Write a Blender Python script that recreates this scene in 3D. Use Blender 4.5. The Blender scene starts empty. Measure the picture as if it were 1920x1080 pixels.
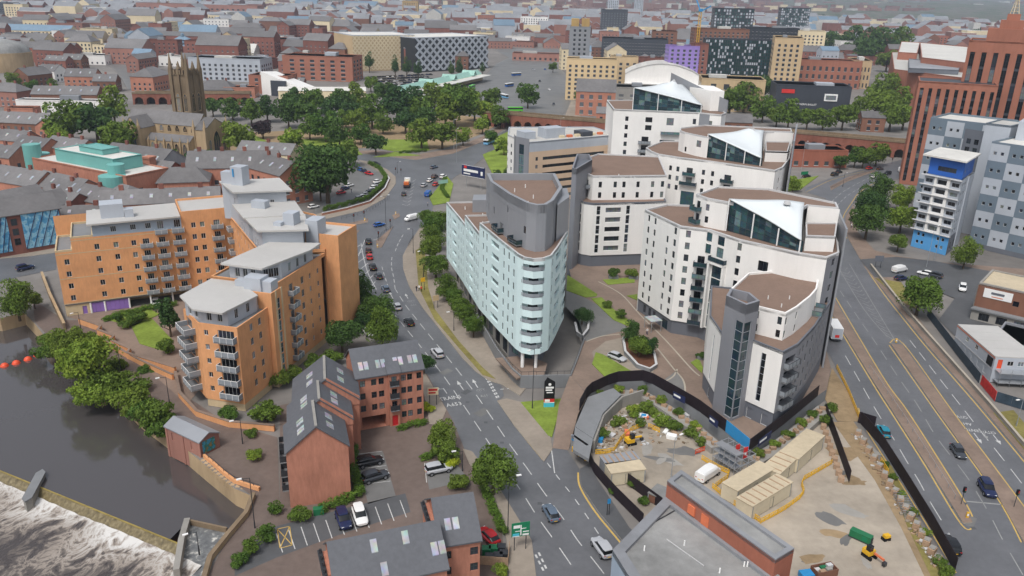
import bpy, math, random
from mathutils import Matrix, Vector
import numpy as np
random.seed(7)
R = math.radians
# ---------------------------------------------------------------- camera
F, HC = 1500.0, 78.0
TH, PH = math.atan(560/1500.0), math.radians(1.41)
s_, c_, sp_, cp_ = math.sin(TH), math.cos(TH), math.sin(PH), math.cos(PH)
sc = bpy.context.scene
cam = bpy.data.cameras.new('camera'); camo = bpy.data.objects.new('camera', cam); sc.collection.objects.link(camo)
cam.sensor_width = 36; cam.lens = 36*F/1920; cam.clip_start = 1; cam.clip_end = 20000
r0, dn0, fw = Vector((1,0,0)), Vector((0,-s_,-c_)), Vector((0,c_,-s_))
rt = r0*cp_-dn0*sp_; up = -(r0*sp_+dn0*cp_)
camo.matrix_world = Matrix(((rt.x,up.x,-fw.x,0),(rt.y,up.y,-fw.y,0),(rt.z,up.z,-fw.z,HC),(0,0,0,1)))
sc.camera = camo
# ---------------------------------------------------------------- sky, sun, exposure
SUN_EL, SUN_AZ = 58, -25
w = bpy.data.worlds.new('World'); sc.world = w; w.use_nodes = True
nt = w.node_tree; nt.nodes.clear()
sky = nt.nodes.new('ShaderNodeTexSky'); sky.sky_type = 'NISHITA'; sky.sun_disc = False
sky.sun_elevation = R(SUN_EL); sky.sun_rotation = R(180-SUN_AZ); sky.dust_density = 4; sky.air_density = 1.2
hs = nt.nodes.new('ShaderNodeHueSaturation'); hs.inputs['Saturation'].default_value = .42
bg = nt.nodes.new('ShaderNodeBackground'); bg.inputs['Strength'].default_value = .125
wo = nt.nodes.new('ShaderNodeOutputWorld')
nt.links.new(sky.outputs[0], hs.inputs['Color']); nt.links.new(hs.outputs[0], bg.inputs[0]); nt.links.new(bg.outputs[0], wo.inputs[0])
sun = bpy.data.lights.new('sun', 'SUN'); sun.energy = 1.5; sun.angle = R(12); sun.color = (1,.98,.96)
suno = bpy.data.objects.new('sun', sun); sc.collection.objects.link(suno)
suno.rotation_euler = (R(90-SUN_EL), 0, R(SUN_AZ))
sc.view_settings.view_transform = 'Standard'; sc.view_settings.look = 'None'; sc.view_settings.gamma = 1
sc.view_settings.exposure = 0.22
sc.render.engine = 'CYCLES'; sc.cycles.max_bounces = 5; sc.cycles.diffuse_bounces = 2; sc.cycles.volume_bounces = 0
sc.cycles.transparent_max_bounces = 8; sc.cycles.caustics_reflective = False; sc.cycles.caustics_refractive = False
sc.cycles.use_denoising = True

# ---------------------------------------------------------------- photogrammetry: pixel of the photograph + height -> place on the map
def ray(px, py):
    X, Y = px-960, py-540
    a, b = X*cp_+Y*sp_, -X*sp_+Y*cp_
    return a, F*c_-b*s_, -F*s_-b*c_
def P(px, py, z=0.0):
    a, y, zz = ray(px, py); t = (z-HC)/zz
    return (a*t, y*t)
def J(x, y, z):
    zz = z-HC; d = y*c_-zz*s_; b = (-y*s_-zz*c_)/d*F; a = x/d*F
    return 960+a*cp_-b*sp_, 540+a*sp_+b*cp_
def PP(pts, z=0.0): return [P(p[0], p[1], z) for p in pts]
def ppm(px, py, z=0.):                      # pixels per metre at a place
    x, y = P(px, py, z); return F/(y*c_-(z-HC)*s_)
def hgt(bx, by, ty):
    x, y = P(bx, by); lo, hi = 0, HC*2.5
    for i in range(40):
        m = (lo+hi)/2
        if J(x, y, m)[1] > ty: lo = m
        else: hi = m
    return lo
# ---------------------------------------------------------------- materials
def L1(c): c = c/255; return c/12.92 if c <= .04045 else ((c+.055)/1.055)**2.4
def S(r, g, b, k=1.0): return (L1(r)*k, L1(g)*k, L1(b)*k, 1)
MATS = {}
def mat(name, col, rough=.75, var=.15, scale=.6, spec=.3, metal=0, stain=.12, bump=0, bscale=8., rnd=0, coords='pos'):
    m = bpy.data.materials.new(name); m.use_nodes = True; MATS[name] = m
    n = m.node_tree.nodes; l = m.node_tree.links; b = n['Principled BSDF']
    b.inputs['Roughness'].default_value = rough; b.inputs['Metallic'].default_value = metal
    b.inputs['Specular IOR Level'].default_value = spec
    g = n.new('ShaderNodeNewGeometry')
    if coords == 'obj':
        tc = n.new('ShaderNodeTexCoord'); src = tc.outputs['Object']
    else: src = g.outputs['Position']
    n1 = n.new('ShaderNodeTexNoise'); n1.inputs['Scale'].default_value = scale; n1.inputs['Detail'].default_value = 5
    n1.inputs['Roughness'].default_value = .65
    l.new(src, n1.inputs['Vector'])
    if any(k in name for k in ('wall','brick','clad','stone','concrete','check','grey')) and coords == 'pos':
        mp = n.new('ShaderNodeMapping'); mp.inputs['Scale'].default_value = (1,1,.22); l.new(src, mp.inputs[0]); l.new(mp.outputs[0], n1.inputs['Vector'])
    n2 = n.new('ShaderNodeTexNoise'); n2.inputs['Scale'].default_value = scale*.12; n2.inputs['Detail'].default_value = 4
    l.new(src, n2.inputs['Vector'])
    def ma(op, a, b2):
        x = n.new('ShaderNodeMath'); x.operation = op
        for i, v in enumerate((a, b2)):
            if isinstance(v, (int, float)): x.inputs[i].default_value = v
            else: l.new(v, x.inputs[i])
        return x.outputs[0]
    f1 = ma('MULTIPLY', ma('SUBTRACT', n1.outputs[0], .5), var*3.2)
    f2 = ma('MULTIPLY', ma('SUBTRACT', n2.outputs[0], .5), stain*3.2)
    f = ma('ADD', ma('ADD', f1, f2), 1.0)
    if rnd:
        oi = n.new('ShaderNodeObjectInfo')
        f = ma('MULTIPLY', f, ma('ADD', ma('MULTIPLY', oi.outputs['Random'], rnd*2), 1-rnd))
    mx = n.new('ShaderNodeVectorMath'); mx.operation = 'SCALE'
    mx.inputs[0].default_value = col[:3]; l.new(f, mx.inputs['Scale'])
    l.new(mx.outputs[0], b.inputs['Base Color'])
    if bump:
        n3 = n.new('ShaderNodeTexNoise'); n3.inputs['Scale'].default_value = bscale; n3.inputs['Detail'].default_value = 6
        l.new(src, n3.inputs['Vector'])
        bp = n.new('ShaderNodeBump'); bp.inputs['Strength'].default_value = bump; bp.inputs['Distance'].default_value = .1
        l.new(n3.outputs[0], bp.inputs['Height']); l.new(bp.outputs[0], b.inputs['Normal'])
    return m
def ramp_mat(name, stops, scale, rough=.7, detail=8, rr=.65, spec=.3, bump=0, dist=0., sx=(1,1,1), rot=0):
    m = bpy.data.materials.new(name); m.use_nodes = True; MATS[name] = m
    n = m.node_tree.nodes; l = m.node_tree.links; b = n['Principled BSDF']
    b.inputs['Roughness'].default_value = rough; b.inputs['Specular IOR Level'].default_value = spec
    g = n.new('ShaderNodeNewGeometry'); mp = n.new('ShaderNodeMapping'); mp.inputs['Scale'].default_value = sx
    mp.inputs['Rotation'].default_value = (0,0,rot)
    l.new(g.outputs['Position'], mp.inputs['Vector'])
    n1 = n.new('ShaderNodeTexNoise'); n1.inputs['Scale'].default_value = scale; n1.inputs['Detail'].default_value = detail
    n1.inputs['Roughness'].default_value = rr; n1.inputs['Distortion'].default_value = dist
    l.new(mp.outputs[0], n1.inputs['Vector'])
    cr = n.new('ShaderNodeValToRGB'); e = cr.color_ramp.elements
    e[0].position, e[0].color = stops[0]; e[1].position, e[1].color = stops[-1]
    for p, c in stops[1:-1]:
        x = e.new(p); x.color = c
    l.new(n1.outputs[0], cr.inputs[0]); l.new(cr.outputs[0], b.inputs['Base Color'])
    if bump:
        bp = n.new('ShaderNodeBump'); bp.inputs['Strength'].default_value = bump; bp.inputs['Distance'].default_value = .3
        l.new(n1.outputs[0], bp.inputs['Height']); l.new(bp.outputs[0], b.inputs['Normal'])
    return m
def glass_mat(name, dark, mid, light, rough=.08):
    m = bpy.data.materials.new(name); m.use_nodes = True; MATS[name] = m
    n = m.node_tree.nodes; l = m.node_tree.links; b = n['Principled BSDF']
    b.inputs['Roughness'].default_value = rough; b.inputs['Specular IOR Level'].default_value = .6
    oi = n.new('ShaderNodeObjectInfo'); cr = n.new('ShaderNodeValToRGB'); e = cr.color_ramp.elements
    cr.color_ramp.interpolation = 'CONSTANT'
    e[0].position = 0; e[0].color = dark; e[1].position = .5; e[1].color = mid
    x = e.new(.8); x.color = light
    l.new(oi.outputs['Random'], cr.inputs[0])
    g = n.new('ShaderNodeNewGeometry'); n1 = n.new('ShaderNodeTexNoise'); n1.inputs['Scale'].default_value = .9
    l.new(g.outputs['Position'], n1.inputs['Vector'])
    mx = n.new('ShaderNodeMix'); mx.data_type = 'RGBA'; mx.blend_type = 'MULTIPLY'; mx.inputs[0].default_value = .7
    l.new(cr.outputs[0], mx.inputs[6]); l.new(n1.outputs['Color'], mx.inputs[7]); l.new(mx.outputs[2], b.inputs['Base Color'])
    return m
# surfaces
mat('asphalt', S(100,101,104), .45, .14, .9, .45, stain=.22, bump=.15, bscale=20)
mat('asphalt_old', S(112,111,109), .5, .12, .7, .4, stain=.22)
mat('asphalt_dark', S(88,89,91), .6, .12, .8, .35, stain=.2)
mat('paving', S(146,136,124), .8, .14, .8, .2, stain=.2)
mat('brown_paving', S(132,115,103), .75, .14, 1.2, .25, stain=.28)
mat('yard_paving', S(110,97,90), .6, .18, .8, .25, stain=.25)
mat('kerb_stone', S(168,160,146), .8, .12, 2)
mat('concrete', S(150,147,141), .85, .14, .6, .2, stain=.2)
mat('concrete_grey', S(128,130,132), .85, .1, .6, .2, stain=.15)
mat('site_ground', S(164,154,140), .9, .18, .5, .15, stain=.4)
mat('dirt', S(150,130,102), .95, .25, .6, .1, stain=.3)
mat('soil', S(104,72,56), .95, .25, 1.5, .1)
mat('grass', S(120,138,60), .95, .30, 1.4, .1, stain=.35)
mat('verge', S(128,120,72), .95, .30, 1.1, .1, stain=.4)
mat('city_ground', S(124,120,116), .85, .25, .12, .2, stain=.3)
mat('road_paint', S(190,190,188), .7, .4, 3, .2)
mat('yellow_paint', S(196,164,92), .7, .2, 4, .2)
mat('faded_paint', S(150,150,148), .7, .2, 4, .2)
# walls
mat('orange_brick', S(216,158,112), .85, .12, 2.5, .15, stain=.13)
mat('buff_brick', S(200,180,146), .85, .08, 2, .15)
mat('red_brick', S(178,124,104), .9, .2, 2.2, .1, stain=.14)
mat('site_brick', S(160,102,84), .9, .12, 1.6, .1)
mat('tower_brick', S(160,108,90), .85, .1, .8, .15)
mat('old_brick', S(134,90,80), .9, .2, .5, .1, stain=.2, rnd=.2)
mat('pink_brick', S(154,112,100), .9, .15, .5, .1, rnd=.18)
mat('brown_brick', S(128,92,76), .9, .15, .5, .1, rnd=.15)
mat('viaduct_brick', S(138,90,76), .9, .22, .5, .1, stain=.25)
mat('stone', S(172,150,120), .9, .2, .5, .1, stain=.25)
mat('dark_stone', S(128,112,92), .9, .25, .5, .1, stain=.3)
mat('cream_wall', S(222,206,172), .8, .08, .4, .2, rnd=.08)
mat('yellow_wall', S(218,192,150), .8, .06, .4, .2)
mat('white_wall', S(236,234,230), .7, .06, .6, .25, stain=.06)
mat('mint_wall', S(216,238,239), .6, .05, .6, .3, stain=.05)
mat('slate_wall', S(104,108,116), .55, .06, .5, .35)
mat('stair_grey', S(132,134,140), .5, .05, .5, .4)
mat('clad_grey', S(140,143,148), .45, .06, .5, .4)
mat('clad_light', S(176,182,190), .45, .06, .6, .4)
mat('clad_blue', S(160,176,192), .45, .08, .8, .4, stain=.06)
mat('check_dark', S(110,124,136), .5, .05, .6, .35)
mat('check_light', S(178,184,192), .5, .05, .6, .35)
mat('blue_wall', S(46,98,182), .5, .06, .8, .4)
mat('sky_blue_wall', S(88,158,214), .5, .08, .8, .4)
mat('beige_clad', S(206,180,154), .7, .05, .6, .25)
mat('tan_wall', S(196,172,136), .85, .1, .5, .15)
mat('dark_clad', S(62,66,74), .45, .12, .6, .4, rnd=.15)
mat('black_clad', S(42,46,52), .4, .2, .4, .4)
mat('purple_wall', S(150,128,196), .6, .1, .5, .3)
mat('gold_wall', S(180,150,98), .6, .15, .4, .3)
mat('teal_wall', S(112,172,166), .55, .06, .6, .3)
mat('green_copper', S(150,190,178), .6, .15, .4, .3)
# roofs
mat('slate_roof', S(92,94,99), .6, .16, 1.6, .35, stain=.1)
mat('grey_slates', S(112,110,110), .65, .2, .7, .3, stain=.2, rnd=.18)
mat('brown_roof', S(130,110,98), .9, .12, 2.0, .1, stain=.1)
mat('sheet_roof', S(186,184,180), .5, .05, .7, .35, stain=.1)
mat('felt_roof', S(142,142,140), .6, .22, .6, .3, stain=.45)
mat('pale_roof', S(200,198,192), .7, .15, .3, .2, rnd=.15)
mat('grey_roof', S(140,142,146), .7, .2, .3, .3, stain=.25, rnd=.2)
mat('blue_roof', S(110,132,150), .6, .15, .3, .3, rnd=.15)
mat('green_roof', S(120,132,92), .9, .3, .5, .1)
mat('coping', S(196,196,196), .6, .06, .8, .3)
mat('white_sail', S(214,220,222), .5, .02, .3, .3, stain=.03)
# metals, paints, odds
mat('dark_metal', S(52,54,58), .5, .1, 3, .4)
mat('grey_metal', S(150,152,156), .4, .08, 3, .5, metal=.3)
mat('galv', S(168,172,176), .4, .1, 3, .5, metal=.4)
mat('rail_grey', S(140,146,152), .5, .15, 3, .4)
mat('white_paint', S(235,235,233), .5, .04, 2, .3)
mat('frame_white', S(214,214,212), .5, .04, 2, .3)
mat('frame_dark', S(60,63,68), .5, .04, 2, .3)
mat('purple_paint', S(140,110,180), .5, .08, 2, .3)
mat('hoarding', S(38,30,36), .6, .2, 1.2, .3)
mat('crate_wood', S(166,140,116), .9, .25, 3, .1)
mat('cabin_cream', S(208,197,172), .6, .08, 1.5, .25)
mat('cabin_roof', S(192,178,152), .7, .15, 1.0, .2)
mat('yellow_plastic', S(226,176,40), .45, .1, 2, .4)
mat('orange_plastic', S(222,84,50), .45, .1, 2, .4)
mat('red_plastic', S(196,40,44), .45, .1, 2, .4)
mat('blue_plastic', S(48,140,196), .45, .1, 2, .4)
mat('green_plastic', S(36,110,72), .45, .1, 2, .4)
mat('terracotta', S(214,120,84), .8, .1, 2, .2)
mat('tyre', S(28,28,30), .8, .1, 5, .2)
mat('rim', S(150,152,156), .35, .05, 5, .5, metal=.6)
mat('headlamp', S(226,230,234), .15, .02, 5, .6)
mat('tail_lamp', S(180,24,26), .25, .02, 5, .6)
mat('skin', S(198,150,120), .6, .05, 8)
mat('bark', S(88,76,62), .95, .3, 4, .1)
mat('sign_green', S(28,122,84), .5, .05, 2, .3)
mat('sign_navy', S(38,46,84), .5, .05, 2, .3)
mat('sign_black', S(24,24,28), .5, .05, 2, .3)
mat('sign_cyan', S(78,186,208), .5, .05, 2, .3)
mat('sign_red', S(206,52,48), .5, .05, 2, .3)
mat('mural_red', S(192,52,50), .6, .5, .9, .3)
mat('mural_dark', S(52,66,78), .6, .5, .7, .3)
mat('rubble', S(150,140,126), .9, .4, 3, .1)
mat('weir_stone', S(150,132,70), .45, .3, 1.2, .4, stain=.3)
glass_mat('glass', S(30,34,40), S(62,70,78), S(140,148,150))
glass_mat('teal_glass', S(46,72,82), S(62,100,108), S(120,150,152), .05)
glass_mat('sky_glass', S(200,206,210), S(214,218,220), S(186,192,198), .12)
glass_mat('far_glass', S(64,68,76), S(84,88,94), S(120,124,128), .15)
glass_mat('car_glass', S(22,26,30), S(28,32,36), S(34,38,44), .05)
ramp_mat('patchwork_glass', [(.0,S(50,110,160)),(.45,S(90,160,200)),(.52,S(150,200,220)),(1,S(70,130,180))], .7, .2, 2, .5, .5)
for nm, c in dict(silver=(178,180,184), white=(232,232,230), black=(26,27,30), dgrey=(62,66,72), navy=(28,38,74), blue=(36,92,164), red=(186,34,40), teal=(26,128,150), brown=(72,50,46), orange=(214,110,50), green=(96,190,60), lblue=(120,178,216), steel=(92,106,122)).items():
    mat('paint_'+nm, S(*c), .25, .02, 2, .6, stain=.02)
M = MATS
# foliage
def leaf_mat(name, dark, light, yellow):
    m = bpy.data.materials.new(name); m.use_nodes = True; MATS[name] = m
    n = m.node_tree.nodes; l = m.node_tree.links; b = n['Principled BSDF']
    b.inputs['Roughness'].default_value = .7; b.inputs['Specular IOR Level'].default_value = .2
    g = n.new('ShaderNodeNewGeometry'); oi = n.new('ShaderNodeObjectInfo')
    n1 = n.new('ShaderNodeTexNoise'); n1.inputs['Scale'].default_value = .45; n1.inputs['Detail'].default_value = 3
    l.new(g.outputs['Position'], n1.inputs['Vector'])
    cr = n.new('ShaderNodeValToRGB'); e = cr.color_ramp.elements
    e[0].position, e[0].color, e[1].position, e[1].color = .3, dark, .75, light
    l.new(n1.outputs[0], cr.inputs[0])
    mx = n.new('ShaderNodeMix'); mx.data_type = 'RGBA'; mx.inputs[7].default_value = yellow
    mu = n.new('ShaderNodeMath'); mu.operation = 'MULTIPLY'; mu.inputs[1].default_value = .9
    l.new(oi.outputs['Random'], mu.inputs[0]); l.new(mu.outputs[0], mx.inputs[0]); l.new(cr.outputs[0], mx.inputs[6])
    # leaf to leaf difference
    sp = n.new('ShaderNodeMath'); sp.operation = 'MULTIPLY_ADD'; sp.inputs[1].default_value = .7; sp.inputs[2].default_value = .65
    l.new(g.outputs['Random Per Island'], sp.inputs[0])
    vm = n.new('ShaderNodeVectorMath'); vm.operation = 'SCALE'; l.new(mx.outputs[2], vm.inputs[0]); l.new(sp.outputs[0], vm.inputs['Scale'])
    l.new(vm.outputs[0], b.inputs['Base Color'])
    tr = n.new('ShaderNodeBsdfTranslucent'); l.new(vm.outputs[0], tr.inputs['Color'])
    ms = n.new('ShaderNodeMixShader'); ms.inputs[0].default_value = .3
    l.new(b.outputs[0], ms.inputs[1]); l.new(tr.outputs[0], ms.inputs[2]); l.new(ms.outputs[0], n['Material Output'].inputs[0])
leaf_mat('leaf', S(56,88,36), S(98,128,52), S(116,134,52))
leaf_mat('leaf_dark', S(44,74,42), S(78,108,56), S(84,110,48))
leaf_mat('leaf_light', S(96,124,44), S(150,166,62), S(126,150,60))
leaf_mat('leaf_yellow', S(150,164,40), S(196,200,60), S(170,184,50))
leaf_mat('leaf_purple', S(52,44,48), S(78,62,62), S(64,52,56))
leaf_mat('leaf_hedge', S(74,102,40), S(118,146,56), S(96,128,48))
# ---------------------------------------------------------------- scene helpers
COL = sc.collection
def tag(o, label=None, cat=None, group=None, kind=None):
    if label: o['label'] = label
    if cat: o['category'] = cat
    if group: o['group'] = group
    if kind: o['kind'] = kind
    return o
def thing(name, label, cat, loc=(0,0,0), rz=0, group=None):
    o = bpy.data.objects.new(name, None); COL.objects.link(o); o.empty_display_size = .5
    o.location = loc; o.rotation_euler = (0,0,rz)
    return tag(o, label, cat, group)
def link(name, me, parent=None, loc=None, rz=0, world=True):
    """mesh object; world=True: loc (or the vertices) are in map coordinates even under a parent"""
    o = bpy.data.objects.new(name, me); COL.objects.link(o)
    if loc is not None: o.location = loc
    if rz: o.rotation_euler = (0,0,rz)
    if parent:
        o.parent = parent
        if world:
            p = parent
            T = Matrix.Identity(4)
            ch = []
            while p: ch.append(p); p = p.parent
            for p in reversed(ch):
                T = T @ (p.matrix_parent_inverse if p.parent else Matrix.Identity(4)) @ Matrix.LocRotScale(p.location, p.rotation_euler, p.scale)
            o.matrix_parent_inverse = T.inverted()
    return o
def area2(p): return sum(p[i][0]*p[(i+1) % len(p)][1]-p[(i+1) % len(p)][0]*p[i][1] for i in range(len(p)))
def ccw(p): p = list(p); return p if area2(p) > 0 else p[::-1]
def offset(poly, d):
    """inset (d>0) of a counter-clockwise polygon"""
    n = len(poly); out = []
    for i in range(n):
        a, b, c = Vector(poly[i-1]), Vector(poly[i]), Vector(poly[(i+1) % n])
        e1 = (b-a); e2 = (c-b)
        if e1.length < 1e-6 or e2.length < 1e-6: out.append(tuple(b)); continue
        e1.normalize(); e2.normalize()
        n1 = Vector((-e1.y, e1.x)); n2 = Vector((-e2.y, e2.x))
        m = n1+n2; k = max(.3, 1+n1.dot(n2))
        q = b+m*(d/k); out.append((q.x, q.y))
    return out
class MB:
    def __init__(s): s.v, s.f, s.m = [], [], []
    def face(s, pts, mi=0):
        k = len(s.v); s.v += [tuple(p) for p in pts]; s.f.append(tuple(range(k, k+len(pts)))); s.m.append(mi)
    def prism(s, poly, z0, z1, mi=0, mt=None, top=True, bot=False):
        p = ccw(poly); n = len(p); k = len(s.v)
        f0 = (lambda q: z0) if not callable(z0) else z0
        f1 = (lambda q: z1) if not callable(z1) else z1
        s.v += [(q[0], q[1], f0(q)) for q in p]+[(q[0], q[1], f1(q)) for q in p]
        for i in range(n):
            j = (i+1) % n; s.f.append((k+i, k+j, k+n+j, k+n+i)); s.m.append(mi)
        if top: s.f.append(tuple(range(k+n, k+2*n))); s.m.append(mi if mt is None else mt)
        if bot: s.f.append(tuple(range(k+n-1, k-1, -1))); s.m.append(mi)
        return s
    def box(s, x, y, z, sx, sy, sz, a=0, mi=0):
        """centre x,y; z is the underside"""
        ca, sa = math.cos(a), math.sin(a)
        p = [(x+u*ca-v*sa, y+u*sa+v*ca) for u, v in ((-sx/2,-sy/2),(sx/2,-sy/2),(sx/2,sy/2),(-sx/2,sy/2))]
        return s.prism(p, z, z+sz, mi, bot=True)
    def cyl(s, x, y, z0, z1, ra, rb=None, n=8, mi=0, cap=True):
        rb = ra if rb is None else rb; k = len(s.v)
        for z, r in ((z0, ra), (z1, rb)): s.v += [(x+r*math.cos(2*math.pi*i/n), y+r*math.sin(2*math.pi*i/n), z) for i in range(n)]
        for i in range(n): j = (i+1) % n; s.f.append((k+i, k+j, k+n+j, k+n+i)); s.m.append(mi)
        if cap: s.f.append(tuple(range(k+n, k+2*n))); s.m.append(mi)
        return s
    def tube(s, p, q, r, n=6, mi=0, r2=None):
        p, q = Vector(p), Vector(q); d = (q-p)
        if d.length < 1e-5: return s
        d.normalize(); a = d.orthogonal().normalized(); b = d.cross(a); k = len(s.v); r2 = r if r2 is None else r2
        for c, rr in ((p, r), (q, r2)): s.v += [tuple(c+a*(rr*math.cos(2*math.pi*i/n))+b*(rr*math.sin(2*math.pi*i/n))) for i in range(n)]
        for i in range(n): j = (i+1) % n; s.f.append((k+i, k+j, k+n+j, k+n+i)); s.m.append(mi)
        s.f.append(tuple(range(k+n-1, k-1, -1))); s.f.append(tuple(range(k+n, k+2*n))); s.m += [mi, mi]
        return s
    def strip(s, pts, w, z, mi=0, h=None, closed=False):
        """ribbon of width w along a polyline (flat sheet, or a solid bar of height h)"""
        n = len(pts); L, Rr = [], []
        for i in range(n):
            a = Vector(pts[max(0, i-1)]); b = Vector(pts[min(n-1, i+1)])
            if closed: a, b = Vector(pts[i-1]), Vector(pts[(i+1) % n])
            d = (b-a).normalized(); q = Vector(pts[i]); nn = Vector((-d.y, d.x))
            L.append(q+nn*w/2); Rr.append(q-nn*w/2)
        for i in range(n if closed else n-1):
            j = (i+1) % n
            quad = [tuple(Rr[i]), tuple(Rr[j]), tuple(L[j]), tuple(L[i])]
            if h is None: s.face([(x, y, z) for x, y in quad], mi)
            else: s.prism(quad, z, z+h, mi)
        return s
    def mesh(s, name, mats):
        me = bpy.data.meshes.new(name); me.from_pydata(s.v, [], s.f)
        for m in mats: me.materials.append(M[m])
        if len(mats) > 1: me.polygons.foreach_set('material_index', s.m)
        me.update(); return me
    def build(s, name, mats, parent=None, label=None, cat=None, group=None, kind=None, world=True):
        if isinstance(mats, str): mats = [mats]
        if not s.f: return None
        o = link(name, s.mesh(name, mats), parent, world=world)
        return tag(o, label, cat, group, kind)
def copy_tree(o, parent=None, **over):
    c = o.copy(); COL.objects.link(c)
    if parent: c.parent = parent
    for k, v in over.items(): c[k] = v
    for ch in o.children: copy_tree(ch, c)
    return c
def ground_sheet(name, px, m, z, kind='structure', label=None, cat=None):
    mb = MB(); mb.face([(x, y, z) for x, y in ccw(PP(px))]); return mb.build(name, m, kind=kind, label=label, cat=cat)
def slab(name, px, m, z0, z1, kind='structure', mk=None, zp=None):
    p = ccw(PP(px, z1 if zp is None else zp)); mb = MB(); mb.prism(p, z0, z1, 1 if mk else 0, 0)
    return mb.build(name, [m, mk] if mk else m, kind=kind)
def spline(pts, n=6):
    """Catmull-Rom through pixel points"""
    out = []; P_ = [pts[0]]+list(pts)+[pts[-1]]
    for i in range(1, len(P_)-2):
        a, b, c, d = P_[i-1:i+3]
        for k in range(n):
            t = k/n
            out.append(tuple(.5*((2*b[j])+(-a[j]+c[j])*t+(2*a[j]-5*b[j]+4*c[j]-d[j])*t*t+(-a[j]+3*b[j]-3*c[j]+d[j])*t**3) for j in (0, 1)))
    out.append(tuple(pts[-1])); return out
# ---------------------------------------------------------------- building kit
def along(path):
    L = [0]
    for a, b in zip(path, path[1:]): L.append(L[-1]+math.dist(a, b))
    return L
def at_u(path, L, u):
    u = max(0, min(L[-1], u))
    for i in range(len(path)-1):
        if u <= L[i+1]+1e-9:
            t = (u-L[i])/max(1e-9, L[i+1]-L[i]); a, b = path[i], path[i+1]
            return (a[0]+(b[0]-a[0])*t, a[1]+(b[1]-a[1])*t)
    return path[-1]
WCACHE = {}
def win_mesh(w, h, fr, gl, mv, mh, t=.07):
    k = (round(w, 2), round(h, 2), fr, gl, mv, mh)
    if k in WCACHE: return WCACHE[k]
    mb = MB(); d = .06
    def bar(x0, x1, z0, z1): mb.box((x0+x1)/2, 0, z0, x1-x0, d, z1-z0)
    bar(-w/2, -w/2+t, 0, h); bar(w/2-t, w/2, 0, h); bar(-w/2+t, w/2-t, 0, t); bar(-w/2+t, w/2-t, h-t, h)
    for i in range(mv): x = -w/2+w*(i+1)/(mv+1); bar(x-t*.4, x+t*.4, t, h-t)
    for i in range(mh): z = h*(i+1)/(mh+1); bar(-w/2+t, w/2-t, z-t*.4, z+t*.4)
    mb.face([(-w/2, .0, 0), (w/2, .0, 0), (w/2, .0, h), (-w/2, .0, h)], 1)
    WCACHE[k] = mb.mesh('window', [fr, gl]); return WCACHE[k]
def window(root, x, y, z, ang, w, h, fr='frame_white', gl='glass', mv=1, mh=0, name='window'):
    return link(name, win_mesh(w, h, fr, gl, mv, mh), root, (x, y, z), ang)
def facade(root, path, z0, z1, m, wins=(), depth=.16, back=True, name='wall'):
    """wall along path (left to right seen from outside) with real recessed openings.
    wins: (u_centre, width, z_sill, height, style dict or None)"""
    L = along(path); us = set(round(x, 3) for x in L); zs = {round(z0, 3), round(z1, 3)}
    W = []
    for q in wins:
        u, w_, zb, h_ = q[:4]; st = q[4] if len(q) > 4 else {}
        a, b = round(u-w_/2, 3), round(u+w_/2, 3)
        if w_ < .1 or a < .05 or b > L[-1]-.05 or zb+h_ > z1-.02 or zb < z0-.001: continue
        W.append((a, b, round(zb, 3), round(zb+h_, 3), st)); us |= {a, b}; zs |= {round(zb, 3), round(zb+h_, 3)}
    us = sorted(us); zs = sorted(zs); mb = MB(); hole = set()
    iu = {u: i for i, u in enumerate(us)}; iz = {z: i for i, z in enumerate(zs)}
    for a, b, c, d, st in W:
        for i in range(iu[a], iu[b]):
            for k in range(iz[c], iz[d]): hole.add((i, k))
    pt = [at_u(path, L, u) for u in us]
    for i in range(len(us)-1):
        k = 0
        while k < len(zs)-1:
            if (i, k) in hole: k += 1; continue
            e = k
            while e+1 < len(zs)-1 and (i, e+1) not in hole: e += 1
            a, b = pt[i], pt[i+1]
            mb.face([(a[0], a[1], zs[k]), (b[0], b[1], zs[k]), (b[0], b[1], zs[e+1]), (a[0], a[1], zs[e+1])]); k = e+1
    for a, b, c, d, st in W:
        p, q = at_u(path, L, a), at_u(path, L, b); dx, dy = q[0]-p[0], q[1]-p[1]; ll = math.hypot(dx, dy); dx /= ll; dy /= ll
        dp = st.get('depth', depth); nx, ny = -dy*dp, dx*dp
        p2, q2 = (p[0]+nx, p[1]+ny), (q[0]+nx, q[1]+ny)
        for (e, g, e2, g2, za, zb2) in ((p, p, p2, p2, c, d), (q, q, q2, q2, c, d)):
            mb.face([(e[0], e[1], za), (e2[0], e2[1], za), (e2[0], e2[1], zb2), (e[0], e[1], zb2)])
        for z in (c, d): mb.face([(p[0], p[1], z), (q[0], q[1], z), (q2[0], q2[1], z), (p2[0], p2[1], z)])
        if st.get('empty'): mb.face([(p2[0], p2[1], c), (q2[0], q2[1], c), (q2[0], q2[1], d), (p2[0], p2[1], d)]); continue
        window(root, (p2[0]+q2[0])/2, (p2[1]+q2[1])/2, c, math.atan2(dy, dx), ll, d-c, st.get('fr', 'frame_white'), st.get('gl', 'glass'), st.get('mv', 1), st.get('mh', 0), st.get('name', 'window'))
    return mb.build(name, m, root)
def grid(us, w_, zs, h_, st=None): return [(u, w_, z, h_, st or {}) for u in us for z in zs]
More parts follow.
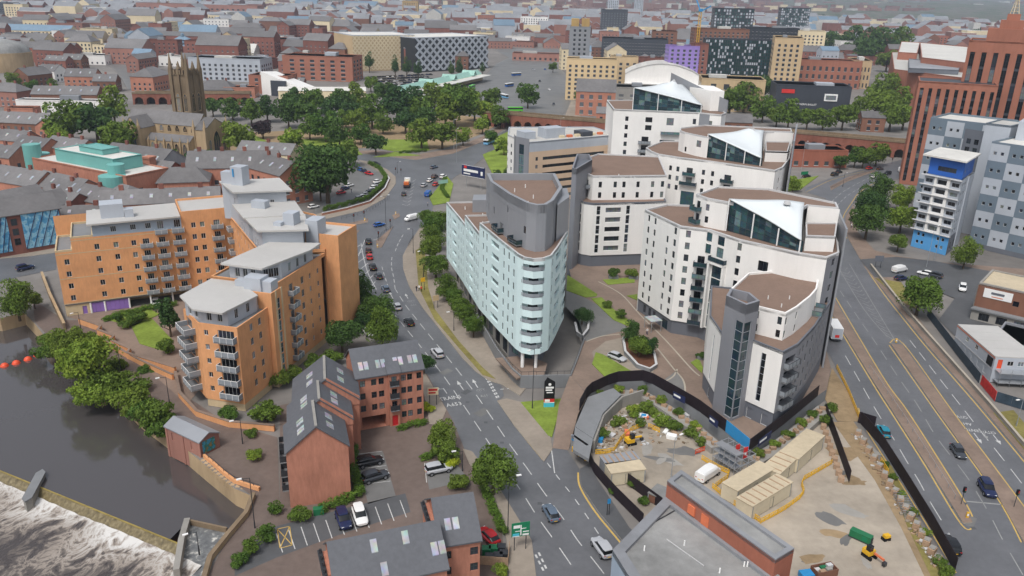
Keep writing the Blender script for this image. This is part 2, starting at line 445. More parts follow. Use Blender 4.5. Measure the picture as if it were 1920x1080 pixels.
def flat_roof(root, poly, z, m='brown_roof', par=.6, th=.35, mp='coping', name='roof'):
    p = ccw(poly); mb = MB(); inn = offset(p, th)
    mb.face([(x, y, z) for x, y in inn]); o = mb.build(name, m, root)
    if par:
        mb = MB(); n = len(p)
        for i in range(n):
            j = (i+1) % n; a, b, c, d = p[i], p[j], inn[j], inn[i]
            mb.face([(a[0],a[1],z+par),(b[0],b[1],z+par),(c[0],c[1],z+par),(d[0],d[1],z+par)])
            mb.face([(c[0],c[1],z-.02),(d[0],d[1],z-.02),(d[0],d[1],z+par),(c[0],c[1],z+par)])
            mb.face([(a[0],a[1],z-.3),(b[0],b[1],z-.3),(b[0],b[1],z+par),(a[0],a[1],z+par)])
        mb.build('parapet', mp, root)
    return o
def slab_roof(root, poly, z, t=.35, m='sheet_roof', tilt=None, name='roof'):
    mb = MB(); f0 = (lambda q: z+tilt(q)) if tilt else z; f1 = (lambda q: z+t+tilt(q)) if tilt else z+t
    mb.prism(poly, f0, f1, bot=True); return mb.build(name, m, root)
def gable_roof(root, q, z0, zr, over=.4, m='slate_roof', t=.22, hip=0):
    """q = 4 corners (a,b,c,d), ridge parallel to ab; two slopes as separate parts"""
    a, b, c, d = [Vector(x) for x in q]
    ax = (b-a).normalized(); ay = (d-a).normalized()
    a, b, c, d = a-ax*over-ay*over, b+ax*over-ay*over, c+ax*over+ay*over, d-ax*over+ay*over
    r1, r2 = (a+d)/2+ax*hip, (b+c)/2-ax*hip
    sl = (zr-z0)/max(.1, ((d-a).length/2-over)); zl = z0-sl*over
    P3 = lambda v, z: (v.x, v.y, z)
    faces = [[P3(a,zl),P3(b,zl),P3(r2,zr),P3(r1,zr)], [P3(c,zl),P3(d,zl),P3(r1,zr),P3(r2,zr)]]
    if hip: faces += [[P3(b,zl),P3(c,zl),P3(r2,zr)], [P3(d,zl),P3(a,zl),P3(r1,zr)]]
    for f_ in faces:
        mb = MB(); lo = [(x, y, z-t) for x, y, z in f_]
        mb.face(f_)
        n = len(f_)
        for i in range(n): j = (i+1) % n; mb.face([lo[i], lo[j], f_[j], f_[i]])
        mb.face(lo[::-1]); mb.build('roof_slope', m, root)
def gable_wall(root, p, q, z0, z1, zr, m, over=0):
    mid = ((p[0]+q[0])/2, (p[1]+q[1])/2); mb = MB()
    mb.face([(p[0],p[1],z0),(q[0],q[1],z0),(q[0],q[1],z1),(mid[0],mid[1],zr),(p[0],p[1],z1)]); return mb.build('gable_wall', m, root)
def frame(o, ang):
    """local frame: s to the right, t away; ang = direction of s"""
    ca, sa = math.cos(ang), math.sin(ang)
    return lambda s, t: (o[0]+s*ca-t*sa, o[1]+s*sa+t*ca)
def solid(root, poly, z0, z1, m, name='wall', top=False):
    mb = MB(); mb.prism(poly, z0, z1, top=top); return mb.build(name, m, root)
RCACHE = {}
def balcony(root, x, y, z, ang, w_, d, panel='rail_grey', top='frame_white', slabm='concrete_grey', h=1.05, curve=0):
    """slab with a railing that stands proud of the wall by d; origin at the wall"""
    k = (round(w_,2), round(d,2), panel, top, slabm, h)
    if k not in RCACHE:
        a = MB(); a.box(0, -d/2, -.16, w_, d, .16)
        b = MB(); b.box(0, -d+.03, .1, w_, .05, h-.15, mi=0)
        for sx in (-1, 1): b.box(sx*(w_/2-.03), -d/2+.03, .1, .05, d-.06, h-.15, mi=0)
        b.box(0, -d+.03, h-.05, w_, .08, .07, mi=1)
        for sx in (-1, 1): b.box(sx*(w_/2-.03), -d/2+.05, h-.05, .08, d-.1, .07, mi=1)
        n = max(2, int(w_/1.1))
        for i in range(n+1): b.box(-w_/2+.04+(w_-.08)*i/n, -d+.0, 0, .06, .06, h-.05, mi=1)
        RCACHE[k] = (a.mesh('balcony', [slabm]), b.mesh('railing', [panel, top]))
    o = link('balcony', RCACHE[k][0], root, (x, y, z), ang)
    c = bpy.data.objects.new('railing', RCACHE[k][1]); COL.objects.link(c); c.parent = o
    return o
# ================================================================ SETTING
ZW, ZL = -3.4, -4.9          # pool above and below the weir
BANK = [(-60,590),(0,597),(45,586),(66,608),(86,634),(120,642),(190,702),(258,772),(320,818),(385,872),(440,916),(477,932),(457,960),(420,1002),(387,1045),(374,1095)]
bank = PP(BANK)
g = [(-9000,13000),(9000,13000),(9000,-300),(bank[-1][0],-300)]+bank[::-1]+[(-9000,bank[0][1])]
mb = MB(); mb.face([(x,y,-.06) for x,y in g]); mb.build('ground','city_ground',kind='structure')
# river: pool, weir face and tail water
def river_water():
    m = bpy.data.materials.new('river_water'); m.use_nodes = True; n = m.node_tree.nodes; l = m.node_tree.links; b = n['Principled BSDF']
    b.inputs['Base Color'].default_value = S(74,70,70); b.inputs['Roughness'].default_value = .08; b.inputs['Specular IOR Level'].default_value = 1.0
    g_ = n.new('ShaderNodeNewGeometry'); t = n.new('ShaderNodeTexNoise'); t.inputs['Scale'].default_value = .5; t.inputs['Detail'].default_value = 4
    l.new(g_.outputs['Position'], t.inputs['Vector']); bp = n.new('ShaderNodeBump'); bp.inputs['Strength'].default_value = .05; bp.inputs['Distance'].default_value = .2
    l.new(t.outputs[0], bp.inputs['Height']); l.new(bp.outputs[0], b.inputs['Normal']); M['river_water'] = m
river_water()
W0, W1 = P(-40,866,ZW), P(318,1012,ZW)          # weir crest
wd = Vector((W1[0]-W0[0], W1[1]-W0[1])).normalized(); wn = Vector((wd.y,-wd.x))
def wp(u, v): q = Vector(W0)+wd*u+wn*v; return (q.x, q.y)
WL = math.dist(W0, W1)
FARL = (-420, W0[1]+ (W0[1]-W1[1])/(W1[0]-W0[0])*380)
mb = MB(); mb.face([(x,y,ZW) for x,y in [FARL, W0, W1, P(352,978,ZW), P(430,992,ZW), P(560,960,ZW), P(560,620,ZW), P(-30,540,ZW), (-420,520)]])
mb.build('river_pool','river_water',kind='structure')
mb = MB(); mb.face([(x,y,ZL-.3) for x,y in [(-420,230),(-20,230),(-20,-200),(-420,-200)]]); mb.build('river_bed','soil',kind='structure')
# tail water as a rough grid so that foam and waves have relief
def foam_mat():
    m = bpy.data.materials.new('foam_water'); m.use_nodes = True; M['foam_water'] = m
    n = m.node_tree.nodes; l = m.node_tree.links; b = n['Principled BSDF']
    g_ = n.new('ShaderNodeNewGeometry'); at = n.new('ShaderNodeAttribute'); at.attribute_name = 'foam'
    mp = n.new('ShaderNodeMapping'); mp.vector_type = 'TEXTURE'; mp.inputs['Rotation'].default_value = (0,0,math.atan2(wn.y,wn.x)); mp.inputs['Scale'].default_value = (1.5,1,1)
    l.new(g_.outputs['Position'], mp.inputs[0])
    t = n.new('ShaderNodeTexNoise'); t.inputs['Scale'].default_value = .3; t.inputs['Detail'].default_value = 12; t.inputs['Roughness'].default_value = .68; t.inputs['Distortion'].default_value = .5
    l.new(mp.outputs[0], t.inputs['Vector'])
    ad = n.new('ShaderNodeMath'); ad.operation = 'MULTIPLY_ADD'; ad.inputs[1].default_value = .42; l.new(at.outputs['Fac'], ad.inputs[0])
    r1 = n.new('ShaderNodeMath'); r1.operation = 'SUBTRACT'; r1.inputs[1].default_value = .5; l.new(t.outputs[0], r1.inputs[0])
    r2 = n.new('ShaderNodeMath'); r2.operation = 'ABSOLUTE'; l.new(r1.outputs[0], r2.inputs[0])
    r3 = n.new('ShaderNodeMath'); r3.operation = 'MULTIPLY_ADD'; r3.inputs[1].default_value = -2.3; r3.inputs[2].default_value = .66; l.new(r2.outputs[0], r3.inputs[0]); l.new(r3.outputs[0], ad.inputs[2])
    cr = n.new('ShaderNodeValToRGB'); e = cr.color_ramp.elements
    e[0].position, e[0].color = .55, S(72,66,64); e[1].position, e[1].color = .97, S(206,204,200)
    x = e.new(.66); x.color = S(88,81,77); x = e.new(.78); x.color = S(150,140,130)
    l.new(ad.outputs[0], cr.inputs[0]); l.new(cr.outputs[0], b.inputs['Base Color'])
    rr = n.new('ShaderNodeMapRange'); rr.inputs[1].default_value = .5; rr.inputs[2].default_value = .7; rr.inputs[3].default_value = .12; rr.inputs[4].default_value = .8
    l.new(ad.outputs[0], rr.inputs[0]); l.new(rr.outputs[0], b.inputs['Roughness'])
    bp = n.new('ShaderNodeBump'); bp.inputs['Strength'].default_value = .2; bp.inputs['Distance'].default_value = .12; l.new(t.outputs[0], bp.inputs['Height']); l.new(bp.outputs[0], b.inputs['Normal'])
foam_mat()
nu, nv = 90, 60; vs, fs, fo = [], [], []
for j in range(nv+1):
    v = 1.4+48*(j/nv)**1.3
    for i in range(nu+1):
        u = -8+(WL+16)*i/nu; x, y = wp(u, v)
        near = math.exp(-(v-1.4)/5.5); k = math.exp(-(v-2)/3.0)
        z = ZL+.55*k+near*.08*math.sin(u*1.7+math.sin(v))+.06*math.sin(v*.9+u*.35)+random.uniform(-.05,.05)*near
        vs.append((x,y,z)); fo.append(min(1, near*.85+.18*math.sin(u*.35+v*.22)*math.exp(-v/25)+.1*(i/nu)))
for j in range(nv):
    for i in range(nu): a = j*(nu+1)+i; fs.append((a,a+nu+1,a+nu+2,a+1))
me = bpy.data.meshes.new('river_rapids'); me.from_pydata(vs,[],fs); me.materials.append(M['foam_water'])
at = me.attributes.new('foam','FLOAT','POINT'); at.data.foreach_set('value', fo)
for p in me.polygons: p.use_smooth = True
tag(link('river_rapids', me), kind='structure')
weir = thing('river_weir','long stone weir with brown water spilling over its sloping face','weir',(*W0,ZL))
mb = MB(); n = 60
for i in range(n):
    a, b = -12+(WL+15)*i/n, -12+(WL+15)*(i+1)/n
    pr = [(0,ZW+.02),(.3,ZW-.06),(.9,ZW-.6),(1.7,ZL+.2)]
    for (v0,z0),(v1,z1) in zip(pr,pr[1:]):
        mb.face([(*wp(a,v0),z0),(*wp(b,v0),z0),(*wp(b,v1),z1),(*wp(a,v1),z1)])
def weir_mat():
    m = ramp_mat('weir_face',[(.25,S(70,62,44)),(.5,S(114,102,72)),(.7,S(142,130,100)),(1,S(180,172,150))],1.6,.3,6,.6,.5,bump=.3,sx=(1,1,.15))
weir_mat(); mb.build('weir_face','weir_face',weir)
mb = MB(); mb.strip([wp(-12,.05),wp(WL+3,.05)],.25,ZW-.25,h=.3); mb.build('crest_board','weir_stone',weir)
# pier in the weir and fish pass beside the bank
def boat_pier(name,label,a,b,w_,z0,z1,m,cat):
    a, b = Vector(a), Vector(b); d = (b-a).normalized(); nn = Vector((-d.y,d.x)); root = thing(name,label,cat,(a.x,a.y,z0))
    prof = [a-d*.9]+[a+nn*w_/2, b+nn*w_/2]+[b+d*.9]+[b-nn*w_/2, a-nn*w_/2]
    mb = MB(); mb.prism([tuple(q) for q in prof], z0, z1); mb.build('pier_body',m,root)
    mb = MB(); mb.prism([tuple(q) for q in offset(ccw([tuple(q) for q in prof]),-.12)], z1+.003, z1+.22, bot=True); mb.build('coping','concrete_grey',root); return root
boat_pier('weir_pier','narrow concrete pier with pointed ends standing across the weir',P(76,885,ZW+1),P(52,940,ZW+.2),1.3,ZL-.2,ZW+.7,'concrete','pier')
fp = thing('fish_pass','walled concrete fish pass channel with white water at the right end of the weir','fish pass',(*P(340,1000,ZL),ZL))
A_, B_, C_, D_ = P(351,972,ZW+.6), P(332,1080,ZL+1), P(425,990,ZW+.4), P(380,1090,ZL+1)
mb = MB(); mb.strip([A_, P(340,1010,ZW+.6), B_],.9,ZL-.2,h=ZW-ZL+.9); mb.build('channel_wall','concrete',fp)
mb = MB(); mb.strip([A_, C_],.35,ZL,h=ZW-ZL+.45); mb.build('gate_wall','dark_stone',fp)
mb = MB(); q = [P(354,980,ZW-.4),P(336,1095,ZL),P(390,1095,ZL),P(425,996,ZW-.4)]
ns = 14
for i in range(ns):
    t0, t1 = i/ns, (i+1)/ns
    def qq(t,u):
        l_ = Vector(q[0]).lerp(Vector(q[1]),t); r_ = Vector(q[3]).lerp(Vector(q[2]),t); p = l_.lerp(r_,u); return (p.x,p.y,(ZW-.4)*(1-t)+(ZL+.15)*t)
    for k in range(6): mb.face([qq(t0,k/6),qq(t1,k/6),qq(t1,(k+1)/6),qq(t0,(k+1)/6)])
ramp_mat('chute_water',[(.35,S(84,86,88)),(.55,S(118,120,120)),(.64,S(200,198,190)),(1,S(236,236,232))],.9,.3,8,.7,.5,bump=.4)
mb.build('chute_water','chute_water',fp)
# river walls
mb = MB()
for a, b in zip(bank[6:], bank[7:]):
    mb.face([(a[0],a[1],ZL-.5),(b[0],b[1],ZL-.5),(b[0],b[1],.0),(a[0],a[1],.0)])
for a, b in zip(bank[:6], bank[1:7]): mb.face([(a[0],a[1],ZL-.5),(b[0],b[1],ZL-.5),(b[0],b[1],.0),(a[0],a[1],.0)])
mb.build('river_wall','stone',label='weathered stone river wall below the promenade',cat='wall')
prom = thing('promenade_parapet','orange brick parapet with black railing along the riverside promenade','parapet',(*P(440,905),0))
pl = PP([(383,858),(400,872),(420,890),(440,905),(476,917),(487,920)])
mb = MB(); mb.strip(pl,.4,0,h=.7); mb.build('parapet_wall','orange_brick',prom)
mb = MB(); mb.strip(pl,.08,1.15,h=.06)
for a, b in zip(pl,pl[1:]):
    k = max(1,int(math.dist(a,b)/1.5))
    for i in range(k): mb.box(a[0]+(b[0]-a[0])*i/k,a[1]+(b[1]-a[1])*i/k,.7,.06,.06,.45)
mb.build('railing','dark_metal',prom)
Lp = along(pl)
for i in range(14):
    q_ = at_u(pl,Lp,Lp[-1]*(i+.5)/14); mb = MB(); mb.box(q_[0]-.35,q_[1]-.35,-1.0,.7,.7,.95); mb.build('corbel','stone',prom)
pl = PP([(476,932),(462,968),(428,1008),(395,1050),(383,1092)])
rw = thing('quay_wall','stone topped quay wall with low railing beside the fish pass','wall',(*pl[1],0))
mb = MB(); mb.strip(pl,.6,-.3,h=1.1); mb.build('wall','stone',rw)
mb = MB(); mb.strip(pl,.7,.803,h=.12); mb.build('coping','dark_stone',rw)
# ---------------------------------------------------------------- roads
MAIN = [(1007,1095),(997,1014),(960,954),(930,905),(885,847),(862,838),(848,800),(837,769),(800,705),(760,655),(690,600),(640,545),(600,480),(560,440),(560,425),(606,412),(680,395),(722,372),(742,345),(742,332),(726,318),(690,303),(620,294),(620,286),(700,290),(780,300),(850,288),(915,262),(960,238),(975,245),(930,278),(885,312),(852,332),(834,350),(817,372),(808,400),(860,408),(860,420),(800,418),(787,428),(767,457),(755,480),(756,505),(767,537),(792,577),(830,625),(867,672),(892,697),(917,714),(940,722),(945,742),(932,752),(965,800),(1020,866),(1040,838),(1064,844),(1087,880),(1091,913),(1121,959),(1167,1014),(1240,1095)]
mr = ground_sheet('main_road',MAIN,'asphalt',0.0)
RIGHT = [(1800,1095),(1789,1074),(1700,930),(1620,805),(1606,765),(1557,668),(1538,640),(1543,600),(1552,560),(1558,520),(1562,470),(1566,430),(1560,395),(1548,372),(1510,360),(1510,352),(1560,333),(1620,317),(1660,307),(1705,296),(1790,290),(1790,312),(1700,330),(1640,347),(1615,362),(1600,382),(1586,405),(1584,422),(1590,447),(1612,485),(1620,500),(1660,550),(1700,600),(1745,655),(1795,712),(1845,769),(1925,865),(2010,960),(2100,1095)]
rr_ = ground_sheet('dual_carriageway',RIGHT,'asphalt',0.004)
ground_sheet('left_road',[(-60,490),(-60,545),(30,520),(105,505),(105,474),(60,480)],'asphalt',0.004)
ground_sheet('car_park_road',[(1640,521),(1612,487),(1680,482),(1750,490),(1920,520),(1960,545),(1900,600),(1850,640),(1800,640),(1760,600),(1790,560),(1690,520)],'asphalt_dark',.130)
ground_sheet('junction_road',[(960,236),(1045,236),(1060,215),(1075,180),(1062,140),(1035,112),(1000,100),(960,105),(930,120),(885,170),(900,200),(950,215)],'asphalt_old',0.004)
ground_sheet('far_road',[(955,108),(1000,102),(1055,104),(1060,90),(960,92),(870,60),(900,55),(940,75),(930,95)],'asphalt_old',0.008)
ground_sheet('city_street',[(200,118),(238,118),(252,150),(262,168),(240,168),(225,140)],'asphalt_old',0.004)
ground_sheet('station_yard',[(760,190),(940,150),(960,170),(960,200),(880,215),(770,215)],'asphalt_old',.008)
ground_sheet('yard_road',[(1480,300),(1560,290),(1700,285),(1710,262),(1600,268),(1480,282)],'asphalt_old',.008)
# pavements with kerbs
def pavement(name,px,m='paving',h=.12): return slab(name,px,m,-.05,h,mk='kerb_stone',zp=0)
pavement('east_pavement',[(787,428),(767,457),(755,480),(756,505),(767,537),(792,577),(830,625),(867,672),(892,697),(917,714),(940,720),(975,742),(1000,710),(960,690),(900,612),(860,560),(838,500),(800,470),(812,420)])
pavement('west_pavement',[(1007,1095),(997,1014),(960,954),(930,905),(885,847),(868,842),(880,870),(905,905),(938,960),(950,1014),(955,1095)])
pavement('corner_pavement',[(837,769),(800,705),(760,655),(745,660),(790,722),(800,760),(805,795),(825,798)])
pavement('traffic_island',[(932,752),(965,800),(1020,866),(1036,842),(1032,820),(980,755),(950,748)])
pavement('south_pavement',[(1087,880),(1091,913),(1121,959),(1167,1014),(1240,1095),(1290,1095),(1180,990),(1120,900),(1105,870)],'asphalt_dark')
pavement('hedge_pavement',[(560,425),(606,412),(680,395),(722,372),(742,345),(742,332),(726,318),(690,303),(672,300),(716,324),(728,345),(712,368),(680,384),(600,400),(560,412)])
pavement('right_verge',[(1620,500),(1660,550),(1700,600),(1745,655),(1795,712),(1845,769),(1925,865),(2010,960),(2040,960),(1940,850),(1870,769),(1810,700),(1760,645),(1715,590),(1690,530),(1640,500)],'brown_paving')
pavement('curve_pavement',[(1584,422),(1590,447),(1612,485),(1640,500),(1690,522),(1770,505),(1920,520),(1920,505),(1760,492),(1680,480),(1640,470),(1608,435),(1605,405),(1600,384),(1586,405)],'brown_paving')
pavement('left_pavement',[(-60,480),(60,470),(105,462),(105,474),(60,480),(-60,490)])
pavement('church_pavement',[(640,285),(700,290),(780,300),(850,288),(915,262),(955,236),(945,232),(905,256),(845,280),(780,290),(700,282)],'brown_paving')
pavement('station_pavement',[(1045,236),(1060,215),(1075,180),(1062,140),(1075,140),(1092,185),(1085,236)])
# medians
def median(name,px): return slab(name,px,'brown_paving',-.05,.14,mk='kerb_stone',zp=0)
median('central_reservation',[(1551,575),(1556,548),(1652,707),(1698,770),(1760,866),(1813,954),(1823,980),(1806,982),(1737,872),(1672,770),(1640,720)])
median('dividing_strip',[(1670,645),(1692,647),(1782,770),(1850,860),(1920,954),(2000,1060),(1970,1090),(1919,1017),(1871,931),(1756,770)])
median('junction_island',[(705,452),(738,424),(733,432),(716,464),(706,466)])
median('junction_island_west',[(636,438),(674,432),(668,440),(662,462),(645,462),(636,455)])
median('north_island',[(636,424),(690,410),(690,417),(640,428)])
median('crossing_island',[(735,404),(748,400),(750,406),(740,412)])
fence_px = [(1556,332),(1600,322),(1640,312)]
median('curve_median',[(1558,357),(1590,340),(1640,322),(1642,318),(1590,332),(1556,350)])
# yellow edge lines: each line a part of its road
def line(road,px,w_=.22,m='yellow_paint',z=.012,name='edge_line'):
    mb = MB(); mb.strip(PP(spline(px)),w_,z); return mb.build(name,m,road)
line(mr,[(791,429),(771,458),(760,482),(761,506),(772,538),(796,578),(833,627),(866,668),(890,692)],.3)
line(mr,[(938,757),(968,801),(1018,862)],.3); line(mr,[(1084,886),(1088,914),(1117,961),(1162,1016),(1225,1095)],.3)
line(mr,[(1002,1095),(992,1014),(957,956)],.25)
line(rr_,[(1625,505),(1657,551),(1697,602),(1742,657),(1792,714),(1842,772),(1922,868)],.25)
line(rr_,[(1549,575),(1638,722),(1670,772),(1735,874),(1803,984),(1825,984),(1816,953),(1763,866),(1701,770),(1655,706),(1558,543)],.25)
line(rr_,[(1668,643),(1694,645),(1785,770),(1853,860),(1925,956)],.22); line(rr_,[(1667,647),(1753,770),(1868,931),(1915,1017)],.22)
line(rr_,[(1610,765),(1624,805),(1704,930),(1793,1074)],.2)
line(rr_,[(1588,447),(1580,424),(1582,404),(1597,380),(1612,360),(1640,343)],.25); line(rr_,[(1512,360),(1560,337),(1620,321)],.2)
def dashes(road,px,ln=4.,gap=2.6,w_=.16,m='road_paint',z=.012,name='lane_dash'):
    pts = PP(spline(px)); L = along(pts); u = 0
    while u+ln < L[-1]:
        mb = MB(); mb.strip([at_u(pts,L,u+ln*k/3) for k in range(4)],w_,z); mb.build(name,m,road); u += ln+gap
dashes(mr,[(740,540),(761,573),(787,606),(816,642),(849,683),(884,728),(922,783),(955,832),(989,879),(1019,922),(1058,975),(1083,1013),(1115,1053),(1145,1092)])
dashes(mr,[(735,584),(762,617),(800,664),(836,711),(870,761),(909,819),(945,873),(980,925),(1007,968),(1039,1013),(1072,1061),(1092,1092)])
dashes(mr,[(735,482),(734,500),(738,520),(741,542)],3,2); dashes(mr,[(716,500),(722,520),(730,545)],3,2)
dashes(mr,[(756,440),(746,458),(738,480)],3,2)
dashes(mr,[(1026,868),(1050,900),(1070,925),(1095,960),(1125,1005)],1.6,2.2,.16)
line(mr,[(1033,836),(1040,887)],.18,'road_paint'); line(mr,[(700,450),(712,447)],.3,'road_paint'); line(mr,[(672,480),(684,450)],.2,'road_paint')
dashes(mr,[(905,698),(935,752)],.8,.6,.3); dashes(mr,[(908,697),(938,750)],.8,.6,.3); dashes(mr,[(938,730),(965,728)],.8,.6,.25)
dashes(mr,[(1004,1040),(1024,1080)],.8,.6,.3); dashes(mr,[(1010,1036),(1030,1078)],.8,.6,.3)
dashes(rr_,[(1585,667),(1612,715),(1640,765),(1681,832),(1700,865),(1723,902),(1744,941),(1770,984),(1819,1069)],5,3.2)
dashes(rr_,[(1575,545),(1612,600),(1640,640),(1686,710),(1720,759),(1756,820),(1810,890),(1836,931),(1859,971),(1881,1014),(1925,1090)],5,3.2,m='faded_paint')
dashes(rr_,[(1706,638),(1720,656),(1757,704),(1797,755),(1840,810),(1868,845),(1894,878),(1930,925)],4.5,2.6)
dashes(rr_,[(1560,378),(1580,360),(1620,338),(1660,322)],4,3); dashes(rr_,[(1570,385),(1590,366),(1625,346)],4,3)
line(rr_,[(1812,940),(1878,946)],.3,'faded_paint'); line(rr_,[(1569,497),(1620,580),(1664,632)],.14,'faded_paint'); line(rr_,[(1592,494),(1640,575),(1679,640)],.14,'faded_paint')
# chevrons: hatching between lanes
for k in range(20):
    t = k/19; x0, y0 = 1568+(1662-1568)*t, 500+(628-500)*t; x1, y1 = 1589+(1676-1589)*t, 498+(632-498)*t
    mb = MB(); mb.strip(PP([(x0,y0+1),((x0+x1)/2+6*(1-t*.5),(y0+y1)/2+8-3*t),(x1,y1+4)]),.16,.013); mb.build('chevron','faded_paint',rr_)
for k in range(7):
    y0 = 462+k*11.5; x0 = 640+k*7.5; x1 = 676+k*4.6
    mb = MB(); mb.strip(PP([(x0,y0+4),((x0*.45+x1*.55),y0+7),(x1,y0-3)]),.24,.013); mb.build('chevron','road_paint',mr)
line(mr,[(677,456),(681,480),(690,512),(706,543)],.2,'road_paint',.012); line(mr,[(636,466),(656,498),(672,522),(694,546)],.2,'road_paint',.012)
for k in range(8):
    mb = MB(); x0,y0 = 757+k*1.5,383-k*6.5; mb.strip(PP([(x0-3,y0),(x0+6,y0+3),(x0+12,y0-1)]),.2,.013); mb.build('chevron','road_paint',mr)
# arrows and lettering on the road
def arrow(road,tail,head,m='road_paint',turn=0,w_=1.0):
    a, b = Vector(P(*tail)), Vector(P(*head)); d = (b-a).normalized(); n_ = Vector((-d.y,d.x)); ln = (b-a).length
    mb = MB(); mb.strip([tuple(a),tuple(a+d*ln*.62)],.18,.012)
    k = a+d*ln*.6+n_*turn*.9
    if turn: mb.strip([tuple(a+d*ln*.55),tuple(k)],.18,.013)
    hd = d if not turn else (d*.5+n_*turn).normalized(); hn = Vector((-hd.y,hd.x))
    mb.face([(*(k+hn*w_*.45),.014),(*(k-hn*w_*.45),.014),(*(k+hd*ln*.4*(1 if not turn else .5)),.014)]); mb.build('road_arrow',m,road)
arrow(mr,(838,738),(827,722),turn=1); arrow(mr,(869,731),(857,714)); arrow(mr,(896,727),(886,711)); arrow(mr,(737,560),(729,546)); arrow(mr,(765,560),(760,551))
arrow(rr_,(1826,812),(1841,832)); arrow(rr_,(1862,815),(1877,834)); arrow(rr_,(1843,808),(1851,824),'faded_paint')
def road_text(road,s,px,size,toward,stretch=2.2,m='road_paint'):
    """lettering laid flat on the road, its top pointing at pixel `toward`"""
    a, b = Vector(P(*px)), Vector(P(*toward)); d = (b-a); ang = math.atan2(d.y,d.x)-math.pi/2
    cu = bpy.data.curves.new('t','FONT'); cu.body = s; cu.size = size; cu.align_x = 'CENTER'; cu.resolution_u = 1; cu.offset = .012
    o = bpy.data.objects.new('t',cu); COL.objects.link(o); dg = bpy.context.evaluated_depsgraph_get(); me = bpy.data.meshes.new_from_object(o.evaluated_get(dg)); bpy.data.objects.remove(o)
    me.transform(Matrix.Translation((a.x,a.y,.012)) @ Matrix.Rotation(ang,4,'Z') @ Matrix.Diagonal((1,stretch,1,1))); me.materials.clear(); me.materials.append(M[m])
    return link('road_lettering',me,road)
road_text(mr,'TRAINS',(846,749),1.35,(826,716),1.5); road_text(mr,'A653',(853,761),1.5,(836,731),1.3)
road_text(mr,'CITY',(902,733),.9,(886,708),1.4,'faded_paint'); road_text(mr,'A61',(909,744),1.0,(890,712),1.4,'faded_paint'); road_text(mr,'CITY',(771,566),1.0,(760,548),1.4,'faded_paint'); road_text(mr,'A61',(776,573),1.0,(762,552),1.4,'faded_paint')
road_text(rr_,'CITY',(1803,780),1.0,(1822,812),1.4); road_text(rr_,'A61',(1812,793),1.0,(1832,825),1.4); road_text(rr_,'CITY CENTRE',(1834,806),1.0,(1846,826),1.4)
# ---------------------------------------------------------------- yards, lawns, plaza
ground_sheet('promenade',[(60,560),(120,600),(190,600),(240,650),(300,690),(345,740),(420,790),(520,820),(525,960),(480,1000),(440,1095),(383,1092),(428,1008),(462,968),(476,932),(440,905),(385,862),(330,812),(262,765),(195,695),(125,636),(88,628),(66,604)],'yard_paving',.0)
ground_sheet('orange_court',[(125,594),(480,540),(480,600),(350,760),(330,740),(250,670),(190,610)],'brown_paving',.02)
ground_sheet('court_yard',[(525,760),(800,700),(850,790),(872,845),(905,905),(938,962),(950,1090),(380,1090),(440,1040),(525,950)],'yard_paving',.004)
ground_sheet('parking_bays',[(505,990),(640,955),(760,925),(770,960),(650,998),(520,1045),(440,1080),(440,1050)],'asphalt_dark',.012)
ground_sheet('parking_bays_north',[(668,852),(718,846),(742,930),(690,945)],'asphalt_old',.012)
ground_sheet('parking_bays_east',[(795,868),(850,862),(880,900),(805,918)],'asphalt_old',.012)
ground_sheet('church_car_park',[(590,402),(655,388),(700,372),(722,345),(712,325),(665,305),(640,320),(640,360),(590,390)],'asphalt_old',.012)
ground_sheet('church_lawn',[(520,246),(640,235),(750,225),(850,215),(950,225),(900,252),(840,276),(780,285),(700,276),(640,280),(420,285),(400,250)],'dirt',.0)
def lawn(px,m='grass',h=.16,name='lawn'): return slab(name,px,m,-.05,h,zp=0)
for px in ([(720,262),(800,262),(805,282),(740,284),(690,275)],[(560,262),(640,258),(680,290),(600,296)],[(740,285),(790,292),(700,295)],[(430,258),(470,250),(500,265),(440,275)],
           [(805,372),(838,330),(850,345),(842,380),(812,385)],[(905,290),(960,268),(962,330),(930,340)],[(920,262),(985,232),(990,255),(930,285)],[(1488,338),(1535,330),(1500,356),(1470,360)]): lawn(px)
for px in ([(245,610),(285,598),(325,640),(312,660),(262,645)],[(192,598),(270,575),(300,590),(250,612)],[(976,755),(1055,748),(1035,820),(1028,818)]): lawn(px)
for px in ([(779,470),(796,462),(803,540),(815,580),(860,640),(905,690),(930,712),(905,704),(862,655),(815,600),(785,540)],[(1640,522),(1690,530),(1720,580),(1700,572)],[(1862,775),(1900,770),(1925,800),(1925,850)]): lawn(px,'verge',.15,'verge')
slab('construction_yard',[(1095,838),(1130,775),(1180,750),(1300,800),(1400,870),(1540,775),(1560,790),(1605,800),(1700,950),(1790,1095),(1400,1095),(1230,1010),(1130,900),(1110,880)],'site_ground',-.05,.02,zp=0)
slab('yard_verge',[(1562,792),(1600,790),(1700,940),(1775,1095),(1740,1095),(1690,990),(1640,900)],'dirt',-.05,.05,zp=0)
slab('yard_weeds',[(1655,860),(1672,875),(1780,1095),(1752,1095),(1700,985)],'verge',-.05,.08,zp=0)
slab('yard_path',[(1545,745),(1560,690),(1600,750),(1612,790),(1570,790)],'dirt',-.05,.06,zp=0)
ZP = 2.6
PLAZA = [(1070,704),(1095,633),(1062,480),(1100,470),(1200,470),(1320,420),(1545,420),(1562,480),(1556,560),(1545,640),(1558,690),(1550,730),(1533,742),(1404,845),(1360,809),(1307,768),(1212,713),(1152,716),(1102,740)]
slab('plaza',PLAZA,'brown_paving',0,ZP,mk='concrete_grey')
pz = PP
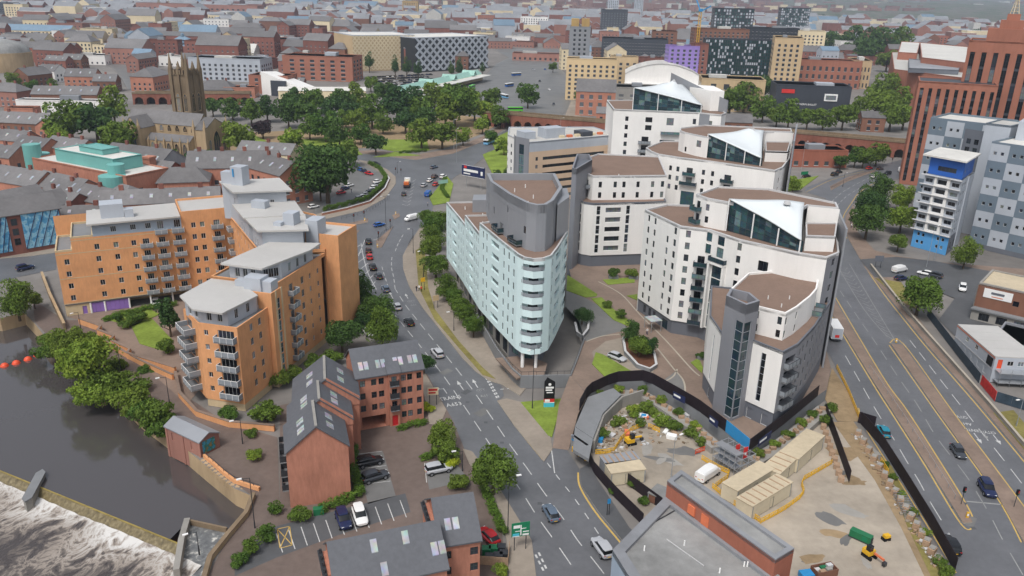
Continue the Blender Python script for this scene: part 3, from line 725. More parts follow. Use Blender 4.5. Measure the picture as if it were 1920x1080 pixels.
def on_plaza(name,px,m,z,h=0):
    p = ccw(PP(px,z)); mb = MB()
    if h: mb.prism(p,z-.02,z+h)
    else: mb.face([(x,y,z) for x,y in p])
    return mb.build(name,m,kind='structure')
on_plaza('access_drive',[(1062,530),(1064,545),(1100,560),(1150,590),(1180,618),(1135,628),(1098,640),(1085,600),(1060,575)],'asphalt_old',ZP+.006)
on_plaza('turning_circle',[(1110,660),(1135,640),(1170,632),(1200,640),(1228,690),(1222,705),(1190,705),(1120,690)],'paving',ZP+.006)
on_plaza('drive_end',[(1245,712),(1268,695),(1285,720),(1286,750),(1262,738)],'asphalt_old',ZP+.01)
for px in ([(1117,661),(1130,665),(1190,700),(1186,707),(1140,713),(1110,683)],[(1064,516),(1120,552),(1118,556),(1098,558),(1062,545)],[(1108,560),(1128,558),(1150,580),(1185,605),(1178,612),(1150,600)],[(1130,525),(1190,520),(1190,530),(1140,534)],[(1175,555),(1195,552),(1198,565)],[(1295,680),(1310,672),(1318,690),(1316,700)]):
    on_plaza('lawn',px,'grass',ZP,.12)
for px in ([(1122,528),(1165,552),(1200,590),(1250,640),(1295,690),(1312,705)],[(1230,650),(1262,690),(1282,715),(1285,745)],[(1100,640),(1130,630),(1170,626)],[(1270,692),(1262,706),(1245,716)]):
    mb = MB(); mb.strip(PP(spline(px),ZP),.35,ZP+.014); mb.build('paving_band','kerb_stone',kind='structure')
# ramp from the road up to the plaza
lo = PP([(1036,840),(1066,844)],.02); hi_ = PP([(1102,741),(1069,703)],ZP+.01); mid = PP([(1048,758),(1084,776)],ZP*.62)
mb = MB(); mb.face([(*lo[0],.02),(*lo[1],.02),(*mid[1],ZP*.62),(*mid[0],ZP*.62)]); mb.face([(*mid[0],ZP*.62),(*mid[1],ZP*.62),(*hi_[0],ZP+.01),(*hi_[1],ZP+.01)]); mb.build('entrance_ramp','brown_paving',kind='structure')
# distant ground: rolling hills beyond the city
vs, fs = [], []; nx, ny = 90, 16
for j in range(ny+1):
    y = 2600+ (9800)*(j/ny)**1.2
    for i in range(nx+1):
        x = -5200+10400*i/nx+ (y-2600)*.0
        x *= y/6500
        h = max(0,(y-2700)/6000)*115*(.75+.5*math.sin(x*.0011+1.3)*math.cos(y*.0007)+.25*math.sin(x*.0043+y*.002))
        vs.append((x,y,h-.3))
for j in range(ny):
    for i in range(nx): a = j*(nx+1)+i; fs.append((a,a+1,a+nx+2,a+nx+1))
me = bpy.data.meshes.new('hills'); me.from_pydata(vs,[],fs)
ramp_mat('hill_land',[(.3,S(46,66,46)),(.45,S(74,92,62)),(.5,S(120,112,104)),(.56,S(96,88,84)),(.62,S(62,82,54)),(.8,S(56,80,48))],.012,.9,9,.7,.1)
me.materials.append(M['hill_land']); tag(link('hills',me),kind='structure')
# ================================================================ NEAR BUILDINGS
# ---------------------------------------------------------------- orange riverside flats
WH = dict(fr='frame_white', mv=1)
BD = dict(fr='frame_white', mv=2)
A0, A1 = P(125,594), P(357,563); angA = math.atan2(A1[1]-A0[1], A1[0]-A0[0]); fA = frame(A0, angA)
ob = thing('apartment_building','L shaped orange brick riverside flats with grey penthouses and stacked balconies','building',(*A0,0))
rows = [3.95+3.08*i for i in range(6)]
pathA = [fA(0,0), fA(41,0)]; ZA = 3.1
w_ = grid([2.2],1.1,rows[:4],1.4,WH)+grid([9.1,13.3,17.3],1.1,rows[:5],1.4,WH)+grid([20.1],1.5,[r-.45 for r in rows[:5]],2.0,BD)+grid([23.8,27.7],1.5,[r-.45 for r in rows[:5]],2.0,BD)
facade(ob,[fA(0,0),fA(3.7,0)],ZA,16.5,'orange_brick',grid([2.2],1.1,rows[:4],1.4,WH))
facade(ob,[fA(3.7,0),fA(28.7,0)],ZA,19.6,'orange_brick',[(q[0]-3.7,)+q[1:] for q in w_[4:]])
facade(ob,[fA(28.7,0),fA(41,0)],ZA,23.7,'orange_brick',grid([2.8,4.9],1.1,rows,1.4,WH)+grid([8.4],1.5,[r-.45 for r in rows],2.0,BD))
facade(ob,[fA(8.6,.0),fA(28.7,.0)],19.6,22.6,'clad_blue',grid([4.6,9,12.4],1.3,[20.3],1.4,dict(mv=2))+grid([15.2,19.1],1.5,[19.9],2.0,BD))
facade(ob,[fA(0,14),fA(0,0)],ZA,16.5,'orange_brick',grid([4,9],1.1,rows[:4],1.4,WH))
facade(ob,[fA(3.7,12),fA(3.7,0)],16.5,19.6,'orange_brick')
facade(ob,[fA(8.6,12),fA(8.6,0)],19.6,22.6,'clad_blue')
solid(ob,[fA(.0,13.9),fA(41,13.9),fA(41,14),fA(0,14)],0,22,'orange_brick','back_wall')
for u0,u1 in ((0,3.7),): flat_roof(ob,[fA(u0+.02,.02),fA(u1,.02),fA(u1,13.9),fA(u0+.02,13.9)],16.45,'concrete_grey',.5,.3,'buff_brick','terrace')
flat_roof(ob,[fA(3.72,.02),fA(8.6,.02),fA(8.6,13.9),fA(3.72,13.9)],19.5,'concrete_grey',.5,.3,'buff_brick','terrace')
slab_roof(ob,[fA(7.6,-1.1),fA(28.6,-1.1),fA(28.6,13),fA(7.6,13)],22.6,.4)
flat_roof(ob,[fA(28.72,.02),fA(41,.02),fA(41,13.9),fA(28.72,13.9)],23.3,'sheet_roof',.5,.3,'orange_brick')
for u,w2,t0,d,z1,m in ((13.5,5.2,3,5,26.4,'clad_light'),(17.2,2.0,2.2,2.5,25.0,'clad_light')):
    mb = MB(); mb.prism([fA(u-w2/2,t0),fA(u+w2/2,t0),fA(u+w2/2,t0+d),fA(u-w2/2,t0+d)],22.9,z1); mb.build('plant_room',m,ob)
for z in (ZA+.05,9.6,15.8,18.9):
    mb = MB(); L0 = 3.7 if z > 16 else .05; mb.prism([fA(L0,-.03),fA(28.6,-.03),fA(28.6,.0),fA(L0,.0)],z,z+.18); mb.build('string_course','buff_brick',ob)
for u,n0,n1 in ((20.1,0,5),(23.8,0,6),(27.7,0,6),(37.1,0,6)):
    for r in rows[n0:n1]: x,y = fA(u,0); balcony(ob,x,y,r-.5,angA,2.9,1.25)
# undercroft
facade(ob,[fA(.02,.3),fA(5.5,.3)],0,ZA,'buff_brick',[(4.2,1.0,.02,2.1,dict(gl='purple_paint',fr='purple_paint',mv=0,name='door'))])
for u0,u1 in ((5.7,8.6),(8.9,14.2)):
    mb = MB(); n = int((u1-u0)/.9)
    for i in range(n):
        a,b = u0+(u1-u0)*i/n+.03, u0+(u1-u0)*(i+1)/n; mb = MB(); mb.prism([fA(a,.35),fA(b,.35),fA(b,.45),fA(a,.45)],.1,2.6); mb.build('garage_panel','purple_paint',ob)
solid(ob,[fA(14.3,6),fA(41,6),fA(41,6.2),fA(14.3,6.2)],0,ZA,'buff_brick','undercroft_wall')
mb = MB(); mb.prism([fA(.1,.1),fA(41,.1),fA(41,13.8),fA(.1,13.8)],ZA-.3,ZA,bot=True); mb.build('floor_slab','concrete_grey',ob)
for u in (5.6,8.75,14.3,19.3,24.5,30,35.5,40):
    x,y = fA(u,.35); mb = MB(); mb.cyl(x,y,0,ZA-.3,.22,n=10); mb.build('column','white_paint',ob)
# wing towards the camera
FB = P(461,772); aB = R(76-90)
fb_ = frame(FB, aB)
fB = lambda s,t: fb_(-s,t)            # s to the left, t away
def bfront(s0,s1,t,z0,z1,wins=(),m='orange_brick'): facade(ob,[fB(s1,t),fB(s0,t)],z0,z1,m,wins)
def bright(t0,t1,s,z0,z1,wins=(),m='orange_brick'): facade(ob,[fB(s,t0),fB(s,t1)],z0,z1,m,wins)
def bleft(t0,t1,s,z0,z1,wins=(),m='orange_brick'): facade(ob,[fB(s,t1),fB(s,t0)],z0,z1,m,wins)
r1 = [3.3+2.95*i for i in range(5)]
W1_ = dict(fr='frame_white',mv=1); W3 = dict(fr='frame_white',mv=3)
bfront(0,8.4,0,1.6,17.6,grid([1.6],.9,[r+.2 for r in r1],1.1,W1_)+grid([5.9],3.4,[r-.35 for r in r1],2.0,W3))
solid(ob,[fB(.1,.1),fB(8.3,.1),fB(8.3,10),fB(.1,10)],0,1.6,'buff_brick','plinth')
bright(0,10.8,0,1.6,17.6,grid([4.6,7.6],1.1,[r+.1 for r in r1],1.5,W1_))
facade(ob,[fB(15.2,5.2),fB(8.4,0)],1.6,17.6,'orange_brick',grid([3.2],3.2,[r-.35 for r in r1],2.0,W3))
bleft(5.2,34,15.2,0,17.6,grid([3+3.4*i for i in range(8)],1.1,r1,1.5,W1_))
pen = [fB(13.4,3.6),fB(8.2,1.0),fB(2.6,1.2),fB(1.6,9.5),fB(3,14),fB(13.4,14)]
flat_roof(ob,[fB(15.1,5.2),fB(8.4,.05),fB(.05,.05),fB(.05,10.8),fB(.05,14),fB(15.1,14)],17.2,'concrete_grey',.45,.3,'orange_brick','terrace')
for a,b in zip(pen,pen[1:]):
    L = math.dist(a,b); facade(ob,[a,b],17.2,20.4,'clad_light',grid([L*.3,L*.7],1.0,[17.9],1.9,W1_) if L > 4 else ())
slab_roof(ob,[fB(15,4.4),fB(8.6,-.8),fB(2.2,-.9),fB(.9,9.2),fB(9,15.4),fB(15,15.4)],20.4,.35)
d1 = math.atan2(fB(0,0)[1]-fB(8.4,0)[1], fB(0,0)[0]-fB(8.4,0)[0])
dl = math.atan2(fB(8.4,0)[1]-fB(15.2,5.2)[1], fB(8.4,0)[0]-fB(15.2,5.2)[0])
for r in r1:
    x,y = fB(2.4,0); balcony(ob,x,y,r-.4,d1,4.2,1.3,top='white_paint',h=1.15)
    x,y = fB(11.9,2.7); balcony(ob,x,y,r-.4,dl,5.0,2.2,top='white_paint',h=1.15)
# stair bay
bfront(-1,5.2,10.8,1.5,20.6); solid(ob,[fB(-1,10.9),fB(4.8,10.9),fB(4.8,14.6),fB(-1,14.6)],0,1.5,'buff_brick','plinth')
bright(10.8,14.8,-1,1.5,20.6,[(2.4,1.5,1.9+2.45*i,2.3,dict(fr='clad_light',gl='teal_glass',mv=1,mh=1,name='stair_window')) for i in range(7)])
mb = MB(); mb.prism([fB(-1.16,12.2),fB(-1.16,12.6),fB(-1,12.6),fB(-1,12.2)],0,20.8); mb.prism([fB(-1.16,14.4),fB(-1.16,14.8),fB(-1,14.8),fB(-1,14.4)],0,20.8); mb.build('bay_frame','buff_brick',ob)
flat_roof(ob,[fB(-.98,10.82),fB(5.2,10.82),fB(5.2,14.8),fB(-.98,14.8)],20.3,'sheet_roof',.4,.3,'orange_brick')
for s0,s1,t0,t1,z1 in ((1.6,5.4,11.5,14.6,23.2),(-.4,1.8,12,14.6,22.6),(5.4,8,12.5,14.5,22.0)): solid(ob,[fB(s0,t0),fB(s1,t0),fB(s1,t1),fB(s0,t1)],20.1,z1,'clad_light','plant_room',True)
# higher wing
r3 = [3.0+2.95*i for i in range(6)]
bright(14.8,34,0,1.5,21.2,grid([5.4],1.5,[r-.4 for r in r3],2.1,BD)+grid([10.2],1.2,r3,1.6,W1_)+grid([13.6],.8,r3,1.2,W1_)+grid([17.2],.9,r3,1.2,W1_))
solid(ob,[fB(.1,14.9),fB(12,14.9),fB(12,34),fB(.1,34)],0,1.5,'buff_brick','plinth')
for r in r3: x,y = fB(0,20.2); balcony(ob,x,y,r-.45,aB+math.pi/2,2.8,1.2)
bfront(0,15,14.85,17.6,21.2)
flat_roof(ob,[fB(.05,14.85),fB(15,14.85),fB(15,36),fB(.05,36)],20.9,'concrete_grey',.4,.3,'orange_brick','terrace')
pen2 = [fB(11,15.5),fB(4,15.8),fB(1.2,19),fB(.4,31),fB(11,31)]
for a,b in zip(pen2,pen2[1:]):
    L = math.dist(a,b); facade(ob,[a,b],20.9,24.2,'clad_light',grid([L*.25,L*.5,L*.75],1.0,[21.5],1.9,W1_) if L > 4 else ())
slab_roof(ob,[fB(12,14.2),fB(2.4,13.8),fB(-.9,27.8),fB(-.6,33),fB(10.4,30)],24.2,.4)
# rear wing that joins both
Cq = [fB(36,54),fB(13,30),fB(0,36),fB(0,46),fB(16,62),fB(34,68)]
facade(ob,[Cq[0],Cq[1]],0,22,'orange_brick',grid([6+4*i for i in range(6)],1.1,[3.95+3.08*i for i in range(6)],1.4,W1_))
L = math.dist(Cq[0],Cq[1])
for r in rows: q = at_u([Cq[0],Cq[1]],[0,L],3); balcony(ob,*q,r-.5,math.atan2(Cq[1][1]-Cq[0][1],Cq[1][0]-Cq[0][0]),2.4,1.2)
for a,b in zip(Cq[2:],Cq[3:]): facade(ob,[a,b],0,22,'orange_brick')
bfront(-3.2,.6,36.4,0,25.4); bright(36.4,46,-3.2,0,25.4); bleft(36.4,46,5,20,25.4)
bfront(.6,5,36.4,20,25.4)
flat_roof(ob,[fB(-3.18,36.42),fB(5,36.42),fB(5,46),fB(-3.18,46)],25.0,'sheet_roof',.5,.3,'orange_brick')
flat_roof(ob,Cq,21.8,'concrete_grey',.4,.3,'orange_brick','terrace')
for q,z0,z1 in (([(18,36),(11.5,29.5),(3.5,33),(9,42)],21.8,27.2),([(27,45),(19.5,37),(10,43),(17,52)],21.8,27.4),([(36,54),(28,46.5),(18,52),(26,61)],21.8,30.5)):
    qq_ = [fB(*p) for p in q]
    for a,b in zip(qq_,qq_[1:]+qq_[:1]): facade(ob,[a,b],z0,z1,'clad_light',[(math.dist(a,b)*.5,1.0,z0+.5,1.8,W1_),(math.dist(a,b)*.25,1.0,z0+.5,1.8,W1_)] if z1 < 28 else [(math.dist(a,b)*.7,1.0,z0+5,1.6,W1_)])
    slab_roof(ob,offset(ccw(qq_),-1.2),z1,.4)
for s,t,w2,d,z1 in ((7.5,35.5,2.6,3,30.3),(3.0,38,3,4,28.6),(9.5,33.5,1.8,2,28.4),(31,53,3.2,3.2,35.5),(34.5,53.6,3,2.6,33.8),(21,45,3.6,2.2,29.5)):
    solid(ob,[fB(s-w2/2,t-d/2),fB(s+w2/2,t-d/2),fB(s+w2/2,t+d/2),fB(s-w2/2,t+d/2)],21.8,z1,'clad_light','plant_room',True)
mb = MB(); q = [fB(31.6,51.2),fB(32.6,51.6),fB(32.6,51.7),fB(31.6,51.3)]; mb.prism(q,33,35); mb.build('plant_door','blue_plastic',ob)
solid(ob,[fB(37.2,54.5),fB(36.4,53.6),fB(36.3,57.6),fB(37.1,58)],22,33,'cream_wall','flank_wall',True)
# ---------------------------------------------------------------- red brick houses by the car park
RW = dict(fr='frame_dark',mv=1,mh=1)
rb = thing('brick_apartment_house','red brick apartment house with slate gables beside the car park','building',(-30,112,0))
fr_ = math.atan2(2.8,9.1)
segs = [((-34.3,106.6),fr_,9.5,8.4,10.2,14.2),((-36.2,114.9),fr_-.03,10.4,6.6,10.2,14.4),((-37.2,121.6),fr_-.06,11.2,9.5,10.4,14.6)]
for i,(o,a,wd_,dp,ze,zr) in enumerate(segs):
    f_ = frame(o,a); q = [f_(0,0),f_(0,dp),f_(wd_,dp),f_(wd_,0)]
    gable_wall(rb,f_(0,0),f_(wd_,0),0,ze,zr,'red_brick')
    facade(rb,[f_(wd_,0),f_(wd_,dp)],0,ze,'red_brick',grid([dp*.72],.9,[1.2+2.7*k for k in range(3)],1.3,RW) if i else ())
    facade(rb,[f_(0,dp),f_(0,0)],0,ze,'red_brick',grid([dp*.3,dp*.7],1.2,[1+2.7*k for k in range(3)],1.5,RW))
    gable_roof(rb,[f_(0,0),f_(0,dp),f_(wd_,dp),f_(wd_,0)],ze,zr,.25)
    mb = MB(); mb.prism([f_(wd_/2-.22,-.1),f_(wd_/2+.22,-.1),f_(wd_/2+.22,dp-.05),f_(wd_/2-.22,dp-.05)],zr-.05,zr+.1); mb.build('ridge_tiles','concrete',rb)
    mb = MB()
    if i:
        k_ = [f_(wd_*.52,-.15),f_(wd_+.1,-.15),f_(wd_+.1,.25),f_(wd_*.52,.25)]
        mb.prism(k_,ze-1.2,lambda p,f_=f_,wd_=wd_,ze=ze,zr=zr: zr+.35-(zr-ze)*abs(((p[0]-f_(wd_/2,0)[0])**2+(p[1]-f_(wd_/2,0)[1])**2)**.5)/(wd_/2)); mb.build('gable_parapet','red_brick',rb)
    sl = (zr-ze)/(wd_/2)
    for side,(us,vs_) in ((0,([.26],[.3,.62])),(1,([.74],[.35,.7]))):
        for u in us:
            for v in vs_:
                mb = MB(); uu = u*wd_
                for dv in (-.45,.45):
                    p4 = [f_(uu-.55,dp*v+dv-.36),f_(uu+.55,dp*v+dv-.36),f_(uu+.55,dp*v+dv+.36),f_(uu-.55,dp*v+dv+.36)]
                    zf = lambda p,f_=f_,wd_=wd_: ze+sl*(wd_/2-abs(((p[0]-f_(wd_/2,0)[0])*math.cos(a)+(p[1]-f_(wd_/2,0)[1])*math.sin(a))))
                    mb = MB(); mb.prism(p4,lambda p: zf(p)-.05,lambda p: zf(p)+.09); mb.build('skylight','sky_glass',rb)
f_ = frame((-34.3,106.6),fr_)
for k in range(3):
    for t in (2.2,6): x,y = f_(0,t); balcony(rb,x,y,2.6+2.6*k,fr_-math.pi/2,2.4,1.0,panel='dark_metal',top='dark_metal')
o2, a2 = (-28.0,130.6), math.atan2(4.8,11.6); f2 = frame(o2,a2); W2,D2,E2,R2 = 12.6,9.4,11.15,14.8
cols = [1.4,4.0,5.1,9.3,10.4]; z4 = [1.2,3.75,6.3,8.9]
facade(rb,[f2(0,0),f2(5.9,0)],0,E2,'red_brick',grid([1.1],1.0,z4[1:],1.3,RW)+grid([3.2,4.6],1.0,z4[1:],1.3,RW)+[(3.0,4.6,.02,2.6,dict(empty=1,depth=5.0))])
facade(rb,[f2(5.9,-.5),f2(7.9,-.5)],0,E2,'red_brick',grid([1.0],1.0,z4[1:],1.5,RW)+[(1.0,1.1,.02,2.2,dict(gl='red_plastic',fr='red_plastic',mv=0,name='door'))])
facade(rb,[f2(5.9,0),f2(5.9,-.5)],0,E2,'red_brick'); facade(rb,[f2(7.9,-.5),f2(7.9,0)],0,E2,'red_brick')
facade(rb,[f2(7.9,0),f2(W2,0)],0,E2,'red_brick',grid([.9,2.1],.95,z4,1.3,RW)+grid([3.9],.95,z4,1.3,RW))
for z in z4[1:]: x,y = f2(6.9,-.5); balcony(rb,x,y,z-.25,a2,1.7,.6,panel='dark_metal',top='dark_metal')
solid(rb,[f2(0,D2),f2(W2,D2),f2(W2,D2-.1),f2(0,D2-.1)],0,E2,'red_brick')
for u in (0,W2): gable_wall(rb,f2(u,0),f2(u,D2),0,E2,R2,'red_brick')
gable_roof(rb,[f2(0,0),f2(W2,0),f2(W2,D2),f2(0,D2)],E2,R2,.3)
mb = MB(); mb.prism([f2(5.6,-.9),f2(8.2,-.9),f2(8.2,1.5),f2(5.6,1.5)],lambda p: E2-.1+.55*((p[0]-f2(5.6,-.9)[0])*-math.sin(a2)+(p[1]-f2(5.6,-.9)[1])*math.cos(a2)),lambda p: E2+.12+.55*((p[0]-f2(5.6,-.9)[0])*-math.sin(a2)+(p[1]-f2(5.6,-.9)[1])*math.cos(a2)),bot=True); mb.build('porch_roof','slate_roof',rb)
sl = (R2-E2)/(D2/2)
for u in (1.2,2.2,4.4,5.4,7.7,8.7,10.5,11.5):
    mb = MB(); mb.prism([f2(u-.4,.9),f2(u+.4,.9),f2(u+.4,2.2),f2(u-.4,2.2)],lambda p: E2+sl*((p[0]-o2[0])*-math.sin(a2)+(p[1]-o2[1])*math.cos(a2))-.05,lambda p: E2+sl*((p[0]-o2[0])*-math.sin(a2)+(p[1]-o2[1])*math.cos(a2))+.1); mb.build('skylight','sky_glass',rb)
# house at the foot of the picture
hb = thing('brick_town_house','red brick house under grey slates at the bottom by the bins','building',(*P(760,1080),0))
def gabled(root,p,q,ze,zr,dp,m='red_brick',roof='slate_roof',wins=(),sky=()):
    a_ = math.atan2(q[1]-p[1],q[0]-p[0]); f_ = frame(p,a_); wd_ = math.dist(p,q)
    facade(root,[f_(0,0),f_(wd_,0)],0,ze,m,wins); solid(root,[f_(0,dp),f_(wd_,dp),f_(wd_,dp-.1),f_(0,dp-.1)],0,ze,m)
    for u in (0,wd_): gable_wall(root,f_(u,0),f_(u,dp),0,ze,zr,m)
    gable_roof(root,[f_(0,0),f_(wd_,0),f_(wd_,dp),f_(0,dp)],ze,zr,.3,roof)
    sl = (zr-ze)/(dp/2); zf = lambda p_: ze+sl*((p_[0]-p[0])*-math.sin(a_)+(p_[1]-p[1])*math.cos(a_))
    for u,v in sky:
        mb = MB(); mb.prism([f_(u-.42,v-.65),f_(u+.42,v-.65),f_(u+.42,v+.65),f_(u-.42,v+.65)],lambda p_: zf(p_)-.05,lambda p_: zf(p_)+.1); mb.build('skylight','sky_glass',root)
    return f_,wd_
E9 = 8.8
fh,wh = gabled(hb,P(826,1021,E9),P(900,1009,E9),E9,12.6,10.5,wins=grid([1.0],.95,[1,3.6,6.2],1.3,RW)+grid([4.6],1.1,[1,3.6,6.2],1.3,RW),sky=((1.4,2.0),(2.5,2.0)))
fk,wk = gabled(hb,P(630,1108,E9),P(838,1062,E9),E9,12.6,9.5,wins=grid([14.5],1.1,[1,3.6,6.2],1.3,RW),sky=((5.4,3.4),(9.5,3.6),(12.9,1.9),(13.9,1.9),(6.2,1.0)))
for f_,u,t in ((fh,-.4,6),(fk,-.5,4.5)):
    mb = MB(); mb.prism([f_(u-.5,t-2.4),f_(u+.4,t-2.4),f_(u+.4,t+2.4),f_(u-.5,t+2.4)],4,9.6); mb.build('dormer_wall','red_brick',hb)
    mb = MB(); mb.prism([f_(u-.8,t-2.6),f_(u-.2,t-2.6),f_(u-.2,t+2.6),f_(u-.8,t+2.6)],9.603,9.8,bot=True); mb.build('dormer_cap','dark_metal',hb)
    for k in range(4): mb = MB(); x,y = f_(u-.5,t-2+k*1.3); mb.box(x,y,9.8,.25,.25,.6); mb.build('vent','dark_metal',hb)
# pump house on the river
ph = thing('pump_house','small brick pump house with grey metal roof standing at the river edge','building',(*P(376,858),0))
a_,b_ = P(377,857),P(413,838); an = math.atan2(b_[1]-a_[1],b_[0]-a_[0]); f_ = frame(a_,an); wd_ = math.dist(a_,b_); dp = 9.6
gable_wall(ph,f_(0,0),f_(wd_,0),-3.2,3.1,4.1,'pink_brick'); facade(ph,[f_(0,dp),f_(0,0)],-3.2,3.1,'pink_brick',grid([2,7.4],.7,[.6],1.6,dict(empty=1,depth=.12)))
facade(ph,[f_(wd_,0),f_(wd_,dp)],-.1,3.1,'pink_brick'); gable_wall(ph,f_(0,dp),f_(wd_,dp),-.1,3.1,4.1,'pink_brick')
gable_roof(ph,[f_(0,0),f_(0,dp),f_(wd_,dp),f_(wd_,0)],3.1,4.1,.2,'clad_grey')
for v in (.1,4.7,9.3): mb = MB(); mb.prism([f_(-.12,v-.25),f_(.0,v-.25),f_(.0,v+.25),f_(-.12,v+.25)],-3.2,3.0); mb.build('pilaster','pink_brick',ph)
ramp_mat('mural',[(.3,S(30,60,80)),(.45,S(70,150,180)),(.55,S(40,110,90)),(.62,S(150,120,70)),(.8,S(24,40,60))],.9,.5,3,.6)
mb = MB(); mb.prism([f_(.5,-.1),f_(wd_-1,-.1),f_(wd_-1,-.01),f_(.5,-.01)],.4,2.7); mb.build('mural_board','mural',ph)
# ---------------------------------------------------------------- flat roofed brick building by the site
fbld = thing('flat_roofed_workshop','low felt roofed workshop with long red brick upper wall beside the yard','building',(*P(1300,1060),0))
ZR,ZB = 7.0,10.2
lo_ = PP([(1148,1037),(1251,932),(1460,1085),(1560,1200),(1330,1330)],ZR)
for a,b in zip(lo_,lo_[1:]+lo_[:1]): facade(fbld,[b,a] if area2(lo_) > 0 else [a,b],0,ZR+.5,'clad_blue' if a is lo_[-1] else 'concrete_grey',())
flat_roof(fbld,lo_,ZR,'felt_roof',.55,1.5,'grey_roof')
hi4 = PP([(1251,903),(1277,883),(1489,1030),(1454,1051)],ZB)
hc = ccw(hi4)
for a,b in zip(hc,hc[1:]+hc[:1]): facade(fbld,[a,b],0,ZB+.02,'site_brick')
flat_roof(fbld,hi4,ZB-.2,'felt_roof',.42,.7,'grey_roof')
mb = MB(); mb.strip(PP([(1215,985),(1268,955)],ZR+.15),.15,ZR+.02,h=.12); mb.build('roof_pipe','dark_metal',fbld)
mb = MB(); mb.strip(PP([(1250,1010),(1320,1060)],ZR+.15),.12,ZR+.02,h=.1); mb.build('roof_cable','coping',fbld)
for px in ((1208,1032),(1283,1022),(1349,1074),(1281,956),(1291,960),(1389,1034),(1395,1062),(1401,1062)):
    x,y = P(*px,ZR); mb = MB(); mb.cyl(x,y,ZR,ZR+.75,.12,.1,8); mb.build('vent_pipe','white_paint',fbld)
def onwall(p,q,u0,u1,z0,z1,d,m,root,name):
    L_ = math.dist(p,q); f_ = frame(p,math.atan2(q[1]-p[1],q[0]-p[0])); mb = MB(); mb.prism([f_(u0*L_,-d),f_(u1*L_,-d),f_(u1*L_,0),f_(u0*L_,0)],z0,z1,bot=True); return mb.build(name,m,root)
wa,wb = hi4[0],hi4[3]
onwall(wa,wb,.235,.30,ZR+.9,ZR+2.3,.25,'terracotta',fbld,'wall_panel'); onwall(wa,wb,.36,.43,ZR+.6,ZR+2.3,.08,'terracotta',fbld,'wall_panel')
# ---------------------------------------------------------------- mint apartment block
mi = thing('mint_apartment_block','mint green rounded apartment block with grey cylindrical penthouse','building',(0,170,0))
zb,zt = 6.4,27.6
m_ = lambda x,y: (820+x/2.57,320+y/2.57)
def mpt(x,y,z=zb): return P(*m_(x,y),z)
L0_ = mpt(45,420); Lm = mpt(200,665)
left = [L0_,(-13.2,196.6),Lm,(-3.3,165.6),(1.0,155.0)]
nose = [(1.0,155.0),(2.3,152.9),(4.2,152.0),(6.2,152.6),(7.9,154.6)]
right = [(7.9,154.6),(9.6,161.0),(12.2,172.5),(9,214)]
MW = dict(fr='frame_dark',mv=0); ML = dict(fr='frame_dark',mv=3,gl='glass',depth=.6)
Lf = along(left)[-1]; zr_ = [7.7+2.86*i for i in range(7)]
segz = [(0,Lf*.36,22.6),(Lf*.36,Lf*.62,25.0),(Lf*.62,Lf,zt)]
LL = along(left)
def sub(path,u0,u1):
    L_ = along(path); return [at_u(path,L_,u0)]+[p for p,l in zip(path,L_) if u0+.3 < l < u1-.3]+[at_u(path,L_,u1)]
for u0,u1,zt_ in segz:
    n = u1-u0; zz_ = [z for z in zr_ if z+1.8 < zt_]
    facade(mi,sub(left,u0,u1),zb,zt_,'mint_wall',grid([n*.12,n*.22],.8,zz_,1.6,MW)+grid([n*.45],min(5.0,n*.24),zz_,1.3,ML)+grid([n*.68,n*.8,n*.92],.8,zz_,1.6,MW))
facade(mi,nose,zb,zt,'mint_wall',grid([along(nose)[-1]/2],5.0,zr_,1.35,dict(empty=1,depth=.8)))
na,nb_ = at_u(nose,along(nose),along(nose)[-1]/2-2.5),at_u(nose,along(nose),along(nose)[-1]/2+2.5); nan = math.atan2(nb_[1]-na[1],nb_[0]-na[0])
for z in zr_: window(mi,(na[0]+nb_[0])/2-math.sin(nan)*.74,(na[1]+nb_[1])/2+math.cos(nan)*.74,z+.02,nan,2.0,1.3,'frame_dark','glass',1,0)
Rn = along(right)[-1]
facade(mi,right,zb,zt,'mint_wall',grid([1.4,13,21],.8,zr_,1.6,MW)+grid([7.2,17],5.2,zr_,1.5,ML))
allp = left+nose[1:]+right[1:]
# soffit, ground storey, columns
mb = MB(); mb.face([(x,y,zb) for x,y in ccw(allp)][::-1]); mb.build('soffit','white_wall',mi)
ip = offset(ccw(allp),2.2)
gl_ = [p for p in [(-16,212),(-6.4,178.5),(-.4,162),(3,157.5),(6.2,158.5),(9.0,172),(8,212)]]
facade(mi,gl_[:3],0,zb,'concrete',grid([3+5.2*i for i in range(10)],3.4,[1.2],3.6,dict(fr='frame_dark',mv=2,name='shop_window')))
facade(mi,gl_[2:6],0,zb,'slate_wall',grid([2.4,6.2],2.4,[ZP+.1],3.2,dict(fr='frame_dark',gl='teal_glass',mv=1,mh=1,name='shop_window'))+grid([11,14.5,18],2.6,[ZP+.1],3.0,dict(fr='frame_dark',mv=1,name='shop_window')))
for x,y in ((2.6,154.0),(5.4,154.0)): mb = MB(); mb.cyl(x,y,0,zb,.38,n=14); mb.build('column','white_paint',mi)
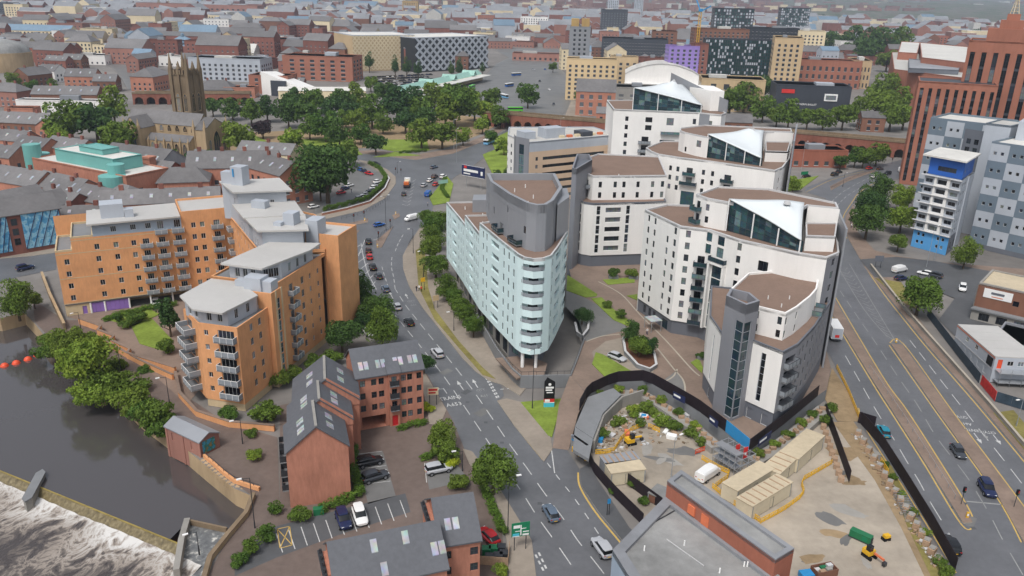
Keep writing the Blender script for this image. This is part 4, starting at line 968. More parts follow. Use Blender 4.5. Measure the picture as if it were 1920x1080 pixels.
# roofs: three steps then the penthouse
LP = left
def roofstep(u0,u1,z,depth):
    p = sub(left,u0,u1); r_ = [(q[0]+depth,q[1]+depth*.18) for q in p[::-1]]; return p+r_
for (u0,u1,z),dp_ in zip(segz,(22,17,12)):
    q = roofstep(u0,u1,z,dp_) if z < zt else sub(left,u0,u1)+nose[1:]+[right[1],right[2],(10.5,190)]
    flat_roof(mi,q,z-.35,'brown_roof',.38,.35,'coping')
    if z < zt: facade(mi,q[len(q)//2:][::1],zb,z,'mint_wall')
u1 = segz[0][1]; a = at_u(left,LL,u1); facade(mi,[(a[0],a[1]),(a[0]+17,a[1]+3)],22.2,25.0,'mint_wall'); facade(mi,[(a[0]+17,a[1]+3.1),(a[0],a[1]+.1)],22.2,25.0,'mint_wall')
solid(mi,[(-11,206),(-4,207),(-4,213),(-11,212)],22.2,25.6,'clad_grey','plant_room',True)
pw = [(-6.6,186),(-5.5,178),(-1.2,166.5),(2.6,159.2),(4.6,157.6),(6.6,158.2),(8.2,162.0),(10.6,174.0),(9.6,188)]
ZPT = 37.2
facade(mi,pw+[pw[0]],zt-.4,ZPT,'clad_grey',[(6,.7,30,1.6,MW),(16,2.2,zt-.3,2.3,BD),(28,1.0,30.5,1.6,MW),(11,.7,30.4,1.6,MW),(20,.7,33,1.6,MW),(44,3.4,zt+.4,7.6,dict(fr='dark_metal',gl='teal_glass',mv=2,mh=4,name='glazed_screen'))])
LW = along(pw); mb = MB(); n_ = 110
for i in range(n_):
    a,b = at_u(pw,LW,LW[-1]*i/n_), at_u(pw,LW,LW[-1]*i/n_+.1); dx,dy = b[0]-a[0],b[1]-a[1]; L_ = math.hypot(dx,dy)+1e-9; nx_,ny_ = dy/L_*.05,-dx/L_*.05
    mb.prism([a,b,(b[0]+nx_,b[1]+ny_),(a[0]+nx_,a[1]+ny_)],34.2 if 6 < LW[-1]*i/n_ < 32 else zt,ZPT-.05)
mb.build('standing_seam','clad_grey',mi,kind='stuff')
flat_roof(mi,pw,ZPT-1.5,'brown_roof',1.55,.7,'clad_grey')
for u in (15.5,25): q = at_u(pw,LW,u); q2 = at_u(pw,LW,u+.5); balcony(mi,*q,zt+.2,math.atan2(q2[1]-q[1],q2[0]-q[0]),4.2,1.4,panel='teal_glass',top='dark_metal')
solid(mi,[(9.2,165),(12.2,172.6),(12.1,181),(9.6,180)],zt-.4,35.4,'clad_grey','penthouse_bay',True)
for px in ((905,405),(965,360),(985,352),(1000,372),(905,420),(872,392),(990,384)): x,y = P(*px,ZPT-1.5) if px[0] > 930 else P(*px,24.7); mb = MB(); mb.cyl(x,y,(ZPT-1.5) if px[0] > 930 else 24.6,(ZPT-.7) if px[0] > 930 else 25.4,.12,.1,8); mb.build('vent_pipe','white_paint',mi)
# balcony rails of the nose and slots
for z in zr_:
    mb = MB(); nn_ = [(1.9,153.5),(2.9,152.6),(4.2,152.25),(5.6,152.55),(6.8,153.5)]
    mb.strip(nn_,.06,z,h=.75); mb.build('railing','rail_grey',mi)
# terrace wall under the nose
tw = thing('terrace_wall','pale grey retaining wall with dark railing around the nose of the mint block','wall',(*P(977,736),0))
pl = [P(892,598,.9),P(930,660,1.6),P(960,692,ZP),P(977,707,ZP),P(1020,706,ZP),P(1070,705,ZP),P(1083,672,ZP),P(1096,636,ZP)]
mb = MB(); mb.strip(pl,.35,0,h=ZP+.35); mb.build('wall','concrete_grey',tw)
mb = MB(); mb.strip(pl,.07,ZP+1.15,h=.07)
for a,b in zip(pl,pl[1:]):
    k = max(1,int(math.dist(a,b)/1.3))
    for i in range(k): mb.box(a[0]+(b[0]-a[0])*i/k,a[1]+(b[1]-a[1])*i/k,ZP+.35,.06,.06,.82)
mb.build('railing','dark_metal',tw)
mb = MB(); mb.prism([(-3.2,158),(1.4,148.4),*pl[3:5],(8,156),(4,160)],ZP-.3,ZP+.02); mb.build('terrace_floor','brown_paving',tw)
# ---------------------------------------------------------------- white apartment blocks with tent sails
DK = dict(fr='frame_dark',mv=0,mh=1); TG = dict(fr='frame_dark',gl='teal_glass',mv=1,mh=1,name='stair_window')
BIG = dict(fr='frame_dark',mv=1,mh=0)
def sail(root,A,B,C,z0,hA,hB,hC,pk,hp):
    """glazed wall from A to B under a white tensioned membrane A,B,C pulled up to a peak"""
    A,B,C = Vector(A),Vector(B),Vector(C); n = 14; vs,fs = [],[]; idx = {}
    D = Vector(pk)
    for i in range(n+1):
        for j in range(n+1-i):
            a,b = i/n,j/n; c = 1-a-b; p = A*a+B*b+C*c; z = (z0+hA)*a+(z0+hB)*b+(z0+hC)*c
            d = (p-D).length; e = min(a,b,c)*3
            z += hp*math.exp(-d/3.0)-1.5*e*(1-math.exp(-d/4))*.6
            sag = .25*(4*a*b+4*b*c+4*a*c); idx[i,j] = len(vs); q = p+((A+B+C)/3-p)*sag*.12; vs.append((q.x,q.y,z))
    for i in range(n):
        for j in range(n-i):
            fs.append((idx[i,j],idx[i+1,j],idx[i,j+1]))
            if i+j < n-1: fs.append((idx[i+1,j],idx[i+1,j+1],idx[i,j+1]))
    me = bpy.data.meshes.new('sail_canopy'); me.from_pydata(vs,[],fs); me.materials.append(M['white_sail'])
    for p in me.polygons: p.use_smooth = True
    o = link('sail_canopy',me,root); sm = o.modifiers.new('s','SOLIDIFY'); sm.thickness = .25; sm.offset = -1
    # glazing bays
    L = (B-A).length; d = (B-A)/L; nn = Vector((-d.y,d.x))*.8; nb = 3; k = 4; ang = math.atan2(d.y,d.x)
    top = lambda u: z0+hA+(hB-hA)*u/L-.35
    for i in range(nb*k):
        u0,u1 = L*i/(nb*k),L*(i+1)/(nb*k); rows_ = 4
        p,q = A+nn+d*(u0+.04),A+nn+d*(u1-.04)
        for r in range(rows_):
            ha,hb_ = top(u0)-z0,top(u1)-z0
            if hb_*(r)/rows_ > 99: continue
            mb = MB(); mb.face([(p.x,p.y,z0+ha*r/rows_+.05),(q.x,q.y,z0+hb_*r/rows_+.05),(q.x,q.y,z0+hb_*(r+1)/rows_-.04),(p.x,p.y,z0+ha*(r+1)/rows_-.04)]); mb.build('pane','teal_glass',root)
    mb = MB()
    for i in range(nb*k+1): p = A+nn*1.05+d*(L*i/(nb*k)); mb.box(p.x,p.y,z0,.1,.1,top(L*i/(nb*k))-z0,ang)
    for r in range(5):
        p,q = A+nn*1.05,B+nn*1.05; mb.tube((p.x,p.y,z0+(top(0)-z0)*r/4),(q.x,q.y,z0+(top(L)-z0)*r/4),.05,4)
    mb.build('glazing_frame','frame_dark',root)
    for u in (L*.36,L*.7,L*.985,L*.0):
        p = A+d*u+nn*.2; mb = MB(); mb.cyl(p.x,p.y,z0,top(u)+.1,.16,n=10); mb.build('mast','white_paint',root)
    p = C*.5+A*.5
    mb = MB(); mb.face([(*(A+nn),z0),(C.x,C.y,z0),(C.x,C.y,z0+hC-.3),(*(A+nn),z0+hA-.3)]); mb.face([(*(B+nn),z0),(C.x,C.y,z0),(C.x,C.y,z0+hC-.3),(*(B+nn),z0+hB-.3)]); mb.build('lobby_wall','white_wall',root)
    x,y = pk; mb = MB(); mb.cyl(x,y,z0+hC+hp*.3,z0+hC+hp*.62,.8,.6,12); mb.build('sail_cap','coping',root)
# front block ------------------------------------------------------
wf = thing('white_apartment_block','large white curved apartment block with white tent sail facing the building site','building',(46,150,ZP))
Z1,Z2 = 28.7,34.9
main = [(31.6,187.9),(34.9,180.2),(37.5,173.9),(43.5,171.6),(48.4,164.5),(54.7,159.2),(58.5,156.0),(63.3,153.6)]
LM = along(main); zz8 = [6.8+2.82*i for i in range(8)]; zz7 = zz8[:7]
def on_path(path,pts): 
    return pts
dkz = 6.0
facade(wf,main,dkz,Z1,'white_wall',
    grid([2.2,5.0],.85,zz8,1.55,DK)+grid([10.6],.85,zz7,1.6,DK)+grid([13.6,17.2],1.05,zz8[:1]+zz8[1:],1.6,DK)
    +[(20.6,1.6,zz8[k]-.5,2.2,BIG) for k in range(0,6)]+[(22.0,1.5,zz8[k]-.2,2.2,dict(fr='frame_dark',gl='teal_glass',mv=0,mh=1)) for k in (6,7)]
    +[(25.2,3.0,dkz+.3+3.05*k,2.9,TG) for k in range(5)]+[(25.4,1.9,zz8[k]-.3,2.3,dict(fr='frame_dark',gl='teal_glass',mv=1,mh=1)) for k in (6,7)]
    +[(30.5,1.0,zz8[k],1.6,DK) for k in range(4,8)]+[(36.2,2.2,zz8[k]-.5,2.2,BIG) for k in (5,6)])
facade(wf,[(main[0][0]+.25,main[0][1]+.3)]+[(x+.3,y+.25) for x,y in main[1:6]],0,dkz,'slate_wall',grid([3.2,5.6,7.6],1.2,[ZP+.6],2.0,DK)+[(12.4,2.4,ZP+.02,2.4,dict(fr='frame_dark',gl='teal_glass',mv=1,name='entrance')),(25,2.4,ZP+.02,2.4,dict(fr='frame_dark',gl='teal_glass',mv=1,name='entrance'))])
back = [(63.3,153.6),(67.0,157.0),(70.8,168),(72,184),(60,191),(46,193),(38,193.5),(31.6,187.9)]
facade(wf,back[:4],0,Z1,'stair_grey',grid([3+3.2*i for i in range(9)],1.2,zz8,1.5,DK)); facade(wf,back[3:],0,Z1,'white_wall')
flat_roof(wf,main+back[1:-1],Z1-.1,'brown_roof',.4,.4,'coping')
# projecting glazed bay frame
a,b = at_u(main,LM,23.2),at_u(main,LM,27.4); dd = Vector((b[0]-a[0],b[1]-a[1])).normalized(); no = Vector((dd.y,-dd.x))*.9
for q in (a,b): mb = MB(); mb.prism([(q[0]-dd.x*.25,q[1]-dd.y*.25),(q[0]+dd.x*.25,q[1]+dd.y*.25),(q[0]+dd.x*.25+no.x,q[1]+dd.y*.25+no.y),(q[0]-dd.x*.25+no.x,q[1]-dd.y*.25+no.y)],dkz,22.0); mb.build('bay_fin','white_wall',wf)
mb = MB(); mb.prism([(a[0]-dd.x*.25,a[1]-dd.y*.25),(b[0]+dd.x*.25,b[1]+dd.y*.25),(b[0]+dd.x*.25+no.x,b[1]+dd.y*.25+no.y),(a[0]-dd.x*.25+no.x,a[1]-dd.y*.25+no.y)],21.7,22.3,bot=True); mb.build('bay_roof','white_wall',wf)
an = math.atan2(dd.y,dd.x); x,y = (a[0]+b[0])/2,(a[1]+b[1])/2; balcony(wf,x,y,22.35,an,4.6,.9,panel='teal_glass',top='frame_dark')
q = at_u(main,LM,20.6); q2 = at_u(main,LM,21.2); an = math.atan2(q2[1]-q[1],q2[0]-q[0])
for k in range(0,6): balcony(wf,*q,zz8[k]-.55,an,3.0,1.3,panel='teal_glass',top='frame_dark',slabm='slate_wall')
q = at_u(main,LM,36.2); q2 = at_u(main,LM,36.9); an = math.atan2(q2[1]-q[1],q2[0]-q[0])
for k in (5,): balcony(wf,*q,zz8[k]-.55,an,3.4,1.2,panel='teal_glass',top='frame_dark')
# upper storeys
upw = [(41.4,178.5),(43.2,175.0),(47.1,172.0)]
facade(wf,upw,Z1-.1,Z2,'white_wall',[(1.2,1.2,Z1+.4,2.0,DK),(4.2,.9,Z1+.9,1.5,DK),(1.2,1.2,Z1+3.3,2.0,DK),(4.2,.9,Z1+3.7,1.5,DK)])
for z in (Z1+.2,Z1+3.1): balcony(wf,41.9,177.5,z,math.atan2(-3.5,1.8),2.6,1.4,panel='teal_glass',top='frame_dark')
upper = [(41.4,178.5),(43.2,175.0),(47.1,172.0),(60.5,166),(64.3,171.0),(70.4,169.2),(71.6,174),(60,186),(48.3,187)]
flat_roof(wf,upper,Z2,'brown_roof',.4,.35,'coping')
facade(wf,[(62.6,166.2),(64.3,171),(64.3,171.01),(70.6,168.9)],Z1-.1,Z2+.1,'white_wall'); facade(wf,[(70.4,169.2),(71.6,174),(60,186),(48.3,187),(41.4,178.5)],Z1-.1,Z2+.1,'white_wall')
mid_ = [(60.2,158.5),(66.2,158.3),(70.6,169),(63.5,168.5)]
for a,b in zip(mid_,mid_[1:]+mid_[:1]): facade(wf,[a,b],Z1-.1,Z1+3.1,'white_wall')
flat_roof(wf,mid_,Z1+3.0,'brown_roof',.3,.3,'coping')
sail(wf,(47.1,171.6),(58.9,157.0),(62.9,169.5),Z1,7.4,2.6,7.2,(58.2,166.6),1.9)
mb = MB(); mb.prism([(67.6,157.2),(68.0,157.2),(72.0,172.5),(71.6,172.5)],ZP,Z2-1); mb.build('edge_fin','clad_grey',wf)
# nose
NT,NR = 18.3,23.4
nl = [(39.2,146.5),(39.5,138.0)]; nr = [(44.4,135.4),(48.7,130.2)]; nc = [(48.7,130.2),(52.6,133.9),(58.9,143.0),(66.3,155.6),(66.8,158)]
facade(wf,[(43.4,164),(39.2,146.5),(39.5,138.0)],dkz,NT,'white_wall',[(22.2,.8,6.6,9.6,dict(fr='clad_light',mv=0,mh=6))]); facade(wf,[(43.6,164),(39.4,146.6),(39.8,138.1)],0,dkz,'slate_wall',[(22,1.0,ZP+.02,2.1,dict(gl='dark_metal',mv=0,name='door'))])
facade(wf,nr,dkz,NT,'white_wall',[(3.0,1.0,7.0,9.8,dict(fr='clad_light',mv=0,mh=6))]); facade(wf,[(44.5,135.6),(48.8,130.5)],0,dkz,'slate_wall',[(1.6,1.3,ZP+.02,2.2,dict(gl='slate_wall',mv=0,name='door')),(4.9,1.4,ZP+.02,2.2,dict(gl='slate_wall',mv=0,name='door'))])
zn = [6.9+2.8*k for k in range(4)]
facade(wf,nc,dkz,NT,'stair_grey',grid([3.2],3.6,[z-.3 for z in zn],1.7,dict(fr='frame_dark',mv=2,depth=1.2))+grid([7.5,9.5,12.2,15.4,18.0,21,24.5,28],.9,zn,1.5,DK)); facade(wf,[(x+.15,y+.3) for x,y in nc],0,dkz,'slate_wall')
for z in zn: balcony(wf,50.9,132.3,z-.35,math.atan2(3.7,3.9),4.0,1.0,panel='rail_grey',top='frame_dark')
base_ = [(43.4,164),(39.2,146.5),(39.5,138.0),(44.4,135.4)]+nc
flat_roof(wf,base_+[(60,160)],NT-.1,'brown_roof',.35,.3,'slate_wall','terrace')
up_ = [(42.7,147.4),(42.9,141.5),(46.3,138.6),(50.2,135.8),(53.4,139.2),(58,145.2),(60.6,149.3),(62.6,154.2)]
facade(wf,up_,NT-.1,NR,'white_wall',[(9.8,1.0,NT+.4,1.5,DK),(9.8,1.0,NT+3.0,1.5,DK)]+grid([14.2,15.7,20],.8,[NT+.3,NT+2.9],1.5,DK)); facade(wf,[up_[-1],(56,160),(49.2,158),up_[0]],NT-.1,NR,'white_wall')
flat_roof(wf,up_+[(56,160),(49.2,158)],NR-.1,'brown_roof',.45,.35,'white_wall')
for px in ((1465,575),(1440,560),(1480,560),(1455,600)): x,y = P(*px,NR); mb = MB(); mb.cyl(x,y,NR-.1,NR+.6,.1,.1,8); mb.build('vent_pipe','white_paint',wf)
balcony(wf,61,150.5,NT+.1,math.atan2(4,2.2),5,2.0,panel='teal_glass',top='frame_dark')
# stair tower
st = [(39.4,137.6),(41.9,133.0),(44.9,135.2),(44.2,139.4),(41.2,141.5)]
facade(wf,[st[0],st[1]],0,26.2,'stair_grey',[(4.05,1.9,ZP+.5,19.5,dict(fr='clad_light',gl='teal_glass',mv=0,mh=9,name='stair_window'))]); facade(wf,[st[1],st[2]],0,26.2,'stair_grey',[(1.2,2.0,ZP+.5,19.5,dict(fr='clad_light',gl='teal_glass',mv=0,mh=9,name='stair_window'))]); facade(wf,st[2:]+[st[0]],0,26.2,'stair_grey')
flat_roof(wf,st,24.6,'brown_roof',1.65,.5,'stair_grey')
# entrance canopies
for x,y,an in ((35.2,176.6,-1.2),(46.2,162.4,-.9)):
    c = thing('entrance_canopy','steel framed glass canopy over the '+('left' if x < 40 else 'right')+' entrance of the white block','canopy',(x,y,ZP),an)
    mb = MB(); mb.box(0,-1.5,2.7,3.4,3.0,.12); mb.build('canopy_roof','sky_glass',c,world=False)
    for sx in (-1.6,1.6):
        for t in (-2.8,-.2): mb = MB(); mb.box(sx,t,0,.12,.12,2.7); mb.build('post','galv',c,world=False)
# second sail block ------------------------------------------------
ws = thing('white_sail_block','white block with brown terrace and tent sail behind the front white block','building',(60,262,ZP))
m2 = [(44.0,270),(44.8,264),(46.4,259.2),(52.2,254.7),(60.5,250.1),(69.5,244.0),(78.1,237.8)]
L2 = along(m2)
facade(ws,m2,0,Z1,'white_wall',grid([3,5],.8,[Z1-4.4,Z1-7.4],1.6,DK)+grid([16,18.6,27,30],1.0,[Z1-4.4,Z1-7.4,Z1-10.4],1.6,DK)+[(22.5,2.0,Z1-5,2.3,BIG),(22.5,2.0,Z1-8,2.3,BIG),(35,2.2,Z1-5.6,2.3,BIG),(35,2.2,Z1-8.7,2.3,BIG)]+[(22.5,4.4,Z1-15,4.6,TG),(13.5,1.2,Z1-14.5,5.2,TG)])
for u,z in ((22.5,Z1-5.1),(22.5,Z1-8.2),(35,Z1-5.7),(35,Z1-8.8)): q = at_u(m2,L2,u); q2 = at_u(m2,L2,u+.6); balcony(ws,*q,z,math.atan2(q2[1]-q[1],q2[0]-q[0]),4 if z > Z1-8 else 5.5,1.2,panel='teal_glass',top='frame_dark')
b2 = [(78.1,237.8),(82,243),(88,256),(97,281),(70,286),(52,284),(44,270)]
facade(ws,b2[:4],0,Z1,'white_wall',grid([4],.8,[Z1-4.4,Z1-7.4],1.8,DK)); facade(ws,b2[3:],0,Z1,'white_wall')
flat_roof(ws,m2+b2[1:-1],Z1-.1,'brown_roof',.4,.4,'coping')
u2 = [(55.8,274.0),(54.6,268.5),(55.6,264.6),(58.5,259.5),(61.5,256)]
facade(ws,u2,Z1-.1,Z2,'white_wall',grid([3,5],.7,[Z1+3.6],1.8,DK)+[(16.5,1.8,Z1+2.9,2.1,BIG),(10.6,1.0,Z1+.4,1.6,DK)])
up2 = [(55.8,274.0),(54.6,268.5),(55.6,264.6),(61.5,256),(75,266),(84.5,272),(93.0,271.5),(95,279),(66,282)]
flat_roof(ws,up2,Z2,'brown_roof',.4,.35,'coping'); facade(ws,[(82,268),(84.5,272.2),(93.4,271.0),(95,279),(66,282),(55.8,274)],Z1-.1,Z2,'white_wall')
q_ = [(79,252.5),(86,252.5),(92.6,270.5),(84,270)]
for a,b in zip(q_,q_[1:]+q_[:1]): facade(ws,[a,b],Z1-.1,Z1+3.2,'white_wall')
flat_roof(ws,q_,Z1+3.1,'brown_roof',.3,.3,'coping')
sail(ws,(61.2,256.5),(75.6,244.6),(82.5,268.5),Z1,7.6,2.6,7.2,(77.2,263),2.2)
mb = MB(); mb.prism([(85,246),(85.5,246),(98,281.5),(97.4,281.5)],0,Z2+1.5); mb.build('edge_fin','clad_grey',ws)
# rear tower with sail ----------------------------------------------
wr = thing('white_rear_tower','tall white tower with tent sail rising behind the office block','building',(56,310,0))
m3 = [(37.0,309),(52,307.4),(68.5,305.3),(76,300.6)]; ZR3 = 36
facade(wr,m3,0,ZR3,'white_wall',grid([5.2],1.2,[ZR3-4-3.2*k for k in range(9)],1.7,DK)+[(13.5,2.6,ZR3-4.2,1.9,BIG),(21.5,2.6,ZR3-5,2.7,BIG),(13.5,2.4,ZR3-7.2,1.9,BIG),(30.5,1.2,ZR3-4.2,2,DK),(30.5,1.2,ZR3-7.6,2,DK)]+grid([12.6],2.6,[ZR3-12.2-3.2*k for k in range(6)],2.5,BIG)+[(21,5.6,ZR3-14.5-4.0*k,3.9,TG) for k in range(5)]+grid([29.5,33.5],2.2,[ZR3-12.2-3.2*k for k in range(5)],2.4,BIG)+[(36,2.6,ZR3-4.4,2,BIG)])
L3 = along(m3)
for k in range(6): q = at_u(m3,L3,12.4); balcony(wr,*q,ZR3-12.3-3.2*k,-.08,4.6,1.3,panel='rail_grey',top='frame_dark')
for k in range(3): q = at_u(m3,L3,31.4); balcony(wr,*q,ZR3-12.3-3.2*k,-.1,6.5,1.3,panel='rail_grey',top='frame_dark')
q = at_u(m3,L3,22); balcony(wr,*q,ZR3-8.4,-.08,7.5,1.2,panel='teal_glass',top='frame_dark')
b3 = [(76,300.6),(79,306),(80,332),(60,342),(37,335),(37,309)]
facade(wr,b3,0,ZR3,'white_wall'); facade(wr,[(69.3,304.9),(75.2,301.1)],0,ZR3+.01,'clad_grey') if 0 else None
flat_roof(wr,m3+b3[1:-1],ZR3-.1,'brown_roof',.4,.4,'coping')
onwall(m3[2],m3[3],.05,.5,ZR3-9,ZR3-.2,.05,'clad_grey',wr,'wall_panel')
sail(wr,(44.2,309.5),(70,306.6),(66,328),ZR3,8.4,2.8,8.0,(60.5,318),4.2)
solid(wr,[(74,312),(79,312),(79,330),(62,338)],ZR3,ZR3+7.5,'white_wall','penthouse',True)
mb = MB(); mb.prism([(62,333),(62.6,332.4),(80.2,309),(79.8,308.6)],ZR3,lambda p: ZR3+12-(p[0]-62)*.42); mb.build('edge_fin','clad_grey',wr)
# middle white block -------------------------------------------------
wm = thing('white_middle_block','white block with dark grey fin and brown flat roof between office and front block','building',(28,225,ZP))
mm = [(18.6,224.5),(20,222.6),(22.6,221.4),(37.7,224.3),(44,226)]; ZM = 21.4; zm = [7.2+2.85*k for k in range(5)]
facade(wm,mm,dkz,ZM,'white_wall',grid([1.0],.5,[z-.4 for z in zm],2.5,dict(fr='clad_light',mv=0))+grid([6.8],1.1,[z-.4 for z in zm],2.5,dict(fr='clad_light',mv=0,mh=1))+grid([11.2],4.6,[z+.1 for z in zm],1.5,dict(fr='frame_dark',mv=2,depth=.6))+grid([15.6],1.1,[z-.4 for z in zm],2.5,dict(fr='clad_light',mv=0,mh=1)))
facade(wm,[(x,y+.3) for x,y in mm],0,dkz,'slate_wall'); facade(wm,[mm[-1],(46,262),(26,262),(18,246),mm[0]],0,ZM,'white_wall')
flat_roof(wm,mm+[(46,262),(26,262),(18,246)],ZM-.1,'brown_roof',.35,.3,'slate_wall','terrace')
mu = [(20.0,231),(22.4,226.3),(32,227.5),(44.2,229.5)]; ZU = 28.2
facade(wm,mu,ZM-.1,ZU,'white_wall',grid([7.6,12,14.6,18.8,23.2,26.2],.95,[ZM+.5,ZM+3.6],1.7,DK)+[(2.4,1.3,ZM+.2,2.2,DK),(2.4,1.3,ZM+3.2,2.2,DK)])
facade(wm,[mu[-1],(46.5,258),(27,260),(19,246),mu[0]],ZM-.1,ZU,'white_wall')
flat_roof(wm,mu+[(46.5,258),(27,260),(19,246)],ZU-.1,'brown_roof',.4,.35,'coping')
balcony(wm,21.2,228.6,ZM+3.2,-1.1,3.2,1.5,panel='rail_grey',top='frame_dark')
fin = [(16.4,222),(16.9,218.8),(19.9,224.6),(25.2,236),(21,240)]
mb = MB(); fq = [(15.8,219.5),(17.0,218.4),(22.5,232),(22.3,240),(18.5,240)]
for a,b in zip(fq,fq[1:]+fq[:1]): facade(wm,[a,b],0,32,'stair_grey',grid([3,6,10],.9,[6+3*k for k in range(8)],1.4,DK) if a == fq[-1] else ())
flat_roof(wm,fq,30.6,'slate_wall',1.45,.4,'stair_grey')
for px in ((1165,340),(1190,335),(1160,330),(1183,333)): x,y = P(*px,ZU); mb = MB(); mb.cyl(x,y,ZU-.1,ZU+.6,.12,.1,8); mb.build('vent_pipe','white_paint',wm)
# ---------------------------------------------------------------- beige banded office
bo = thing('beige_office_block','beige office block with long dark window bands beside the white blocks','building',(20,320,0))
b0,b1 = (5.2,301.5),(41,323.5); ZO = 24.2; bl = math.dist(b0,b1); zo = [1.6+3.05*k for k in range(8)]
SB = dict(fr='frame_dark',mv=11,depth=.3)
w_ = grid([bl*.5],bl*.70,zo,1.25,SB)+grid([bl*.085,bl*.92],1.1,zo,1.4,DK)
facade(bo,[b0,b1],0,20.4,'beige_clad',[q for q in w_ if q[2] < 18.5]); facade(bo,[b0,b1],20.4,ZO,'clad_light',[q for q in w_ if q[2] > 20.4])
sg = [(-.6,311),(.2,306.5),(5.2,301.4)]
facade(bo,sg,0,25.4,'stair_grey',[(7.6,2.6,3+4.0*k,3.8,dict(fr='frame_dark',gl='teal_glass',mv=1,mh=2,name='stair_window')) for k in range(5)])
facade(bo,[(-3,336),(-3.2,317),(-.6,311)],0,ZO,'white_wall',grid([3+4*i for i in range(6)],1.4,zo,1.4,DK))
facade(bo,[b1,(33,342),(-3,336)],0,ZO,'beige_clad')
flat_roof(bo,[b0,b1,(33,342),(-3,336),(-3.2,317),(-.6,311)],ZO-.3,'pale_roof',.35,.4,'clad_light')
for s0,z1,m in (((4,312),27,'clad_light'),((14,316.5),28,'clad_light'),((27,322),26,'dark_clad')):
    mb = MB(); mb.box(s0[0],s0[1],ZO-.3,9 if z1 > 27 else 5,6,z1-ZO,math.atan2(22,36)); mb.build('plant_room',m,bo)
for k in range(6): mb = MB(); mb.box(18+k*3.2,315+k*2,ZO-.3,2.2,1.4,.9,.55); mb.build('duct','terracotta' if k % 2 else 'cream_wall',bo)
# ---------------------------------------------------------------- right edge: checkered flats
CW = dict(fr='frame_white',mv=0); CHK = {}
def checker(root,p,q,z0,ch,nr,nc,phase=0,wins=True):
    """checkerboard cladding: every panel a piece of its own, two small windows in each"""
    L = math.dist(p,q); a = math.atan2(q[1]-p[1],q[0]-p[0]); f_ = frame(p,a); cw = L/nc
    facade(root,[p,q],z0,z0+ch*nr,'check_dark',[(cw*(c+d),1.0,z0+ch*r+ch*.36,1.1,CW) for c in range(nc) for r in range(nr) for d in (.3,.68)] if wins else ())
    for r in range(nr):
        for c in range(nc):
            k = (round(cw,2),round(ch,2),(r+c+phase) % 2)
            if k not in CHK:
                mb = MB(); t = .03; g_ = .03; zc,zd = ch*.36,ch*.36+1.1; xs = [g_,cw*.3-.5,cw*.3+.5,cw*.68-.5,cw*.68+.5,cw-g_]
                if not wins: xs = [g_,cw-g_]
                bars = [(xs[0],xs[-1],g_,zc),(xs[0],xs[-1],zd,ch-g_)]+[(xs[i],xs[i+1],zc,zd) for i in range(0,len(xs)-1,2)]
                for x0,x1,za,zb_ in bars: mb.box((x0+x1)/2,-t/2,za,x1-x0,t,zb_-za)
                CHK[k] = mb.mesh('panel',['check_light' if (r+c+phase) % 2 else 'check_dark'])
            x,y = f_(cw*c,0); link('panel',CHK[k],root,(x,y,z0+ch*r),a)
ck = thing('checkered_flats','tall flats clad in a grey and white checkerboard at the right edge','building',(160,262,0))
c0,c1 = (154.2,260.6),(176,234.0)
checker(ck,c0,c1,1.6,5.55,6,6,0)
solid(ck,[c0,c1,(196,250),(174,277)],0,1.6,'slate_wall','plinth'); facade(ck,[(174,277),c0],0,34.9,'check_light',grid([2+3*i for i in range(7)],1.4,[3+2.8*k for k in range(11)],1.3,CW)); flat_roof(ck,[c0,c1,(196,250),(174,277)],34.9,'pale_roof',.6,.4,'check_dark')
d0,d1 = (153.0,300),(170,283.5)
checker(ck,d0,d1,3.4,5.55,6,4,1); flat_roof(ck,[d0,d1,(184,298),(167,314)],36.7,'pale_roof',.7,.4,'check_dark'); facade(ck,[(167,314),d0],0,36.7,'check_light'); facade(ck,[d1,(184,298)],0,36.7,'check_light')
lk = [(160.4,277),(166,271.5),(178,282),(172,288)]
for a,b in zip(lk,lk[1:]+lk[:1]): facade(ck,[a,b],0,39,'check_light',grid([math.dist(a,b)*.5],math.dist(a,b)*.6,[2+2.9*k for k in range(12)],1.7,dict(fr='frame_dark',mv=2)) if a == lk[-1] else ())
flat_roof(ck,lk,38.6,'pale_roof',.45,.4,'check_dark')
facade(ck,[(157.5,283.5),(161,277.5)],0,36,'slate_wall',grid([2.0,4.8],1.6,[2+2.9*k for k in range(11)],1.8,dict(fr='frame_dark',mv=1)))
solid(ck,[(166,268),(176,260),(184,270),(174,278)],34.9,41,'check_light','plant_room',True)
# blue topped tower
bt = thing('blue_topped_tower','grey and white stepped tower with blue top storeys and sky blue base','building',(140,256,0))
t0,t1,t2 = (134.0,258.9),(140.9,249.2),(151.8,262.2); tb = math.dist(t0,t1); tr_ = math.dist(t1,t2)
facade(bt,[t0,t1],0,6.2,'sky_blue_wall',grid([1.8,3.4,8.4,10],.9,[1.6,4.2],1.1,CW)); facade(bt,[t1,t2],0,6.2,'slate_wall',grid([4,8,12],1.6,[1.2],2.6,DK))
zt6 = [7.0+3.05*k for k in range(6)]
facade(bt,[t0,t1],6.2,24.9,'clad_light',grid([tb*.5],tb*.24,zt6,1.4,dict(fr='frame_dark',mv=2))+grid([tb*.14,tb*.86],tb*.2,zt6,1.3,dict(fr='clad_grey',mv=1,gl='glass')))
facade(bt,[t1,t2],6.2,24.9,'clad_light',grid([3,6,9.5,13],1.6,zt6,1.2,dict(fr='clad_grey',mv=0)))
ft = frame(t0,math.atan2(t1[1]-t0[1],t1[0]-t0[0]))
for k in range(7):
    mb = MB(); mb.prism([ft(-.9,-.9),ft(tb+.4,-.9),ft(tb+.4,0),ft(-.9,0)],6.2+3.05*k,6.38+3.05*k,bot=True); mb.build('floor_band','coping',bt)
